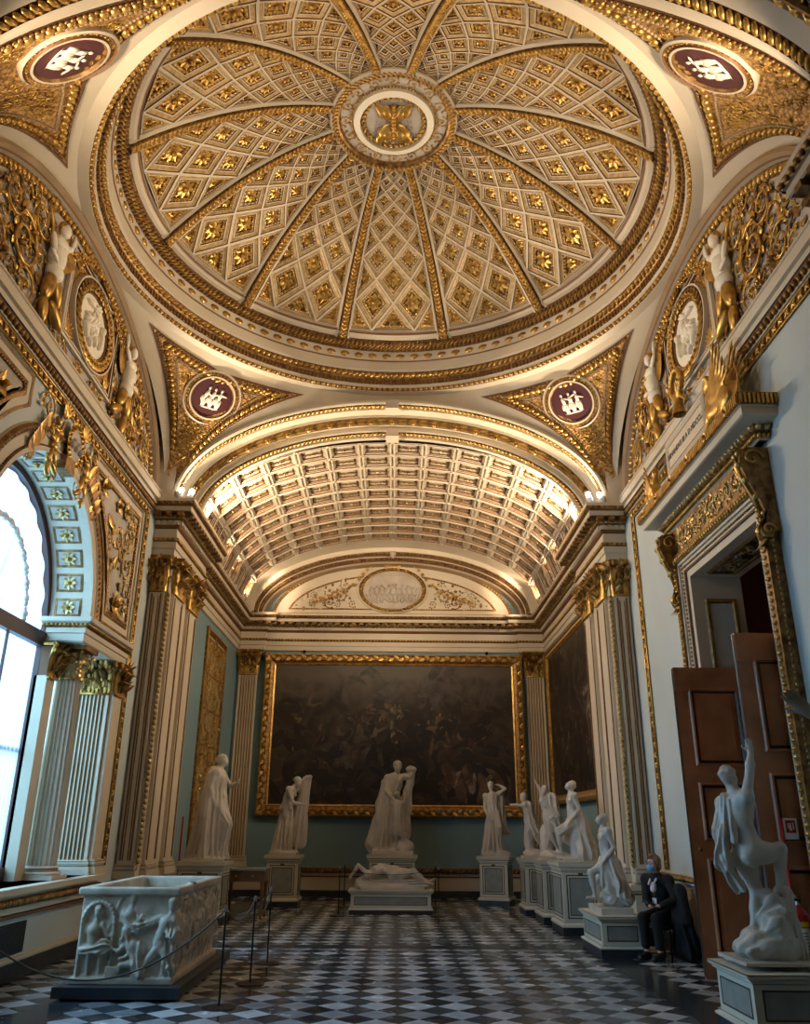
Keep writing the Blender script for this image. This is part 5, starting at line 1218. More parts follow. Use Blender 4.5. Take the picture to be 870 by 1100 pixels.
def hand(S, wr, d, n, sc=1., curl=.5, side=1, fist=False):
    """wr wrist, d direction to the fingers, n palm normal, side=+1 thumb on cross(d,n) side"""
    d=nrm(d); n=nrm(np.array(n)-d*np.dot(n,d)); t=np.cross(d,n)*side; wr=np.array(wr,float); r=.0095*sc
    pc=wr+d*.05*sc; S.ell(pc,(.042*sc,.018*sc,.052*sc),.015,frame(d,n))
    S.cone(wr-d*.02*sc,pc,.025*sc,.022*sc,.02)
    for i,(o,L_) in enumerate(((.030,.070),(.011,.080),(-.009,.074),(-.028,.058))):
        b=wr+d*.085*sc+t*o*sc; c=curl*(1+.12*i)+(.9 if fist else 0); d1=nrm(d*math.cos(c*.6)+n*math.sin(c*.6)+t*o*3); m_=b+d1*L_*.5*sc; d2=nrm(d*math.cos(c*1.4)+n*math.sin(c*1.4)+t*o*2); S.cone(b,m_,r*1.05,r,.006); S.cone(m_,m_+d2*L_*.5*sc,r,r*.8,.006)
    b=wr+d*.03*sc+t*.03*sc; m_=b+nrm(t*.9+d*.7+n*.25)*.045*sc; S.cone(b,m_,r*1.4,r*1.15,.012); S.cone(m_,m_+nrm(t*.35+d+n*.4)*.035*sc,r*1.15,r*.9,.006)
def head(S, c, f, up=(0,0,1), s=1., hair='short', beard=False):
    """c centre of head, f face direction"""
    f=nrm(f); R=frame(up,-f) ; u=R[:,2]; f=nrm(f-u*np.dot(f,u)); x=np.cross(u,f); R=np.stack([x,f,u],1); c=np.array(c,float)
    P=lambda a,b,z: c+(x*a+f*b+u*z)*s
    S.ell(P(0,-.012,.025),(.076*s,.094*s,.095*s),.02,R); S.ell(P(0,.03,-.04),(.056*s,.062*s,.078*s),.03,R)
    S.cone(P(0,.092,.018),P(0,.112,-.028),.009*s,.015*s,.012); S.cone(P(-.035,.078,.034),P(.035,.078,.034),.011*s,.011*s,.02)
    S.ell(P(0,.07,-.098),(.024*s,.022*s,.018*s),.02,R); S.ell(P(0,.088,-.062),(.024*s,.010*s,.009*s),.01,R)
    for sx in (-1,1):
        S.ell(P(sx*.03,.086,.012),(.017*s,.012*s,.010*s),.01,R,sub=True); S.ell(P(sx*.03,.074,.012),(.013*s,.012*s,.010*s),.005,R); S.ell(P(sx*.077,-.008,.0),(.01*s,.02*s,.032*s),.01,R); S.ell(P(sx*.038,.06,-.03),(.024*s,.024*s,.03*s),.03,R)
    if hair=='bun':
        S.ell(P(0,-.025,.045),(.088*s,.098*s,.088*s),.015,R); S.ell(P(0,-.12,.02),(.045*s,.05*s,.045*s),.02,R)
        for i in range(9): a_=-1.2+.3*i; S.cone(P(math.sin(a_)*.075,.06,.055+.03*math.cos(a_)),P(math.sin(a_)*.08,-.08,.05+.04*math.cos(a_)),.013*s,.013*s,.006)
    elif hair=='short':
        S.ell(P(0,-.02,.04),(.085*s,.098*s,.088*s),.012,R)
        rs=random.Random(4)
        for i in range(34):
            a_=rs.uniform(0,6.28); e_=rs.uniform(.1,1.5); q=P(math.cos(a_)*math.cos(e_)*.084,-.015+math.sin(a_)*math.cos(e_)*.094*(1 if math.sin(a_)<0 else .8),.045+math.sin(e_)*.085); S.ell(q,(.02*s,)*3,.008)
    elif hair=='long':
        S.ell(P(0,-.025,.04),(.088*s,.1*s,.09*s),.015,R); S.cone(P(0,-.09,.0),P(0,-.1,-.16),.055*s,.04*s,.03)
    if beard: S.ell(P(0,.06,-.1),(.05*s,.045*s,.055*s),.02,R)
def body(S, J, s=1., sex='f', legs=True, arms=True, hands=True, soft=1.):
    """J joints: pel, ch, nk, hd, shL/R elL/R wrL/R, hpL/R knL/R anL/R toL/R"""
    g={k:np.array(v,float) for k,v in J.items()}
    pel,ch,nk,hd=g['pel'],g['ch'],g['nk'],g['hd']; right=nrm(g['shR']-g['shL']); hr=nrm(g['hpR']-g['hpL'])
    up=nrm(nk-ch); fwd=nrm(np.cross(up,right)); 
    if 'front' in g and fwd.dot(g['front'])<0: fwd=-fwd
    up2=nrm(ch-pel); f2=nrm(np.cross(up2,hr)); 
    if f2.dot(fwd)<0: f2=-f2
    Rc=np.stack([nrm(right-up*right.dot(up)),-fwd,up],1); Rp=np.stack([nrm(hr-up2*hr.dot(up2)),-f2,up2],1)
    S.ell(pel+up2*.02*s,(.165*s,.115*s,.125*s),.05,Rp); waist=pel*.45+ch*.55
    S.ell(waist-(up+up2)*.02*s,(.125*s,.092*s,.14*s),.06,Rp*.5+Rc*.5 if False else Rp); S.ell(ch+up*.0*s,(.155*s,.108*s,.17*s),.05,Rc)
    for a_ in ('shL','shR'): S.cone(ch*.3+nk*.2+g[a_]*.5+up*.02*s,g[a_],.075*s,.06*s,.05)
    S.cone(ch+up*.1*s,nk,.075*s,.05*s,.05)
    if sex=='f':
        for sg in (-1,1): S.ell(ch+right*sg*.075*s+fwd*.095*s+up*.03*s,(.055*s,)*3,.03)
    else:
        for sg in (-1,1): S.ell(ch+right*sg*.075*s+fwd*.07*s+up*.05*s,(.08*s,.04*s,.055*s),.03,Rc)
        S.cone(ch+fwd*.105*s-up*.08*s,pel+f2*.105*s+up2*.06*s,.03*s,.03*s,.05)
    for sg in (-1,1): S.ell(pel-f2*.075*s+hr*sg*.075*s-up2*.06*s,(.082*s,)*3,.04)
    S.cone(nk-up*.03*s,hd-up*.05*s,.052*s,.05*s,.03)
    if arms:
        for q,sd in (('L',1),('R',-1)):
            if 'el'+q not in g: continue
            sh,el,wr=g['sh'+q],g['el'+q],g['wr'+q]; S.cone(sh,el,.056*s,.04*s,.03); S.ell(sh,(.068*s,)*3,.04); S.cone(el,el*.6+wr*.4,.042*s,.041*s,.02); S.cone(el*.6+wr*.4,wr,.041*s,.026*s,.03)
            if hands:
                hd_=g.get('hd'+q, wr-el); pn=g.get('pn'+q, np.array([0,0,-1.]) if abs(nrm(wr-el)[2])<.8 else -right*(1 if q=='R' else -1)); hand(S,wr,hd_,pn,s*.98,J.get('curl'+q,.5),J.get('sd'+q,sd))
    if legs:
        for q in 'LR':
            if 'kn'+q not in g: continue
            hp,kn,an=g['hp'+q],g['kn'+q],g['an'+q]; S.cone(hp,kn,.092*s,.058*s,.05); S.ell(hp*.6+kn*.4,(.088*s,)*3,.05); S.ell(kn,(.058*s,)*3,.03); c_=kn*.68+an*.32; back=nrm(np.cross(np.cross(kn-hp,an-kn)+1e-4,an-kn)); S.cone(kn,an,.052*s,.034*s,.03); S.ell(c_,(.054*s,.054*s,.11*s),.04,frame(kn-an,[.1,1,0]))
            to=g.get('to'+q)
            if to is not None:
                S.cone(an-[0,0,.01],to,.036*s,.028*s,.02); dr=nrm(to-an); S.cone(an-dr*.04*s-[0,0,.02],an,.03*s,.034*s,.02); sidev=nrm(np.cross(dr,[0,0,1.]))
                for i in range(5): S.cone(to+sidev*(i-2)*.016*s,to+dr*.045*s+sidev*(i-2)*.018*s-[0,0,.012*s],.012*s,.009*s,.006)
# ------------------------------------------------------------------ pedestals
def pedestal(label, x0,x1,y0,y1,h, rz=0., group='panelled pedestals', slab=True, dark=.12):
    cx,cy=(x0+x1)/2,(y0+y1)/2; w,d=(x1-x0)/2,(y1-y0)/2; t=thing('pedestal',label,'pedestal',(cx,cy,.0),rz,group)
    b=MB(); b.box((-w-.03,-d-.03,0),(w+.03,d+.03,dark),'stone_dark'); b.build('plinth',t)
    b=MB(); R4=[(-w,-d),(w,-d),(w,d),(-w,d)]; o=.05
    k_=1. if h>.8 else .5
    pr=[(.045,dark),(.045,dark+.035*k_),(.01,dark+.07*k_),(0,dark+.075*k_),(0,h-.16*k_),(.005,h-.15*k_),(.005,h-.13*k_),(.03,h-.12*k_),(.03,h-.09*k_),(.045,h-.08*k_),(.06,h-.05*k_),(.06,h),(-w+.001,h)]
    ms=['pedestal_cream','pedestal_cream','pedestal_line','pedestal_cream','pedestal_line','pedestal_cream','pedestal_line','pedestal_cream','pedestal_line','pedestal_cream','pedestal_cream','pedestal_cream']
    # closed sweep: travel ccw -> left normal points inward, so inward=-1
    pr=[(a,z) for a,z in pr[:-1]]; plan(b,R4,pr,ms[:-1],-1,True); b.box((-w-.06,-d-.06,h-.01),(w+.06,d+.06,h),'pedestal_cream')
    b.build('shaft',t)
    for f,(ax,nr,hw,hd) in enumerate((((1,0),(0,-1),w,d),((0,-1),(-1,0),d,w),((0,1),(1,0),d,w),((-1,0),(0,1),w,d))):
        pb=MB(); S=lambda u,v,hh,ax=ax,nr=nr,hd=hd: np.stack([np.asarray(u)*ax[0]+nr[0]*(hd+np.asarray(hh)),np.asarray(u)*ax[1]+nr[1]*(hd+np.asarray(hh)),np.broadcast_to(v,np.shape(u))+0*np.asarray(u)],-1)
        m=.07; th_=[(0,.002),(.0,.008),(.018,.008),(.018,.003),(.045,.003),(.045,.008),(.06,.008),(.06,.004)] if h>.8 else [(0,.002),(0,.006),(.012,.006),(.014,.003)]; tm_=['pedestal_line','pedestal_line','pedestal_line','pedestal_cream','pedestal_line','pedestal_line','pedestal_line','pedestal_panel'] if h>.8 else ['pedestal_line','pedestal_line','pedestal_line','pedestal_panel']
        z0,z1=dark+.055+.075*k_,h-.04-.16*k_
        poly_frame(pb,S,[(-hw+m,z0),(hw-m,z0),(hw-m,z1),(-hw+m,z1)],th_,tm_); pb.build('panel',t)
    if h>.8:
        lb=MB(); lb.box((-.04,-d-.006,h-.2),(.04,-d,h-.17),'pedestal_line'); lb.build('number_plate',t)
    return t
pedestal('tall panelled pedestal under the robed woman by the left wall',-3.85,-3.05,16.5,17.3,1.05)
pedestal('tall panelled pedestal left of the big painting, under the stooping woman',-2.72,-2.02,19.95,20.65,1.06)
pedestal('broad panelled pedestal in the centre, directly behind the lying figure',-.46,.62,21.0,21.95,1.05)
pedestal('low wide panelled plinth under the lying figure',-.76,.9,18.7,19.5,.44,dark=.07)
pedestal('panelled pedestal turned to the left, under the woman with a hand at her head',2.2,2.85,20.55,21.2,1.05,-.32)
pedestal('slim panelled pedestal under the marble boy stretching one arm',2.85,3.45,18.45,19.25,1.08)
pedestal('panelled pedestal under the cloaked youth raising an arm',2.97,3.6,17.0,17.9,1.1)
pedestal('large panelled pedestal under the seated figure leaning back on a tall rock',3.02,3.66,15.35,16.35,1.13)
pedestal('low panelled pedestal beside the seated attendant',3.05,3.62,12.75,13.95,.53)
pedestal('low panelled pedestal in the right foreground with a nude climbing figure',3.14,3.88,7.76,8.58,.56)
def statue(label, loc, lo, hi, vox, fn, rz=0., m='marble', plinth=None, group='marble statues'):
    t=thing('marble_statue',label,'statue',loc,rz,group); lo=(lo[0],lo[1],.001); S=Sculpt(lo,hi,vox); fn(S); S.mesh('figure',m,t,.0015)
    if plinth: 
        b=MB(); (a0,b0,c0),(a1,b1,c1)=plinth; b.box((a0,b0,.0),(a1,b1,c1),m); b.build('base_slab',t)
    return t
# A robed woman, profile to the right
def fA(S):
    J=dict(pel=(.12,0,1.06),ch=(.13,0,1.46),nk=(.14,0,1.68),hd=(.18,.0,1.83),shR=(.1,-.17,1.60),shL=(.15,.17,1.60),elR=(.02,-.22,1.32),wrR=(.1,-.2,1.05),elL=(.33,.2,1.36),wrL=(.48,.14,1.42),hpR=(.12,-.1,1.0),hpL=(.13,.1,1.0),knR=(.36,-.1,.66),anR=(.3,-.08,.16),toR=(.42,-.08,.12),front=V3(1,0,0),hdL=V3(.35,-.1,1),pnL=V3(1,0,0))
    body(S,J,1.0,'f'); head(S,J['hd'],(1,0,.15),(-.05,0,1),1.,'bun')
    S.cone((.12,0,1.5),(.12,0,1.1),.165,.165,.04,(11,.014,0),((0,1,0),1.05)); S.cone((.12,0,1.12),(.1,0,.12),.18,.25,.05,(16,.03,.5),((1,0,0),1.1))
    S.cone((.2,-.05,1.0),(.38,-.1,.66),.13,.1,.05,(6,.01,0)); S.cone((.37,-.1,.66),(.3,-.08,.14),.1,.1,.05,(8,.02,0))
    S.cone((.04,0,1.6),(-.18,0,.12),.13,.17,.05,(9,.03,0),((0,1,0),1.25)); S.cone((-.02,-.16,1.55),(-.06,-.2,.8),.06,.07,.04,(5,.012,0)); S.cone((.02,-.17,1.3),(.0,-.2,.14),.07,.09,.05,(5,.02,0))
    S.rock((.02,0,.05),(.46,.3,.06),1,.01)
statue('marble woman in long robe and cloak by the left wall, one hand held out',(-3.45,16.9,1.05),(-.55,-.42,-.02),(.72,.42,2.05),.014,fA,plinth=((-.38,-.3,0),(.38,.3,.05)))
def fB(S):
    J=dict(pel=(0,0,1.02),ch=(.07,-.03,1.32),nk=(.17,-.05,1.48),hd=(.25,-.07,1.58),shR=(.06,-.18,1.42),shL=(.2,.12,1.42),elR=(.19,-.27,1.12),wrR=(.4,-.25,1.08),elL=(.42,.08,1.46),wrL=(.5,.0,1.64),hpR=(0,-.09,.98),hpL=(0,.09,.98),knR=(.07,-.12,.6),anR=(-.08,-.1,.15),toR=(.0,-.16,.1),front=V3(1,-.4,0),hdL=V3(.5,-.2,.6))
    body(S,J,.94,'f'); head(S,J['hd'],(.75,-.45,-.5),(.3,-.1,1),.95,'bun')
    S.cone((.02,0,1.02),(-.06,0,.12),.13,.2,.05,(12,.032,.4)); S.cone((.04,-.02,1.2),(0,0,.95),.12,.14,.04,(8,.02,0)); S.cone((.16,-.14,.95),(.12,-.15,.2),.04,.07,.04,(4,.02,0))
    S.cone((.46,.05,1.62),(.3,.08,.3),.1,.17,.03,(7,.03,.3),((0,1,0),.45)); S.cone((.1,.15,1.4),(.46,.05,1.66),.07,.07,.04,(5,.012,0)); S.cone((.34,.1,1.45),(.26,.12,.45),.09,.12,.03,(7,.03,0),((0,1,0),.4))
    S.ell((.52,0,1.7),(.06,.05,.05),.02); S.rock((0,0,.06),(.34,.26,.07),2,.01)
statue('marble woman stooping and lifting her cloak, left of the big painting',(-2.4,20.3,1.06),(-.4,-.42,-.02),(.72,.4,1.85),.014,fB,plinth=((-.3,-.28,0),(.32,.28,.06)))
def fC(S):
    J=dict(pel=(-.08,0,1.24),ch=(.06,0,1.62),nk=(.1,-.02,1.86),hd=(.11,-.04,2.02),shR=(-.14,-.02,1.77),shL=(.29,0,1.8),elR=(-.17,-.2,1.45),wrR=(.06,-.3,1.22),elL=(.42,-.05,1.78),wrL=(.5,-.06,1.92),hpR=(-.2,0,1.18),hpL=(.03,0,1.18),front=V3(0,-1,0),hdR=V3(.8,.1,-.2),hdL=V3(-.4,0,1))
    body(S,J,1.15,'f'); head(S,J['hd'],(.1,-1,.1),(0,0,1),1.28,'bun')
    S.cone((.03,0,1.7),(-.06,0,1.3),.19,.19,.05,(10,.016,0)); S.cone((-.05,0,1.3),(-.2,0,.14),.22,.32,.06,(15,.042,.4),((0,1,0),.8)); S.cone((-.16,-.05,1.3),(-.45,-.02,.22),.12,.15,.05,(7,.04,0)); S.cone((-.2,0,1.65),(-.3,.02,1.1),.09,.12,.05,(6,.02,0)); S.cone((-.3,.0,1.15),(-.25,-.05,.6),.12,.15,.05,(6,.03,0))
    S.cone((.08,-.02,1.1),(.1,-.05,.2),.17,.2,.05,(9,.035,0))
    S.cone((.47,-.02,1.9),(.3,0,1.0),.1,.13,.03,(6,.03,0),((0,1,0),.4)); S.ell((.45,-.03,1.97),(.14,.09,.08),.04); S.cone((.36,0,1.5),(.22,.02,.5),.1,.2,.04,(7,.03,0),((0,1,0),.5))
    # child, seen from behind, clinging to her lap
    K=dict(pel=(.12,-.26,.76),ch=(.12,-.28,1.04),nk=(.1,-.28,1.2),hd=(.1,-.3,1.33),shL=(-.0,-.26,1.16),shR=(.24,-.26,1.16),elL=(-.06,-.22,1.3),wrL=(0,-.12,1.45),elR=(.3,-.2,1.3),wrR=(.27,-.1,1.45),hpL=(.06,-.26,.72),hpR=(.2,-.26,.72),knL=(.06,-.33,.46),knR=(.26,-.28,.46),anL=(.12,-.28,.16),anR=(.26,-.22,.16),toL=(.1,-.34,.12),toR=(.3,-.28,.12),front=V3(0,1,0))
    body(S,K,.68,'m'); head(S,K['hd'],(.1,.9,.5),(0,-.2,1),.85,'short'); S.cone((.12,-.28,1.1),(.14,-.28,.55),.12,.14,.03,(9,.014,0)); S.rock((.26,-.1,.18),(.26,.24,.2),3,.025); S.rock((-.15,0,.08),(.42,.32,.1),1,.015)
statue('tall marble mother sheltering a small child in the centre, under the big painting',(.08,21.45,1.05),(-.72,-.5,-.02),(.72,.42,2.24),.015,fC,plinth=((-.48,-.38,0),(.5,.36,.1)))
def fC2(S):
    J=dict(pel=(.15,0,.33),ch=(-.28,-.02,.36),nk=(-.5,-.02,.28),hd=(-.62,-.05,.16),shL=(-.48,-.16,.3),shR=(-.48,.16,.3),elL=(-.68,-.16,.47),wrL=(-.82,-.16,.28),elR=(-.2,.22,.38),wrR=(-.05,.05,.42),hpL=(.2,-.1,.3),hpR=(.2,.1,.3),knL=(.5,-.1,.36),knR=(.55,.12,.22),anL=(.78,-.1,.14),anR=(.85,.1,.14),toL=(.9,-.1,.12),toR=(.95,.1,.2),front=V3(0,0,1),curlL=.8)
    body(S,J,.95,'m'); head(S,J['hd'],(-.3,-.4,.8),(-.8,0,-.4),.95,'short'); S.cone((-.6,.03,.08),(.7,.03,.07),.1,.1,.04,(9,.025,2),((0,1,0),1.9)); S.rock((.0,0,.05),(.76,.28,.07),2,.015,.04,14); S.cone((.05,-.1,.28),(.25,.12,.3),.1,.1,.04,(6,.02,0))
statue('marble youth lying on his back, one elbow raised, in the centre',(.05,19.1,.44),(-1.0,-.42,-.02),(1.12,.42,.68),.014,fC2,plinth=((-.62,-.3,0),(.72,.3,.05)))
def fD(S):
    J=dict(pel=(.0,0,.92),ch=(-.02,0,1.2),nk=(-.03,0,1.42),hd=(-.05,-.02,1.55),shL=(-.19,0,1.34),shR=(.13,0,1.38),elL=(-.22,-.05,1.06),wrL=(-.12,-.14,.84),elR=(.3,-.02,1.5),wrR=(.13,.04,1.6),hpL=(-.08,0,.88),hpR=(.09,0,.88),knR=(.1,-.18,.62),anR=(.12,-.1,.16),toR=(.12,-.2,.12),front=V3(0,-1,0),hdR=V3(-1,0,0))
    body(S,J,.86,'f'); head(S,J['hd'],(-.25,-.9,.25),(-.1,0,1),.9,'short'); S.cone((-.02,0,1.28),(0,0,.92),.14,.14,.04,(10,.014,0)); S.cone((0,0,.93),(-.03,.02,.12),.15,.23,.05,(13,.035,.2)); S.cone((.05,-.08,.9),(.11,-.17,.64),.1,.09,.04); S.cone((.11,-.16,.62),(.12,-.1,.16),.07,.07,.04,(5,.012,0)); S.cone((.1,.05,.9),(.33,.08,.52),.08,.05,.04,(5,.02,0)); S.cone((.2,.05,1.3),(.2,.07,.6),.07,.1,.04,(6,.02,0)); S.rock((.04,0,.06),(.36,.26,.08),4,.015)
statue('marble woman with an arm bent up to her head, right of the big painting',(2.5,20.85,1.05),(-.45,-.42,-.02),(.5,.4,1.8),.014,fD,plinth=((-.3,-.28,0),(.32,.28,.05)))
def fE(S):
    J=dict(pel=(-.06,0,.74),ch=(-.1,-.02,.96),nk=(-.15,-.02,1.1),hd=(-.19,-.03,1.21),shL=(-.19,-.08,1.05),shR=(-.05,.12,1.05),elL=(-.32,-.1,1.05),wrL=(-.46,-.1,1.06),elR=(.05,.16,.9),wrR=(.1,.1,.76),hpL=(-.07,-.06,.7),hpR=(-.02,.07,.7),knL=(.03,-.12,.46),knR=(-.05,.06,.42),anL=(.14,-.1,.2),anR=(.0,.08,.16),toL=(.2,-.15,.13),toR=(-.05,.02,.12),front=V3(-.6,-.8,0))
    body(S,J,.72,'m'); head(S,J['hd'],(-.7,-.7,0),(-.1,0,1),.8,'short'); S.cone((-.1,0,1.04),(-.06,0,.74),.115,.12,.03,(8,.016,0)); S.cone((-.06,0,.74),(0,0,.5),.12,.15,.04,(9,.03,0)); S.cone((.05,.05,.8),(.14,.05,.42),.07,.06,.03,(5,.02,0)); S.rock((-.1,.06,.35),(.1,.1,.4),3,.02); S.rock((.02,0,.08),(.27,.22,.1),1,.02)
statue('small marble boy leaning and stretching one arm out to the left',(3.12,18.85,1.08),(-.68,-.36,-.02),(.4,.36,1.4),.013,fE,plinth=((-.26,-.24,0),(.26,.24,.05)))
def fF(S):
    J=dict(pel=(-.05,0,.75),ch=(-.09,0,.98),nk=(-.12,0,1.14),hd=(-.14,-.01,1.27),shL=(-.2,-.03,1.08),shR=(.02,.03,1.1),elL=(-.22,-.03,1.3),wrL=(-.3,-.03,1.44),elR=(.1,.03,.92),wrR=(.0,-.1,.82),hpL=(-.1,0,.7),hpR=(.02,.0,.7),knL=(-.06,-.08,.45),knR=(.0,.1,.45),anL=(.06,-.06,.2),anR=(.1,.12,.16),toL=(.1,-.14,.12),toR=(.18,.08,.12),front=V3(-.5,-.85,0),hdL=V3(-.4,0,.7))
    body(S,J,.8,'m'); head(S,J['hd'],(-.75,-.6,.1),(0,0,1),.85,'short'); S.cone((.0,0,1.14),(.05,0,.62),.12,.13,.03,(8,.028,0)); S.cone((-.16,-.06,1.1),(.08,-.1,.8),.05,.06,.03,(4,.015,0)); S.cone((-.06,0,.82),(.03,0,.62),.13,.15,.04,(8,.02,1)); S.cone((.08,.05,1.0),(.12,.05,.5),.08,.09,.03,(5,.02,0)); S.rock((-.12,.1,.3),(.15,.12,.36),5,.02); S.rock((0,0,.07),(.3,.24,.09),2,.02)
statue('marble youth in a short cloak raising one arm above his head',(3.28,17.4,1.1),(-.5,-.38,-.02),(.42,.38,1.66),.013,fF,plinth=((-.27,-.26,0),(.27,.26,.05)))
def seated(S, s, lean, rock_h, rockx):
    J=dict(pel=(-.02,0,.66*s),ch=(-.04+lean,0,.96*s),nk=(-.06+lean,0,1.12*s),hd=(-.06+lean*1.2,0,1.25*s),shL=(-.03+lean,-.16*s,1.08*s),shR=(-.03+lean,.16*s,1.08*s),elL=(.04+lean,-.2*s,.84*s),wrL=(-.12,-.18*s,.68*s),elR=(.03,.2*s,.84*s),wrR=(-.1,.16*s,.7*s),hpL=(-.05,-.09*s,.62*s),hpR=(-.05,.09*s,.62*s),knL=(-.34*s,-.1*s,.48*s),knR=(-.2*s,.12*s,.36*s),anL=(-.3*s,-.1*s,.14*s),anR=(.05,.14*s,.2*s),toL=(-.42*s,-.1*s,.13*s),toR=(.1,.14*s,.12*s),front=V3(-1,0,0))
    body(S,J,.88*s,'m'); return J
def fG(S):
    J=seated(S,1.02,.0,0,0); head(S,J['hd'],(-.5,-.3,.9),(.5,0,.6),.84,'short'); S.rock((.08,.02,.36),(.2,.22,.46),2,.02); S.rock((.12,0,.2),(.24,.26,.24),6,.025); S.cone((.06,-.06,.7),(.1,-.12,.12),.13,.17,.05,(7,.035,0)); S.rock((.1,-.04,.3),(.2,.22,.42),4,.03,.04,16); S.cone((.02,.0,.8),(.06,0,.6),.12,.14,.04,(7,.02,0)); S.rock((0,0,.05),(.38,.26,.06),2,.01); S.cone((-.02,-.08,.66),(-.32,-.1,.5),.09,.075,.04,(5,.012,0))
statue('marble figure seated on a tall rock, gazing upward',(3.42,15.85,1.13),(-.62,-.4,-.02),(.46,.4,1.52),.013,fG,plinth=((-.3,-.28,0),(.3,.28,.04)))
def fH(S):
    J=seated(S,.96,-.02,0,0); head(S,J['hd'],(-.45,-.4,.9),(.6,.1,.6),.88,'none'); S.rock((.02,.0,.3),(.17,.22,.36),2,.026,.04,17); S.rock((.04,0,.12),(.22,.25,.16),6,.026,.04,15); S.cone((-.02,-.1,.66),(.0,-.2,.3),.07,.1,.04,(5,.024,0)); S.cone((-.15,-.14,.62),(-.18,-.16,.3),.035,.04,.03,(3,.01,0)); S.cone((.06,-.12,.6),(.1,-.2,.18),.06,.09,.05,(4,.02,0)); S.cone((-.1,-.16,.22),(.15,-.18,.12),.08,.1,.04,(4,.02,0))
statue('marble youth kneeling on draped rock with head thrown back beside the attendant',(3.38,13.3,.61),(-.56,-.4,-.02),(.42,.4,1.44),.011,fH)
b=MB(); b.box((3.1,12.9,.53),(3.56,13.75,.62),'marble'); 
tag(b.build('base_slab',None),'thin pale marble slab between the low pedestal and the kneeling youth','slab')
def fI(S):
    J=dict(pel=(-.1,0,.97),ch=(-.15,-.01,1.32),nk=(-.16,.0,1.52),hd=(-.19,.03,1.64),shL=(-.24,.15,1.40),shR=(-.11,-.15,1.45),elR=(-.05,-.16,1.68),wrR=(.0,-.13,1.88),elL=(-.34,.14,1.16),wrL=(-.3,.24,1.0),hpL=(-.13,.09,.9),hpR=(-.07,-.08,.92),knL=(-.03,.1,.58),knR=(.17,-.1,.98),anL=(-.14,.03,.25),anR=(.13,-.06,.62),toL=(-.04,.1,.2),toR=(.24,-.02,.57),front=V3(.88,.45,0),hdR=V3(-.05,0,1),pnR=V3(-.4,-.8,0),curlR=.45)
    body(S,J,1.05,'m'); head(S,J['hd'],(.6,.55,.5),(-.2,-.15,1),.92,'short')
    S.cone((-.26,.02,1.46),(-.33,.02,1.12),.04,.05,.03,(4,.014,0)); S.cone((-.33,.02,1.12),(-.36,.03,.84),.055,.065,.03,(5,.018,0)); S.cone((-.35,.02,.86),(-.24,.0,.62),.065,.04,.03,(5,.02,0)); S.cone((-.24,-.04,1.42),(-.26,-.08,1.05),.028,.03,.02,(3,.008,0))
    S.rock((.07,.0,.25),(.17,.22,.36),1,.03,.04,19); S.rock((-.02,.0,.12),(.27,.28,.2),2,.03,.04,17); S.rock((-.19,-.03,.12),(.15,.2,.13),3,.028,.04,21); S.rock((.02,-.12,.3),(.12,.14,.18),3,.03,.04,23); S.cone((.2,-.06,.6),(.19,-.1,.06),.045,.07,.04,(5,.02,0))
statue('nude marble youth seen from behind, climbing a rock, one arm raised, right foreground',(3.52,8.19,.60),(-.56,-.42,-.02),(.52,.42,2.12),.0095,fI,plinth=((-.4,-.36,-.04),(.3,.34,.03))).scale=(.945,.945,.945)
# partly visible statue at the right edge reaching into the frame
def fJ(S):
    J=dict(pel=(0,0,1.0),ch=(0,0,1.38),nk=(0,0,1.58),hd=(-.02,0,1.72),shL=(-.02,-.18,1.5),shR=(.0,.18,1.5),elL=(.05,-.25,1.22),wrL=(0,-.3,.98),elR=(-.2,.36,1.38),wrR=(-.4,.3,1.36),hpL=(0,-.1,.95),hpR=(0,.1,.95),knL=(-.05,-.1,.5),knR=(.02,.1,.5),anL=(0,-.1,.1),anR=(.05,.12,.1),toL=(-.12,-.12,.06),toR=(-.08,.12,.06),front=V3(-1,0,0),hdR=V3(-.7,.0,.7),pnR=V3(.5,.8,.2),curlR=.3)
    body(S,J,1.0,'m',hands=False); hand(S,J['wrL'],(0,-.1,-1),(-1,0,0),1.,.5,1); head(S,J['hd'],(-1,0,0),(0,0,1),1.,'short'); S.cone((0,0,1.05),(.05,0,.3),.16,.2,.05,(9,.025,0)); S.rock((.1,0,.2),(.16,.2,.24),2,.02)
JT=statue('pale marble statue at the right edge, only its reaching hand and forearm showing',(2.51,3.68,.865),(-.75,-.5,-.02),(.4,.6,1.95),.009,fJ)
HS=Sculpt((-.62,.16,1.24),(-.3,.44,1.62),.0042)
HS.cone((-.32,.325,1.363),(-.4,.3,1.36),.033,.027,.01); hand(HS,(-.4,.3,1.36),(-.75,-.1,.66),(.45,.75,.4),.86,.12,1); HS.mesh('hand','marble',JT)
pedestal('panelled pedestal outside the right edge under the statue with the reaching hand',2.23,2.83,3.38,3.98,.865)
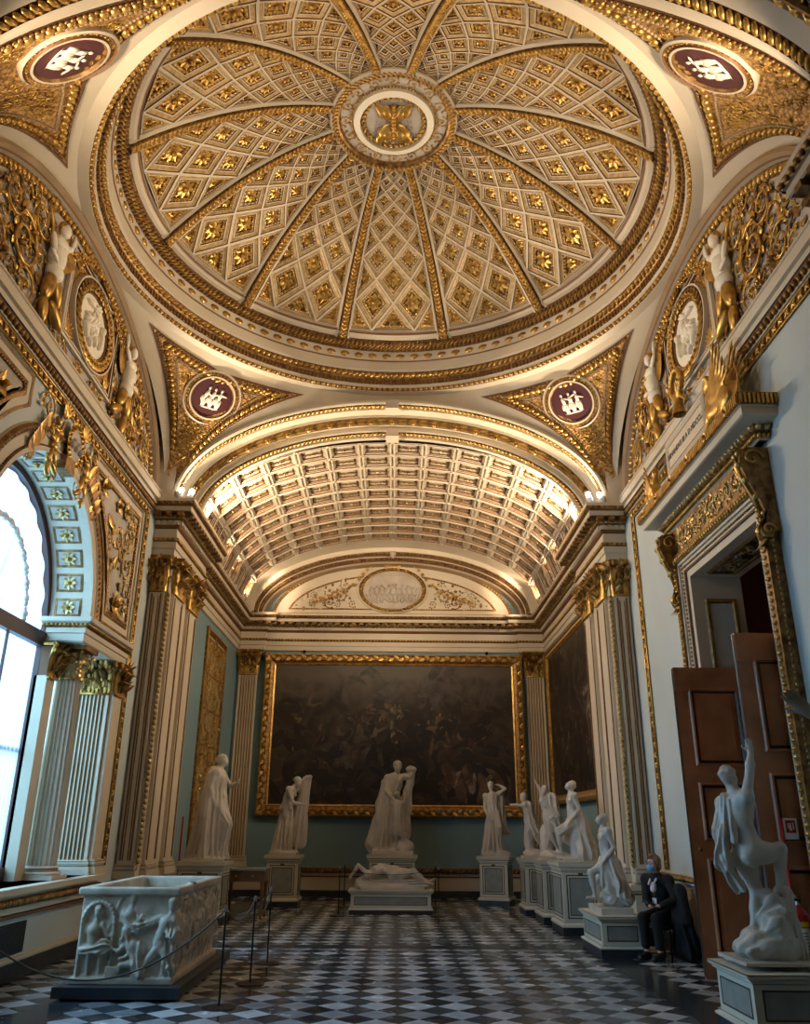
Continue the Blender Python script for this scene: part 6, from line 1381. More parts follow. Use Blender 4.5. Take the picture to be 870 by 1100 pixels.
# ------------------------------------------------------------------ sarcophagus
sar=thing('carved_sarcophagus','carved marble sarcophagus with battle figures on its sides, left foreground','sarcophagus',(-2.72,10.88,.13))
b=MB(); b.box((-3.35+2.68,-.0,0),(0,0,0),'stone_dark') if False else None
sb=MB(); sb.box((-3.36,9.6,.025),(-2.06,12.45,.13),'stone_dark'); sb.box((-3.28,9.68,0),(-2.14,12.37,.025),'stone_dark'); tag(sb.build('sarcophagus_base',None),'low dark grey slab under the carved sarcophagus','plinth')
HX,HY,HZ=.55,1.13,.92
def shell(S):
    S.box((0,0,.46),(HX-.045,HY-.045,.44),.02); S.box((0,0,.03),(HX,HY,.035),.02); S.box((0,0,.885),(HX,HY,.04),.02,.02)
    S.box((0,0,.75),(HX-.13,HY-.13,.5),.02,.02,sub=True)
def man(S,o,ex,ez,n,s,pose,h=.02):
    h-=.006
    """relief figure: o feet point, ex along the face, n outward; pose = dict of 2D joints"""
    ez=np.array([0,0,1.]); P=lambda u,v,d=0: o+ex*u*s+ez*v*s+n*(h+d*s*.6)
    g=pose; c=lambda a,b,r1,r2: S.cone(P(*a),P(*b),r1*s*.82,r2*s*.82,.012)
    c(g['pe'],g['ch'],.11,.13); S.ell(P(*g['ch']),(.115*s,)*3,.015); c(g['ch'],g['nk'],.09,.05); S.ell(P(*g['hd']),(.07*s,.07*s,.09*s),.008)
    S.ell(P(g['hd'][0],g['hd'][1]+.05,g['hd'][2] if len(g['hd'])>2 else 0),(.08*s,.075*s,.065*s),.008)
    for a in ('a1','a2'):
        if a in g: q=g[a]; c(q[0],q[1],.05,.04); c(q[1],q[2],.04,.03); S.ell(P(*q[2]),(.04*s,)*3,.01)
    for a in ('l1','l2'):
        if a in g: q=g[a]; c(q[0],q[1],.085,.06); c(q[1],q[2],.055,.035); c(q[2],(q[2][0]+.1*q[3],q[2][1]-.03),.035,.03)
    if 'cl' in g:
        for (a,b_,r) in g['cl']: S.cone(P(*a),P(*b_),r*s,r*s*1.1,.012,(6,.03*s,0))
def fS(S):
    shell(S); n=V3(0,-1,0); ex=V3(1,0,0); y=-HY+.05
    O=lambda u,z=.06: V3(u,y,z)
    # arch behind the seated figure
    for t in np.linspace(0,PI,14): S.ell((-.30+.17*math.cos(t),-HY+.03,.58+.2*math.sin(t)),(.025,.03,.025),.01)
    S.cone((-.47,-HY+.03,.08),(-.47,-HY+.03,.6),.02,.02,.01); S.cone((-.13,-HY+.03,.08),(-.13,-HY+.03,.6),.016,.016,.01)
    sit=dict(pe=(0,.42),ch=(-.02,.72),nk=(0,.88),hd=(.03,1.0,.04),a1=((.12,.8),(.22,.62),(.34,.66)),a2=((-.14,.8),(-.2,.58),(-.12,.42)),l1=((.05,.42,.05),(.16,.4,.12),(.14,.05),1),l2=((-.06,.42,.05),(-.04,.38,.12),(-.04,.05),-1),cl=(((-.14,.42,.03),(.2,.46,.06),.09),))
    man(S,O(-.33),ex,0,n,.62,sit,.01)
    S.cone(V3(-.2,y,.5),V3(-.08,y,.84),.018,.018,.01)
    st=dict(pe=(0,.5),ch=(0,.78),nk=(.02,.94),hd=(.05,1.06,.03),a1=((.12,.86),(.2,.66,.06),(.04,.6,.1)),a2=((-.12,.86),(-.18,.64,.05),(.02,.58,.1)),cl=(((-.1,.75,.0),(.1,.5,.02),.1),((0,.5),(0,.25),.12)))
    man(S,O(.02,.26),ex,0,n,.52,st,.0)
    kn=dict(pe=(.05,.26),ch=(-.02,.5),nk=(-.1,.62),hd=(-.16,.7,.05),a1=((-.1,.56,.06),(-.25,.42,.1),(-.38,.46,.06)),a2=((.05,.54,.04),(-.1,.34,.1),(-.2,.3,.1)),l1=((.05,.24,.04),(-.18,.2,.1),(-.2,.02),-1),l2=((.1,.24),(.15,.06,.1),(.32,.04),1),cl=(((.1,.5),(.12,.1),.09),))
    man(S,O(.1),ex,0,n,.6,kn,.02); S.box((-.1,y,.11),(.07,.05,.06),.01)
    run=dict(pe=(0,.5),ch=(.1,.76),nk=(.16,.9),hd=(.18,1.02,.05),a1=((.2,.82,.05),(.3,.66,.08),(.2,.52,.08)),a2=((.0,.84),(-.16,.78,.05),(-.3,.84,.02)),l1=((.04,.48,.04),(-.12,.28,.08),(-.26,.04),-1),l2=((0,.46),(.14,.3,.1),(.1,.04),1),cl=(((-.05,.8),(-.4,.7),.05),((.1,.5),(.2,.1),.06)))
    man(S,O(.36),ex,0,n,.68,run,.02)
    # long side: crowd
    n=V3(1,0,0); ex=V3(0,1,0); r=random.Random(12)
    for k in range(11):
        u=-HY+.1+k*.205; s_=r.uniform(.5,.72); ln=r.uniform(-.25,.25); z=r.choice((.05,.06,.16,.22))
        g=dict(pe=(0,.5),ch=(ln*.5,.76),nk=(ln*.7,.9),hd=(ln*.8,1.02,.05),a1=((ln*.5+.12,.84,.05),(ln+.28,.7+r.uniform(-.1,.2),.08),(ln+.2,.5+r.uniform(0,.5),.1)),a2=((ln*.5-.12,.84,.03),(ln-.25,.7+r.uniform(-.1,.25),.06),(ln-.15,.55+r.uniform(0,.6),.08)),l1=((.05,.46,.05),(.18+ln*.3,.28,.1),(.1+r.uniform(-.1,.15),.03),1),l2=((-.05,.46,.05),(-.14,.28,.08),(-.2+r.uniform(-.1,.1),.03),-1),cl=(((ln*.4,.8),(ln-.3,.5),.06),))
        man(S,V3(HX-.05,u,z),ex,0,n,s_,g,-.004)
    for k in range(30): 
        u=r.uniform(-HY+.1,HY-.1); z=r.uniform(.1,.8); a_=r.uniform(0,3.1); S.cone(V3(HX-.03,u,z),V3(HX-.01,u+.12*math.cos(a_),z+.12*math.sin(a_)),.018,.014,.012)
S=Sculpt((-.66,-1.26,.001),(.66,1.2,.95),.0095); fS(S); S.mesh('body',"marble_old",sar,.001)
# ------------------------------------------------------------------ paintings
def gframe(mb,S,x0,x1,z0,z1,w,rel,m='gold',md='gold_dark'):
    poly_frame(mb,S,[(x0,z0),(x1,z0),(x1,z1),(x0,z1)],[(0,.0),(0,rel*.8),(w*.12,rel),(w*.2,rel*.75),(w*.55,rel*.85),(w*.8,rel*.45),(w*.86,rel*.5),(w,rel*.3),(w,.005)],[md,m,md,md,md,'brown_line',m,md])
    for (a,b) in (((x0,z0),(x1,z0)),((x1,z0),(x1,z1)),((x1,z1),(x0,z1)),((x0,z1),(x0,z0))):
        L_=math.hypot(b[0]-a[0],b[1]-a[1]); n=int(L_/.14); an=math.atan2(b[1]-a[1],b[0]-a[0]); nx,nz=-math.sin(an),math.cos(an)
        for k in range(n):
            t=(k+.5)/n; u=a[0]+(b[0]-a[0])*t+nx*w*.38; v=a[1]+(b[1]-a[1])*t+nz*w*.38; put(mb,LEAF,S,u-math.cos(an)*.06,v-math.sin(an)*.06,an+.5*(1 if k%2 else -1),.15,m,rel*.8)
        n=int(L_/.07)
        for k in range(n):
            t=(k+.5)/n; put(mb,BEAD,S,a[0]+(b[0]-a[0])*t+nx*w*.9,a[1]+(b[1]-a[1])*t+nz*w*.9,0,.02,m,rel*.35)
def daubs(S,boxes,seed,parent,hz):
    r=random.Random(seed); db=MB(); n=0
    for (u0,u1,v0,v1,cnt,m,sz) in boxes:
        for _ in range(cnt):
            u=r.uniform(u0,u1); v=r.uniform(v0,v1); a=r.uniform(0,PI); L_=sz*r.uniform(.5,1.3); w=L_*r.uniform(.2,.45); bend=r.uniform(-.5,.5); V=[]; k=9
            for i in range(k): t=i/(k-1)-.5; hw=w*math.sqrt(max(0,1-(2*t)**2))*.5; V.append((t*L_,bend*t*t*L_*2+hw)); V.append((t*L_,bend*t*t*L_*2-hw))
            V=np.array(V); x=V[:,0]*math.cos(a)-V[:,1]*math.sin(a)+u; y=V[:,0]*math.sin(a)+V[:,1]*math.cos(a)+v; n+=1
            db.add(S(x,y,np.full(len(x),.006+n*2e-5)),[(2*i,2*i+1,2*i+3,2*i+2) for i in range(k-1)],m)
    db.build('brushwork',parent)
for nm,c1,c2 in (('daub_pale',(80,70,58),(44,36,28)),('daub_flesh',(104,78,56),(58,38,26)),('daub_red',(70,34,24),(34,20,16)),('daub_dark',(22,17,14),(14,11,10)),('daub_brown',(58,44,32),(30,23,18)),('daub_sky',(76,70,64),(48,42,38)),('daub_white',(128,114,94),(84,72,58))):
    mat(nm,srgb(*c1),.5,0,noise=(3.,.12,srgb(*c2)))
pt_=thing('large_painting','huge dark battle painting in a heavy gilt frame on the far wall','painting',(.06,YB-.12,4.03)); SP=lambda u,v,h: np.stack([np.asarray(u),-np.asarray(h)*np.ones(np.shape(u)),np.broadcast_to(v,np.shape(u))+0*np.asarray(u)],-1)
b=MB(); b.box((-3.56,0,-2.12),(3.56,.06,2.12),'wood_dark'); gframe(b,SP,-3.56,3.56,-2.12,2.12,.3,.12); b.build('gilt_frame',pt_)
b=MB(); b.box((-3.27,-.004,-1.83),(3.27,.0,1.83),'painting_battle'); cv=b.build('canvas',pt_)
daubs(SP,[(-3.2,3.2,-1.7,.2,90,'daub_dark',.7),(-3.2,3.2,-1.5,.3,50,'daub_brown',.5),(-1.5,.4,-.7,.6,22,'daub_pale',.45),(-.9,.2,-.3,.6,9,'daub_white',.3),(1.6,2.7,-1.5,-1.1,5,'daub_white',.4),(.6,1.8,.1,.5,5,'daub_white',.16),(.9,2.6,-.5,.5,16,'daub_flesh',.28),(-2.6,2.9,-.9,.5,16,'daub_red',.28),(1.2,2.8,-1.5,-1.0,14,'daub_flesh',.6),(-1.0,2.6,.8,1.7,26,'daub_sky',.5),(-2.9,-1.,-.8,.4,12,'daub_flesh',.2),(-.8,.4,.2,.8,14,'daub_flesh',.22)],3,cv,0)
for x in (-2.5,2.6): 
    b=MB(); V,F=BALLS; b.add(V*.05+np.array([x,.02,2.2]),F,'black_metal',True); b.add(V*np.array([.02,.02,.08])+np.array([x,.02,2.14]),F,'black_metal',True); b.build('hanging_hook',pt_)
p2=thing('side_painting','tall dark painting in a plain gilt frame on the right wall','painting',(W-.02,19.42,4.17)); SQ=lambda u,v,h: np.stack([-np.asarray(h)*np.ones(np.shape(u)),np.asarray(u),np.broadcast_to(v,np.shape(u))+0*np.asarray(u)],-1)
b=MB(); b.box((-.06,-2.9,-1.95),(-.0,2.9,1.95),'wood_dark'); SQ1=lambda u,v,h: SQ(u,v,np.asarray(h)+.06)
poly_frame(b,SQ1,[(-2.9,-1.95),(-2.9,1.95),(2.9,1.95),(2.9,-1.95)][::-1],[(0,.0),(0,.06),(.03,.08),(.09,.06),(.14,.07),(.2,.02),(.22,.005)],['gold_dark','gold','gold_dark','gilt_cream','gold','gold_dark']); b.build('gilt_frame',p2)
b=MB(); b.box((-.064,-2.7,-1.75),(-.06,2.7,1.75),'painting_side'); cv=b.build('canvas',p2)
daubs(SQ1,[(-2.6,2.6,-1.6,1.5,140,'daub_dark',.7),(-2.4,2.0,-1.,.6,70,'daub_brown',.4),(-2.0,-1.2,-1.2,.9,26,'daub_pale',.35),(-1.9,-1.4,-.9,.7,12,'daub_white',.34),(-1.,1.6,-.2,.6,16,'daub_white',.09),(-1.2,2.2,-.3,.4,40,'daub_flesh',.2),(-1.8,-.9,-1.0,-.2,12,'daub_red',.3),(1.,2.4,-1.6,-.8,14,'daub_flesh',.3)],5,cv,0)
# ------------------------------------------------------------------ barrier posts and cords
POST=None
def post(x,y,label,g='barrier posts'):
    global POST
    if POST is None:
        POST=thing('barrier_post',label,'post',(x,y,0),0,g); b=MB(); lathe(b,(0,0,0),[(.0,0),(.17,0),(.17,.008),(.16,.014),(.03,.022),(.0,.022)],'black_metal',28); b.build('base_disc',POST)
        b=MB(); lathe(b,(0,0,0),[(.011,.02),(.011,.9),(.0,.9)],'black_metal',12); b.build('pole',POST); b=MB(); lathe(b,(0,0,.86),[(.0,0),(.018,0),(.018,.05),(.0,.055)],'steel',12); b.build('cord_holder',POST)
    else: dup(POST,(x,y,0),0,label,g)
post(-1.59,9.35,'thin black barrier post by the near corner of the sarcophagus')
post(-1.5,10.68,'thin black barrier post halfway along the sarcophagus')
post(-1.52,12.16,'thin black barrier post beyond the far end of the sarcophagus')
post(-4.02,8.75,'thin barrier post outside the left edge of the view')
post(-.98,18.3,'thin dark barrier post left of the lying figure'); post(1.04,18.3,'thin dark barrier post right of the lying figure')
post(-.98,20.2,'thin dark barrier post behind the left end of the lying figure'); post(1.06,20.2,'thin dark barrier post behind the right end of the lying figure')
def cord(a,b_,sag,label,r=.009):
    par=next(o for o in bpy.data.objects if o.name.startswith('barrier_post') and abs(o.location.x-a[0])<.01 and abs(o.location.y-a[1])<.01)
    mb=MB(); t=np.linspace(0,1,30); pts=[(a[0]+(b_[0]-a[0])*k,a[1]+(b_[1]-a[1])*k,a[2]+(b_[2]-a[2])*k-sag*4*k*(1-k)) for k in t]; tube(mb,pts,r,'rope_cord',7); o=mb.build('cord',par); o.location=-par.location if par else (0,0,0)
cord((-4.02,8.75,.88),(-1.59,9.35,.88),.60,'long slack dark cord hanging in front of the sarcophagus end')
cord((-1.59,9.35,.88),(-1.5,10.68,.88),.16,'dark cord between the two nearest posts beside the sarcophagus'); cord((-1.5,10.68,.88),(-1.52,12.16,.88),.2,'dark cord between the two farther posts beside the sarcophagus')
cord((-1.52,12.16,.88),(-2.2,13.6,.45),.1,'dark cord running back from the farthest post behind the sarcophagus')
cord((-.98,18.3,.88),(1.04,18.3,.88),.12,'thin cord strung in front of the lying figure',.006)
# ------------------------------------------------------------------ console table behind the sarcophagus
tb=thing('console_table','old wooden side table with a grey slab top behind the sarcophagus','table',(-2.78,17.75,0)); b=MB(); b.box((-.42,-.33,.86),(.42,.33,.9),'table_top'); b.build('table_top',tb)
b=MB(); b.box((-.38,-.29,.66),(.38,.29,.86),'table_wood'); b.box((-.3,-.3,.69),(-.03,-.29,.83),'table_wood'); b.box((.03,-.3,.69),(.3,-.29,.83),'table_wood'); ap=b.build('apron',tb)
for x in (-.16,.16): b=MB(); V,F=BALLS; b.add(V*.018+np.array([x,-.31,.76]),F,'gold',True); b.build('drawer_knob',ap)
for x in (-.35,.35):
    for y in (-.26,.26): b=MB(); lathe(b,(x,y,0),[(.0,0),(.022,0),(.03,.05),(.022,.1),(.035,.5),(.04,.62),(.045,.66)],['table_wood','gold_dark','table_wood','table_wood','table_wood','gold_dark'],10); b.build('leg',tb)
# ------------------------------------------------------------------ seated attendant
PX,PY=3.80,12.66
def sculpt_part(name,m,parent,lo,hi,vox,fn,noise=0):
    S=Sculpt(lo,hi,vox); fn(S); return S.mesh(name,m,parent,noise)
per=thing('person','seated attendant in black suit, white collar and blue face mask, hands in lap','person',(PX,PY,0))
JP=dict(pel=(.16,.14,.57),ch=(.12,.09,.86),nk=(.07,.04,1.07),hd=(.03,.0,1.22),shR=(-.05,.16,1.01),shL=(.2,-.09,1.01),elR=(-.1,.05,.77),wrR=(-.10,-.06,.68),elL=(.23,-.22,.78),wrL=(.01,-.22,.69),hpR=(.1,.21,.55),hpL=(.22,.07,.55),knR=(-.2,-.07,.53),knL=(-.06,-.22,.53),anR=(-.2,-.09,.11),anL=(-.06,-.25,.11),toR=(-.29,-.17,.05),toL=(-.15,-.33,.05),front=V3(-.75,-.65,0),hdR=V3(.25,-.8,-.1),hdL=V3(-.9,.2,0),pnR=V3(0,0,-1),pnL=V3(0,0,-1))
def fskin(S): body(S,JP,.82,'f'); head(S,JP['hd'],(-.86,-.5,.02),(0,0,1),.92,'none')
sculpt_part('body','skin',per,(-.45,-.5,.0),(.45,.42,1.4),.0105,fskin)
g={k:np.array(v,float) for k,v in JP.items() if k not in()}
def fjk(S):
    S.cone(g['pel']+[0,0,.02],g['ch'],.15,.16,.05); S.cone(g['ch'],g['nk']-[0,0,.06],.155,.1,.05); S.cone(g['shR'],g['shL'],.075,.075,.05); 
    for q in 'RL': S.cone(g['sh'+q],g['el'+q],.07,.055,.03); S.cone(g['el'+q],g['wr'+q]*.9+g['el'+q]*.1,.055,.042,.02)
    S.cone(g['pel']-[0,0,.05],g['pel']+[0,0,.05],.17,.16,.04)
    f=nrm((-.75,-.65,0)); S.cone(g['nk']+f*.16-[0,0,.0],g['ch']+f*.22-[0,0,.02],.045,.018,.01,sub=True)
sculpt_part('jacket','black_cloth',per,(-.45,-.5,.35),(.5,.45,1.2),.012,fjk,.002)
def ftr(S):
    for q in 'RL': S.cone(g['hp'+q],g['kn'+q],.098,.075,.04); S.cone(g['kn'+q],g['an'+q]+[0,0,.09],.074,.06,.03)
sculpt_part('trousers','black_cloth',per,(-.45,-.5,.1),(.5,.45,.72),.012,ftr,.002)
def fco(S):
    f=nrm((-.75,-.65,0)); r_=np.array([-.65,.75,0])
    for sg in (-1,1): S.cone(g['nk']+r_*sg*.055+f*.02+[0,0,.0],g['nk']+f*.17+r_*sg*.035-[0,0,.12],.022,.012,.01)
    S.cone(g['nk']-[0,0,.01],g['ch']+f*.165+[0,0,.03],.055,.045,.02)
sculpt_part('shirt_collar','white_cloth',per,(-.3,-.3,.8),(.3,.3,1.15),.008,fco)
def fhair(S):
    c=g['hd']; f=nrm((-.86,-.5,0)); S.ell(c-f*.03+[0,0,.04],(.092,.092,.09),.02); S.ell(c-f*.06-[0,0,.03],(.07,.07,.08),.02); S.cone(c+f*.05+[0,0,.095],c+f*.0+[0,0,.105],.035,.04,.02)
    r_=np.cross(f,[0,0,1.]); 
    for sg in (-1,1): S.ell(c+r_*sg*.072-f*.015+[0,0,.0],(.025,.025,.055),.02)
    S.ell(c+f*.085-[0,0,.02],(.05,.05,.075),.01,sub=True)
sculpt_part('hair','hair',per,(-.2,-.2,1.05),(.2,.2,1.42),.007,fhair,.003)
def fmask(S):
    c=g['hd']; f=nrm((-.86,-.5,0)); S.ell(c+f*.055-[0,0,.052],(.06,.06,.055),.01)
    r_=np.cross(f,[0,0,1.]); 
    for sg in (-1,1): S.cone(c+r_*sg*.055+f*.05-[0,0,.03],c+r_*sg*.078-f*.0+[0,0,.0],.006,.005,.003)
sculpt_part('face_mask','mask_blue',per,(-.2,-.2,1.08),(.2,.2,1.3),.006,fmask)
gl=MB(); f=nrm((-.86,-.5,0)); r_=np.cross(f,[0,0,1.])
for sg in (-1,1):
    c=g['hd']+f*.098+r_*sg*.032+np.array([0,0,.012]); tube(gl,[c+r_*.024*math.cos(t)+np.array([0,0,.019*math.sin(t)]) for t in np.linspace(0,2*PI,14)],.003,'purple',5); tube(gl,[c+r_*sg*.024,g['hd']+r_*sg*.08-f*.01+np.array([0,0,.01])],.0025,'purple',5)
gl.build('glasses',per)
ln=MB(); f2=nrm((-.75,-.65,0)); r2=np.array([-.65,.75,0]); bd=g['ch']*.35+g['pel']*.65+f2*.19+np.array([0,0,.06])
for sg in (-1,1): tube(ln,[g['nk']+r2*sg*.06+f2*.03,g['nk']+r2*sg*.05+f2*.12-np.array([0,0,.08]),g['ch']+r2*sg*.02+f2*.17,bd+np.array([0,0,.05])],.006,'orange',5)
lo_=ln.build('lanyard',per); bg=MB(); 
V=[bd+r2*a-np.array([0,0,b_])+f2*.005 for a,b_ in ((-.035,-.045),(.035,-.045),(.035,.045),(-.035,.045))]+[bd+r2*a-np.array([0,0,b_])+f2*.012 for a,b_ in ((-.035,-.045),(.035,-.045),(.035,.045),(-.035,.045))]
bg.add(V,[(0,1,2,3),(4,5,6,7),(0,1,5,4),(1,2,6,5),(2,3,7,6),(3,0,4,7)],'white_cloth'); bg.build('badge',lo_)
def fsh(S):
    for q in 'RL':
        d_=nrm(g['to'+q]-g['an'+q]+[0,0,.06]); S.cone(g['an'+q]-[0,0,.05]-d_*.03,g['to'+q]+d_*.03-[0,0,.0],.05,.042,.02); S.ell(g['an'+q]-[0,0,.02],(.052,.052,.045),.02)
sculpt_part('shoes','black_shoe',per,(-.42,-.5,.002),(.2,.1,.2),.008,fsh)
nb_=MB(); nb_.box((-.09,-.06,-.01),(.09,.06,.01),'black_shoe'); nb_.box((-.085,-.055,.01),(.088,.055,.014),'purple'); no=tag(nb_.build('notebook'),'small dark notebook held in the hands of the seated attendant','notebook'); no.location=(PX-.13,PY-.2,.72); no.rotation_euler=(.1,.25,.5)
ch=thing('folding_chair','black metal chair under the seated attendant','chair',(PX+.15,PY+.12,0),-.72-.14)
b=MB(); b.box((-.2,-.2,.41),(.2,.2,.435),'black_metal'); b.build('seat',ch); b=MB(); b.box((-.19,.19,.6),(.19,.215,.8),'black_metal'); b.build('backrest',ch)
for x in (-.19,.19):
    b=MB(); tube(b,[(x,.2,.82),(x,.2,.42),(x,.22,.0)],.012,'black_metal',8); b.build('leg',ch); b=MB(); tube(b,[(x,-.18,.42),(x,-.2,.0)],.012,'black_metal',8); b.build('leg',ch); b=MB(); tube(b,[(x,-.19,.16),(x,.21,.16)],.009,'black_metal',6); b.build('stretcher',ch)
def fcoat(S):
    S.cone((-.0,.0,.88),(.0,.0,.5),.1,.12,.04,(7,.012,0),((0,1,0),1.3)); S.cone((0,0,.55),(.03,-.02,.16),.12,.15,.04,(8,.022,0),((0,1,0),1.2)); S.cone((.0,-.12,.84),(.02,-.16,.5),.04,.05,.03)
ct=thing('dark_coat','black coat hung over the back of the attendant chair, trailing low','coat',(PX+.30,PY-.18,0)); S=Sculpt((-.2,-.32,.03),(.21,.32,1.02),.012); fcoat(S); S.mesh('cloth','black_cloth',ct,.002)
# ------------------------------------------------------------------ extinguisher and its signpost
ex=thing('fire_extinguisher','red fire extinguisher with white label by the open door, right edge','fire extinguisher',(4.03,8.68,.0)); b=MB()
lathe(b,(0,0,.52),[(.0,0),(.085,0),(.095,.02),(.095,.36),(.085,.41),(.05,.46),(.025,.48),(.022,.5),(0,.5)],'red_paint',24); lathe(b,(0,0,.0),[(.09,0),(.09,.015),(.03,.02),(.03,.5),(.09,.51),(.0,.52)],'black_metal',20); b.build('cylinder',ex)
b=MB(); a_=np.linspace(-2.6,-1.2,8); V=[(.097*math.cos(t),.097*math.sin(t),z) for z in (.62,.82) for t in a_]; b.add(V,[(i,i+1,i+9,i+8) for i in range(7)],'white_paint'); V=[(.0975*math.cos(t),.0975*math.sin(t),z) for z in (.83,.875) for t in a_]; b.add(V,[(i,i+1,i+9,i+8) for i in range(7)],'yellow_paint'); V=[(.097*math.cos(t),.097*math.sin(t),z) for z in (.53,.58) for t in a_-.3]; b.add(V,[(i,i+1,i+9,i+8) for i in range(7)],'blue_paint')
for k in range(6): V=[(.098*math.cos(t),.098*math.sin(t),.64+.027*k+dz) for dz in (0,.008) for t in a_[1:-1]]; b.add(V,[(i,i+1,i+7,i+6) for i in range(5)],'letter')
b.build('label',ex)
b=MB(); lathe(b,(0,0,1.0),[(.02,0),(.025,.02),(.02,.05),(0,.05)],'steel',12); b.box((-.08,-.012,1.05),(.03,.012,1.065),'black_metal'); b.box((-.075,-.01,1.08),(.03,.01,1.09),'red_paint'); b.build('valve_handle',ex)
b=MB(); tube(b,[(.02,-.02,1.03),(-.06,-.03,1.13),(-.12,-.04,1.12),(-.125,-.05,1.0),(-.1,-.05,.8)],.008,'black_metal',6); b.build('hose',ex)
sp=thing('extinguisher_sign_pole','red pole carrying a small white extinguisher sign at the right edge','sign',(4.05,8.83,0)); b=MB(); tube(b,[(0,0,.02),(0,0,1.8)],.016,'red_paint',10); b.build('pole',sp); b=MB(); lathe(b,(0,0,0),[(0,.0),(.05,0),(.05,.012),(.02,.02),(0,.02)],'red_paint',20); b.build('base',sp)
b=MB(); b.box((.02,-.008,1.60),(.16,.0,1.80),'white_paint'); sgn=b.build('sign_plate',sp); b=MB(); b.box((.04,-.011,1.66),(.14,-.008,1.78),'red_paint'); b.box((.075,-.014,1.68),(.095,-.011,1.74),'white_paint'); b.box((.07,-.014,1.745),(.1,-.011,1.752),'white_paint'); b.box((.11,-.014,1.69),(.12,-.011,1.76),'white_paint'); b.box((.06,-.014,1.70),(.068,-.011,1.75),'white_paint'); b.build('pictogram',sgn)
# ------------------------------------------------------------------ lamps on the cornices
LP=None
def lamp(x,y,z,az,label,kind='spot'):
    t=thing('spotlight' if kind=='spot' else 'floodlight',label,'lamp',(x,y,z),az,'cornice spotlights' if kind=='spot' else 'vault floodlights'); b=MB(); 
    if kind=='spot':
        tube(b,[(0,0,.0),(0,0,.1)],.012,'lamp_white',8); b.build('bracket',t); b=MB(); tube(b,[(0,.06,.07),(0,-.06,.14)],.055,'lamp_white',14); b.build('housing',t)
        b=MB(); V,F=BALL; b.add(V*np.array([.05,.05,.05])+np.array([0,-.09,.155]),F,'lamp_on',True); b.build('lens',t)
    else:
        b.box((-.05,-.03,0),(.05,.03,.06),'lamp_white'); b.build('bracket',t); b=MB(); V=[(-.13,-.06,.06),(.13,-.06,.06),(.13,.07,.10),(-.13,.07,.10),(-.15,-.09,.12),(.15,-.09,.12),(.15,.08,.17),(-.15,.08,.17)]; b.add(V,[(0,1,2,3),(0,1,5,4),(1,2,6,5),(2,3,7,6),(3,0,4,7),(4,5,6,7)],'lamp_white'); b.build('housing',t)
lamp(-3.88,13.95,ZS,.6,'left of the two small bright spotlights on the left cornice'); lamp(-3.70,14.02,ZS,.5,'right of the two small bright spotlights on the left cornice')
lamp(3.66,13.95,ZS,-.5,'left of the two small bright spotlights on the right cornice'); lamp(3.88,13.95,ZS,-.6,'right of the two small bright spotlights on the right cornice')
for sx,sd in ((-1,'left'),(1,'right')):
    for y,w_ in ((17.9,'nearest'),(19.1,'second'),(20.2,'third'),(21.2,'farthest')): lamp(sx*4.02,y,ZS,sx*-PI/2,'%s pale floodlight along the %s side of the coffered vault'%(w_,sd),'flood')
# ------------------------------------------------------------------ gilded figures above the door
def fsphinx(S):
    S.cone((0,.1,.18),(0,-.26,.17),.1,.1,.05); S.ell((0,-.3,.16),(.1,.12,.13),.04); S.cone((0,.12,.2),(0,.18,.42),.095,.06,.05); S.ell((0,.2,.53),(.065,.08,.085),.02); S.cone((0,.26,.51),(0,.3,.48),.03,.022,.02)
    for k in range(7): a_=-.6+.4*k; S.ell((.05*math.sin(a_*2),.14-.012*k,.58-.045*k),(.05,.035,.03),.01)
    for sx in (-1,1):
        S.cone((sx*.06,.16,.26),(sx*.07,.24,.05),.04,.03,.03); S.cone((sx*.07,.24,.035),(sx*.07,.31,.03),.03,.024,.02); S.ell((sx*.09,-.26,.14),(.05,.12,.11),.03); S.cone((sx*.1,-.2,.04),(sx*.1,-.06,.035),.035,.028,.02)
        for k in range(6): S.cone((sx*.085,.06-.035*k,.31-.012*k),(sx*.11,-.2-.05*k,.70-.075*k),.045,.026,.022,None,((1,0,0),.55)); S.cone((sx*.11,-.2-.05*k,.70-.075*k),(sx*.115,-.3-.035*k,.78-.085*k),.026,.01,.012)
    S.cone((0,-.4,.12),(0,-.46,.3),.022,.018,.02); S.cone((0,-.46,.3),(0,-.4,.4),.018,.02,.02)
def gild(name,label,loc,lo,hi,fn,rz=0,vox=.014,cat='ornament'):
    t=thing(name,label,cat,loc,rz); S=Sculpt(lo,hi,vox); fn(S); S.mesh('figure','gold',t,.003); return t
gild('winged_sphinx','gilded winged beast on the near end of the door cornice',(W-.28,8.82,ZC),(-.24,-.66,.001),(.24,.42,.8),fsphinx).scale=(1,1.3,1.3)
gild('winged_sphinx','gilded winged beast on the far end of the door cornice',(W-.28,11.5,ZC),(-.24,-.62,.001),(.24,.42,.8),lambda S: fsphinx(S),PI).scale=(.8,.55,.95)
def fwreath(S):
    for t in np.linspace(0,2*PI,19)[:-1]: S.ell((0,.2*math.cos(t),.5+.2*math.sin(t)),(.05,.05,.05),.015)
    S.cone((0,0,.3),(0,.02,.02),.06,.09,.03); S.cone((0,.06,.3),(0,.28,.1),.035,.02,.02); S.cone((0,-.06,.3),(0,-.28,.1),.035,.02,.02); S.cone((0,0,.0),(0,0,.12),.1,.06,.03)
gild('gilded_wreath','gilded ribboned wreath standing above the inscription panel over the door',(W-.25,10.2,7.12),(-.14,-.34,.001),(.14,.34,.78),fwreath)
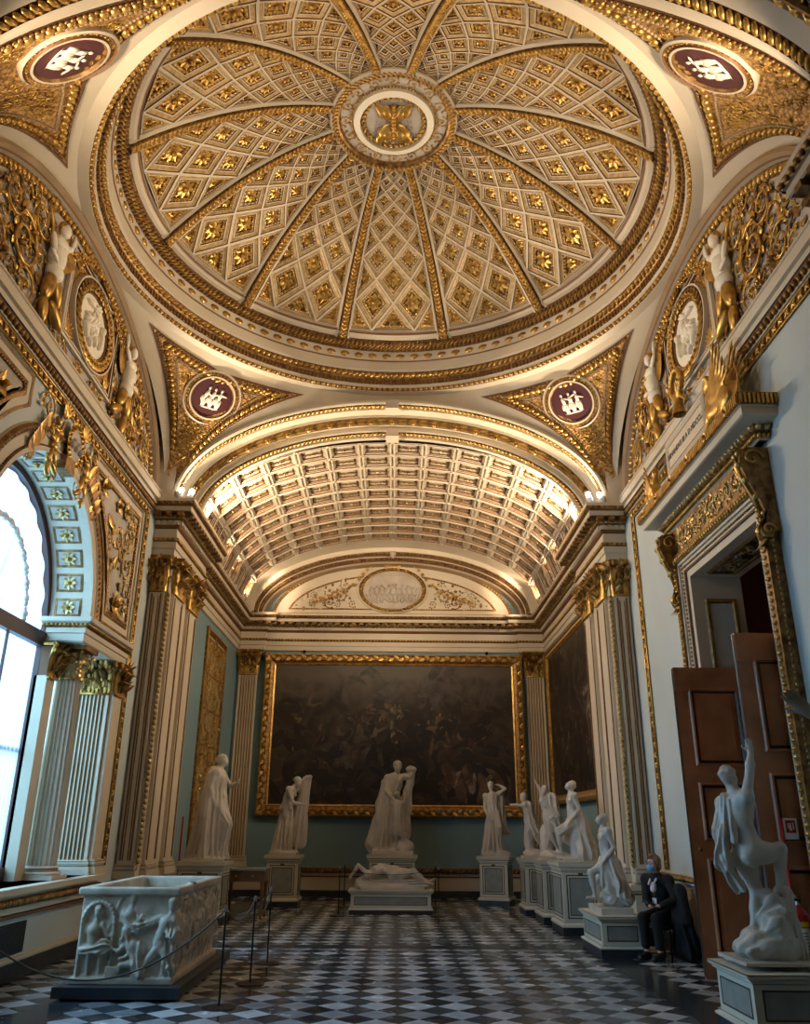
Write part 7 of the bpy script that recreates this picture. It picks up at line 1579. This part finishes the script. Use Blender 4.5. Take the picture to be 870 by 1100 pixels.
# ------------------------------------------------------------------ camera
cam=bpy.data.cameras.new('camera'); co_=bpy.data.objects.new('camera',cam); C.objects.link(co_)
from mathutils import Matrix
Rm=np.array([[.99990623,-.01168882,.00713464],[-.01084786,-.35810306,.93361905],[.00835797,.9336089,.35819628]])
Rm=np.array([[ 0.99990623,-0.01168882,0.00713464],[0,0,0],[0,0,0]])
F_=878.59; vd=np.array([424-435,-(887-550),F_]); fw=vd/np.linalg.norm(vd); up=np.array([452.5-435,1740+550,F_],float); up-=fw*up.dot(fw); up/=np.linalg.norm(up); rt=np.cross(up,fw)
# rows: camera x,y,fwd expressed in world: world = (rt,fw,up)
Xc=np.array([rt[0],fw[0],up[0]]); Yc=np.array([rt[1],fw[1],up[1]]); Zc=-np.array([rt[2],fw[2],up[2]])
M4=Matrix(((Xc[0],Yc[0],Zc[0],.135),(Xc[1],Yc[1],Zc[1],0),(Xc[2],Yc[2],Zc[2],1.7),(0,0,0,1))); co_.matrix_world=M4
cam.sensor_fit='VERTICAL'; cam.sensor_height=24; cam.lens=24*F_/1100; cam.clip_end=200; cam.clip_start=.05
bpy.context.scene.camera=co_
# ------------------------------------------------------------------ light
w=bpy.data.worlds.new('world'); bpy.context.scene.world=w; w.use_nodes=True; w.node_tree.nodes['Background'].inputs[0].default_value=(.5,.7,1,1); w.node_tree.nodes['Background'].inputs[1].default_value=1.0
def light(kind,name,loc,energy,col,target=None,**k):
    l=bpy.data.lights.new(name,kind); l.energy=energy; l.color=col
    for a_,b_ in k.items(): setattr(l,a_,b_)
    o=bpy.data.objects.new(name,l); C.objects.link(o); o.location=loc
    if target is not None: o.rotation_euler=(Vector(target)-Vector(loc)).to_track_quat('-Z','Y').to_euler()
    return o
WARM=(1,.79,.56)
# daylight outside the window
light('AREA','daylight',(-8.6,9.0,6.0),L_WIN,(.31,.66,1),(-4.9,9.9,3.6),shape='RECTANGLE',size=8.0,size_y=6)
# spotlights standing on the cornices, aimed up into the dome
k_=0
for sx in (-1,1):
    for y,ty in ((13.78,YC-1.0),(14.02,YC+1.5),(5.7,YC+1.0),(5.5,YC-1.5)):
        light('SPOT','dome_spot',(sx*3.84,y,7.5),L_DOME,WARM,(-sx*1.2,ty,11.2),spot_size=1.9,spot_blend=.8,shadow_soft_size=.06)
    for y in (17.9,19.1,20.2,21.2):
        light('SPOT','vault_flood',(sx*4.0,y,7.45),L_BAR,WARM,(-sx*1.6,y-.3,8.9),spot_size=2.9,spot_blend=.6,shadow_soft_size=.08)
    light('SPOT','vault_flood',(sx*3.85,15.6,7.5),L_BAR*1.2,WARM,(-sx*1.6,16.6,9.0),spot_size=2.6,spot_blend=.6,shadow_soft_size=.08)
    for y in (1.0,3.9):
        light('SPOT','near_fill',(sx*3.9,y,7.5),L_NEAR,WARM,(sx*.6,y,9.1),spot_size=2.6,spot_blend=.6,shadow_soft_size=.1)  # added unseen fill, warms faces turned toward the camera; no fixture here
sc=bpy.context.scene
sc.view_settings.view_transform='Standard'; sc.view_settings.look='None'; sc.view_settings.gamma=1; sc.view_settings.use_curve_mapping=False
sc.view_settings.exposure=EXPO
try:
    sc.cycles.use_denoising=True; sc.cycles.denoiser='OPENIMAGEDENOISE'; sc.cycles.max_bounces=8; sc.cycles.diffuse_bounces=5; sc.cycles.glossy_bounces=3; sc.cycles.use_light_tree=True; sc.cycles.sample_clamp_indirect=6; sc.cycles.caustics_reflective=False; sc.cycles.caustics_refractive=False
except Exception: pass
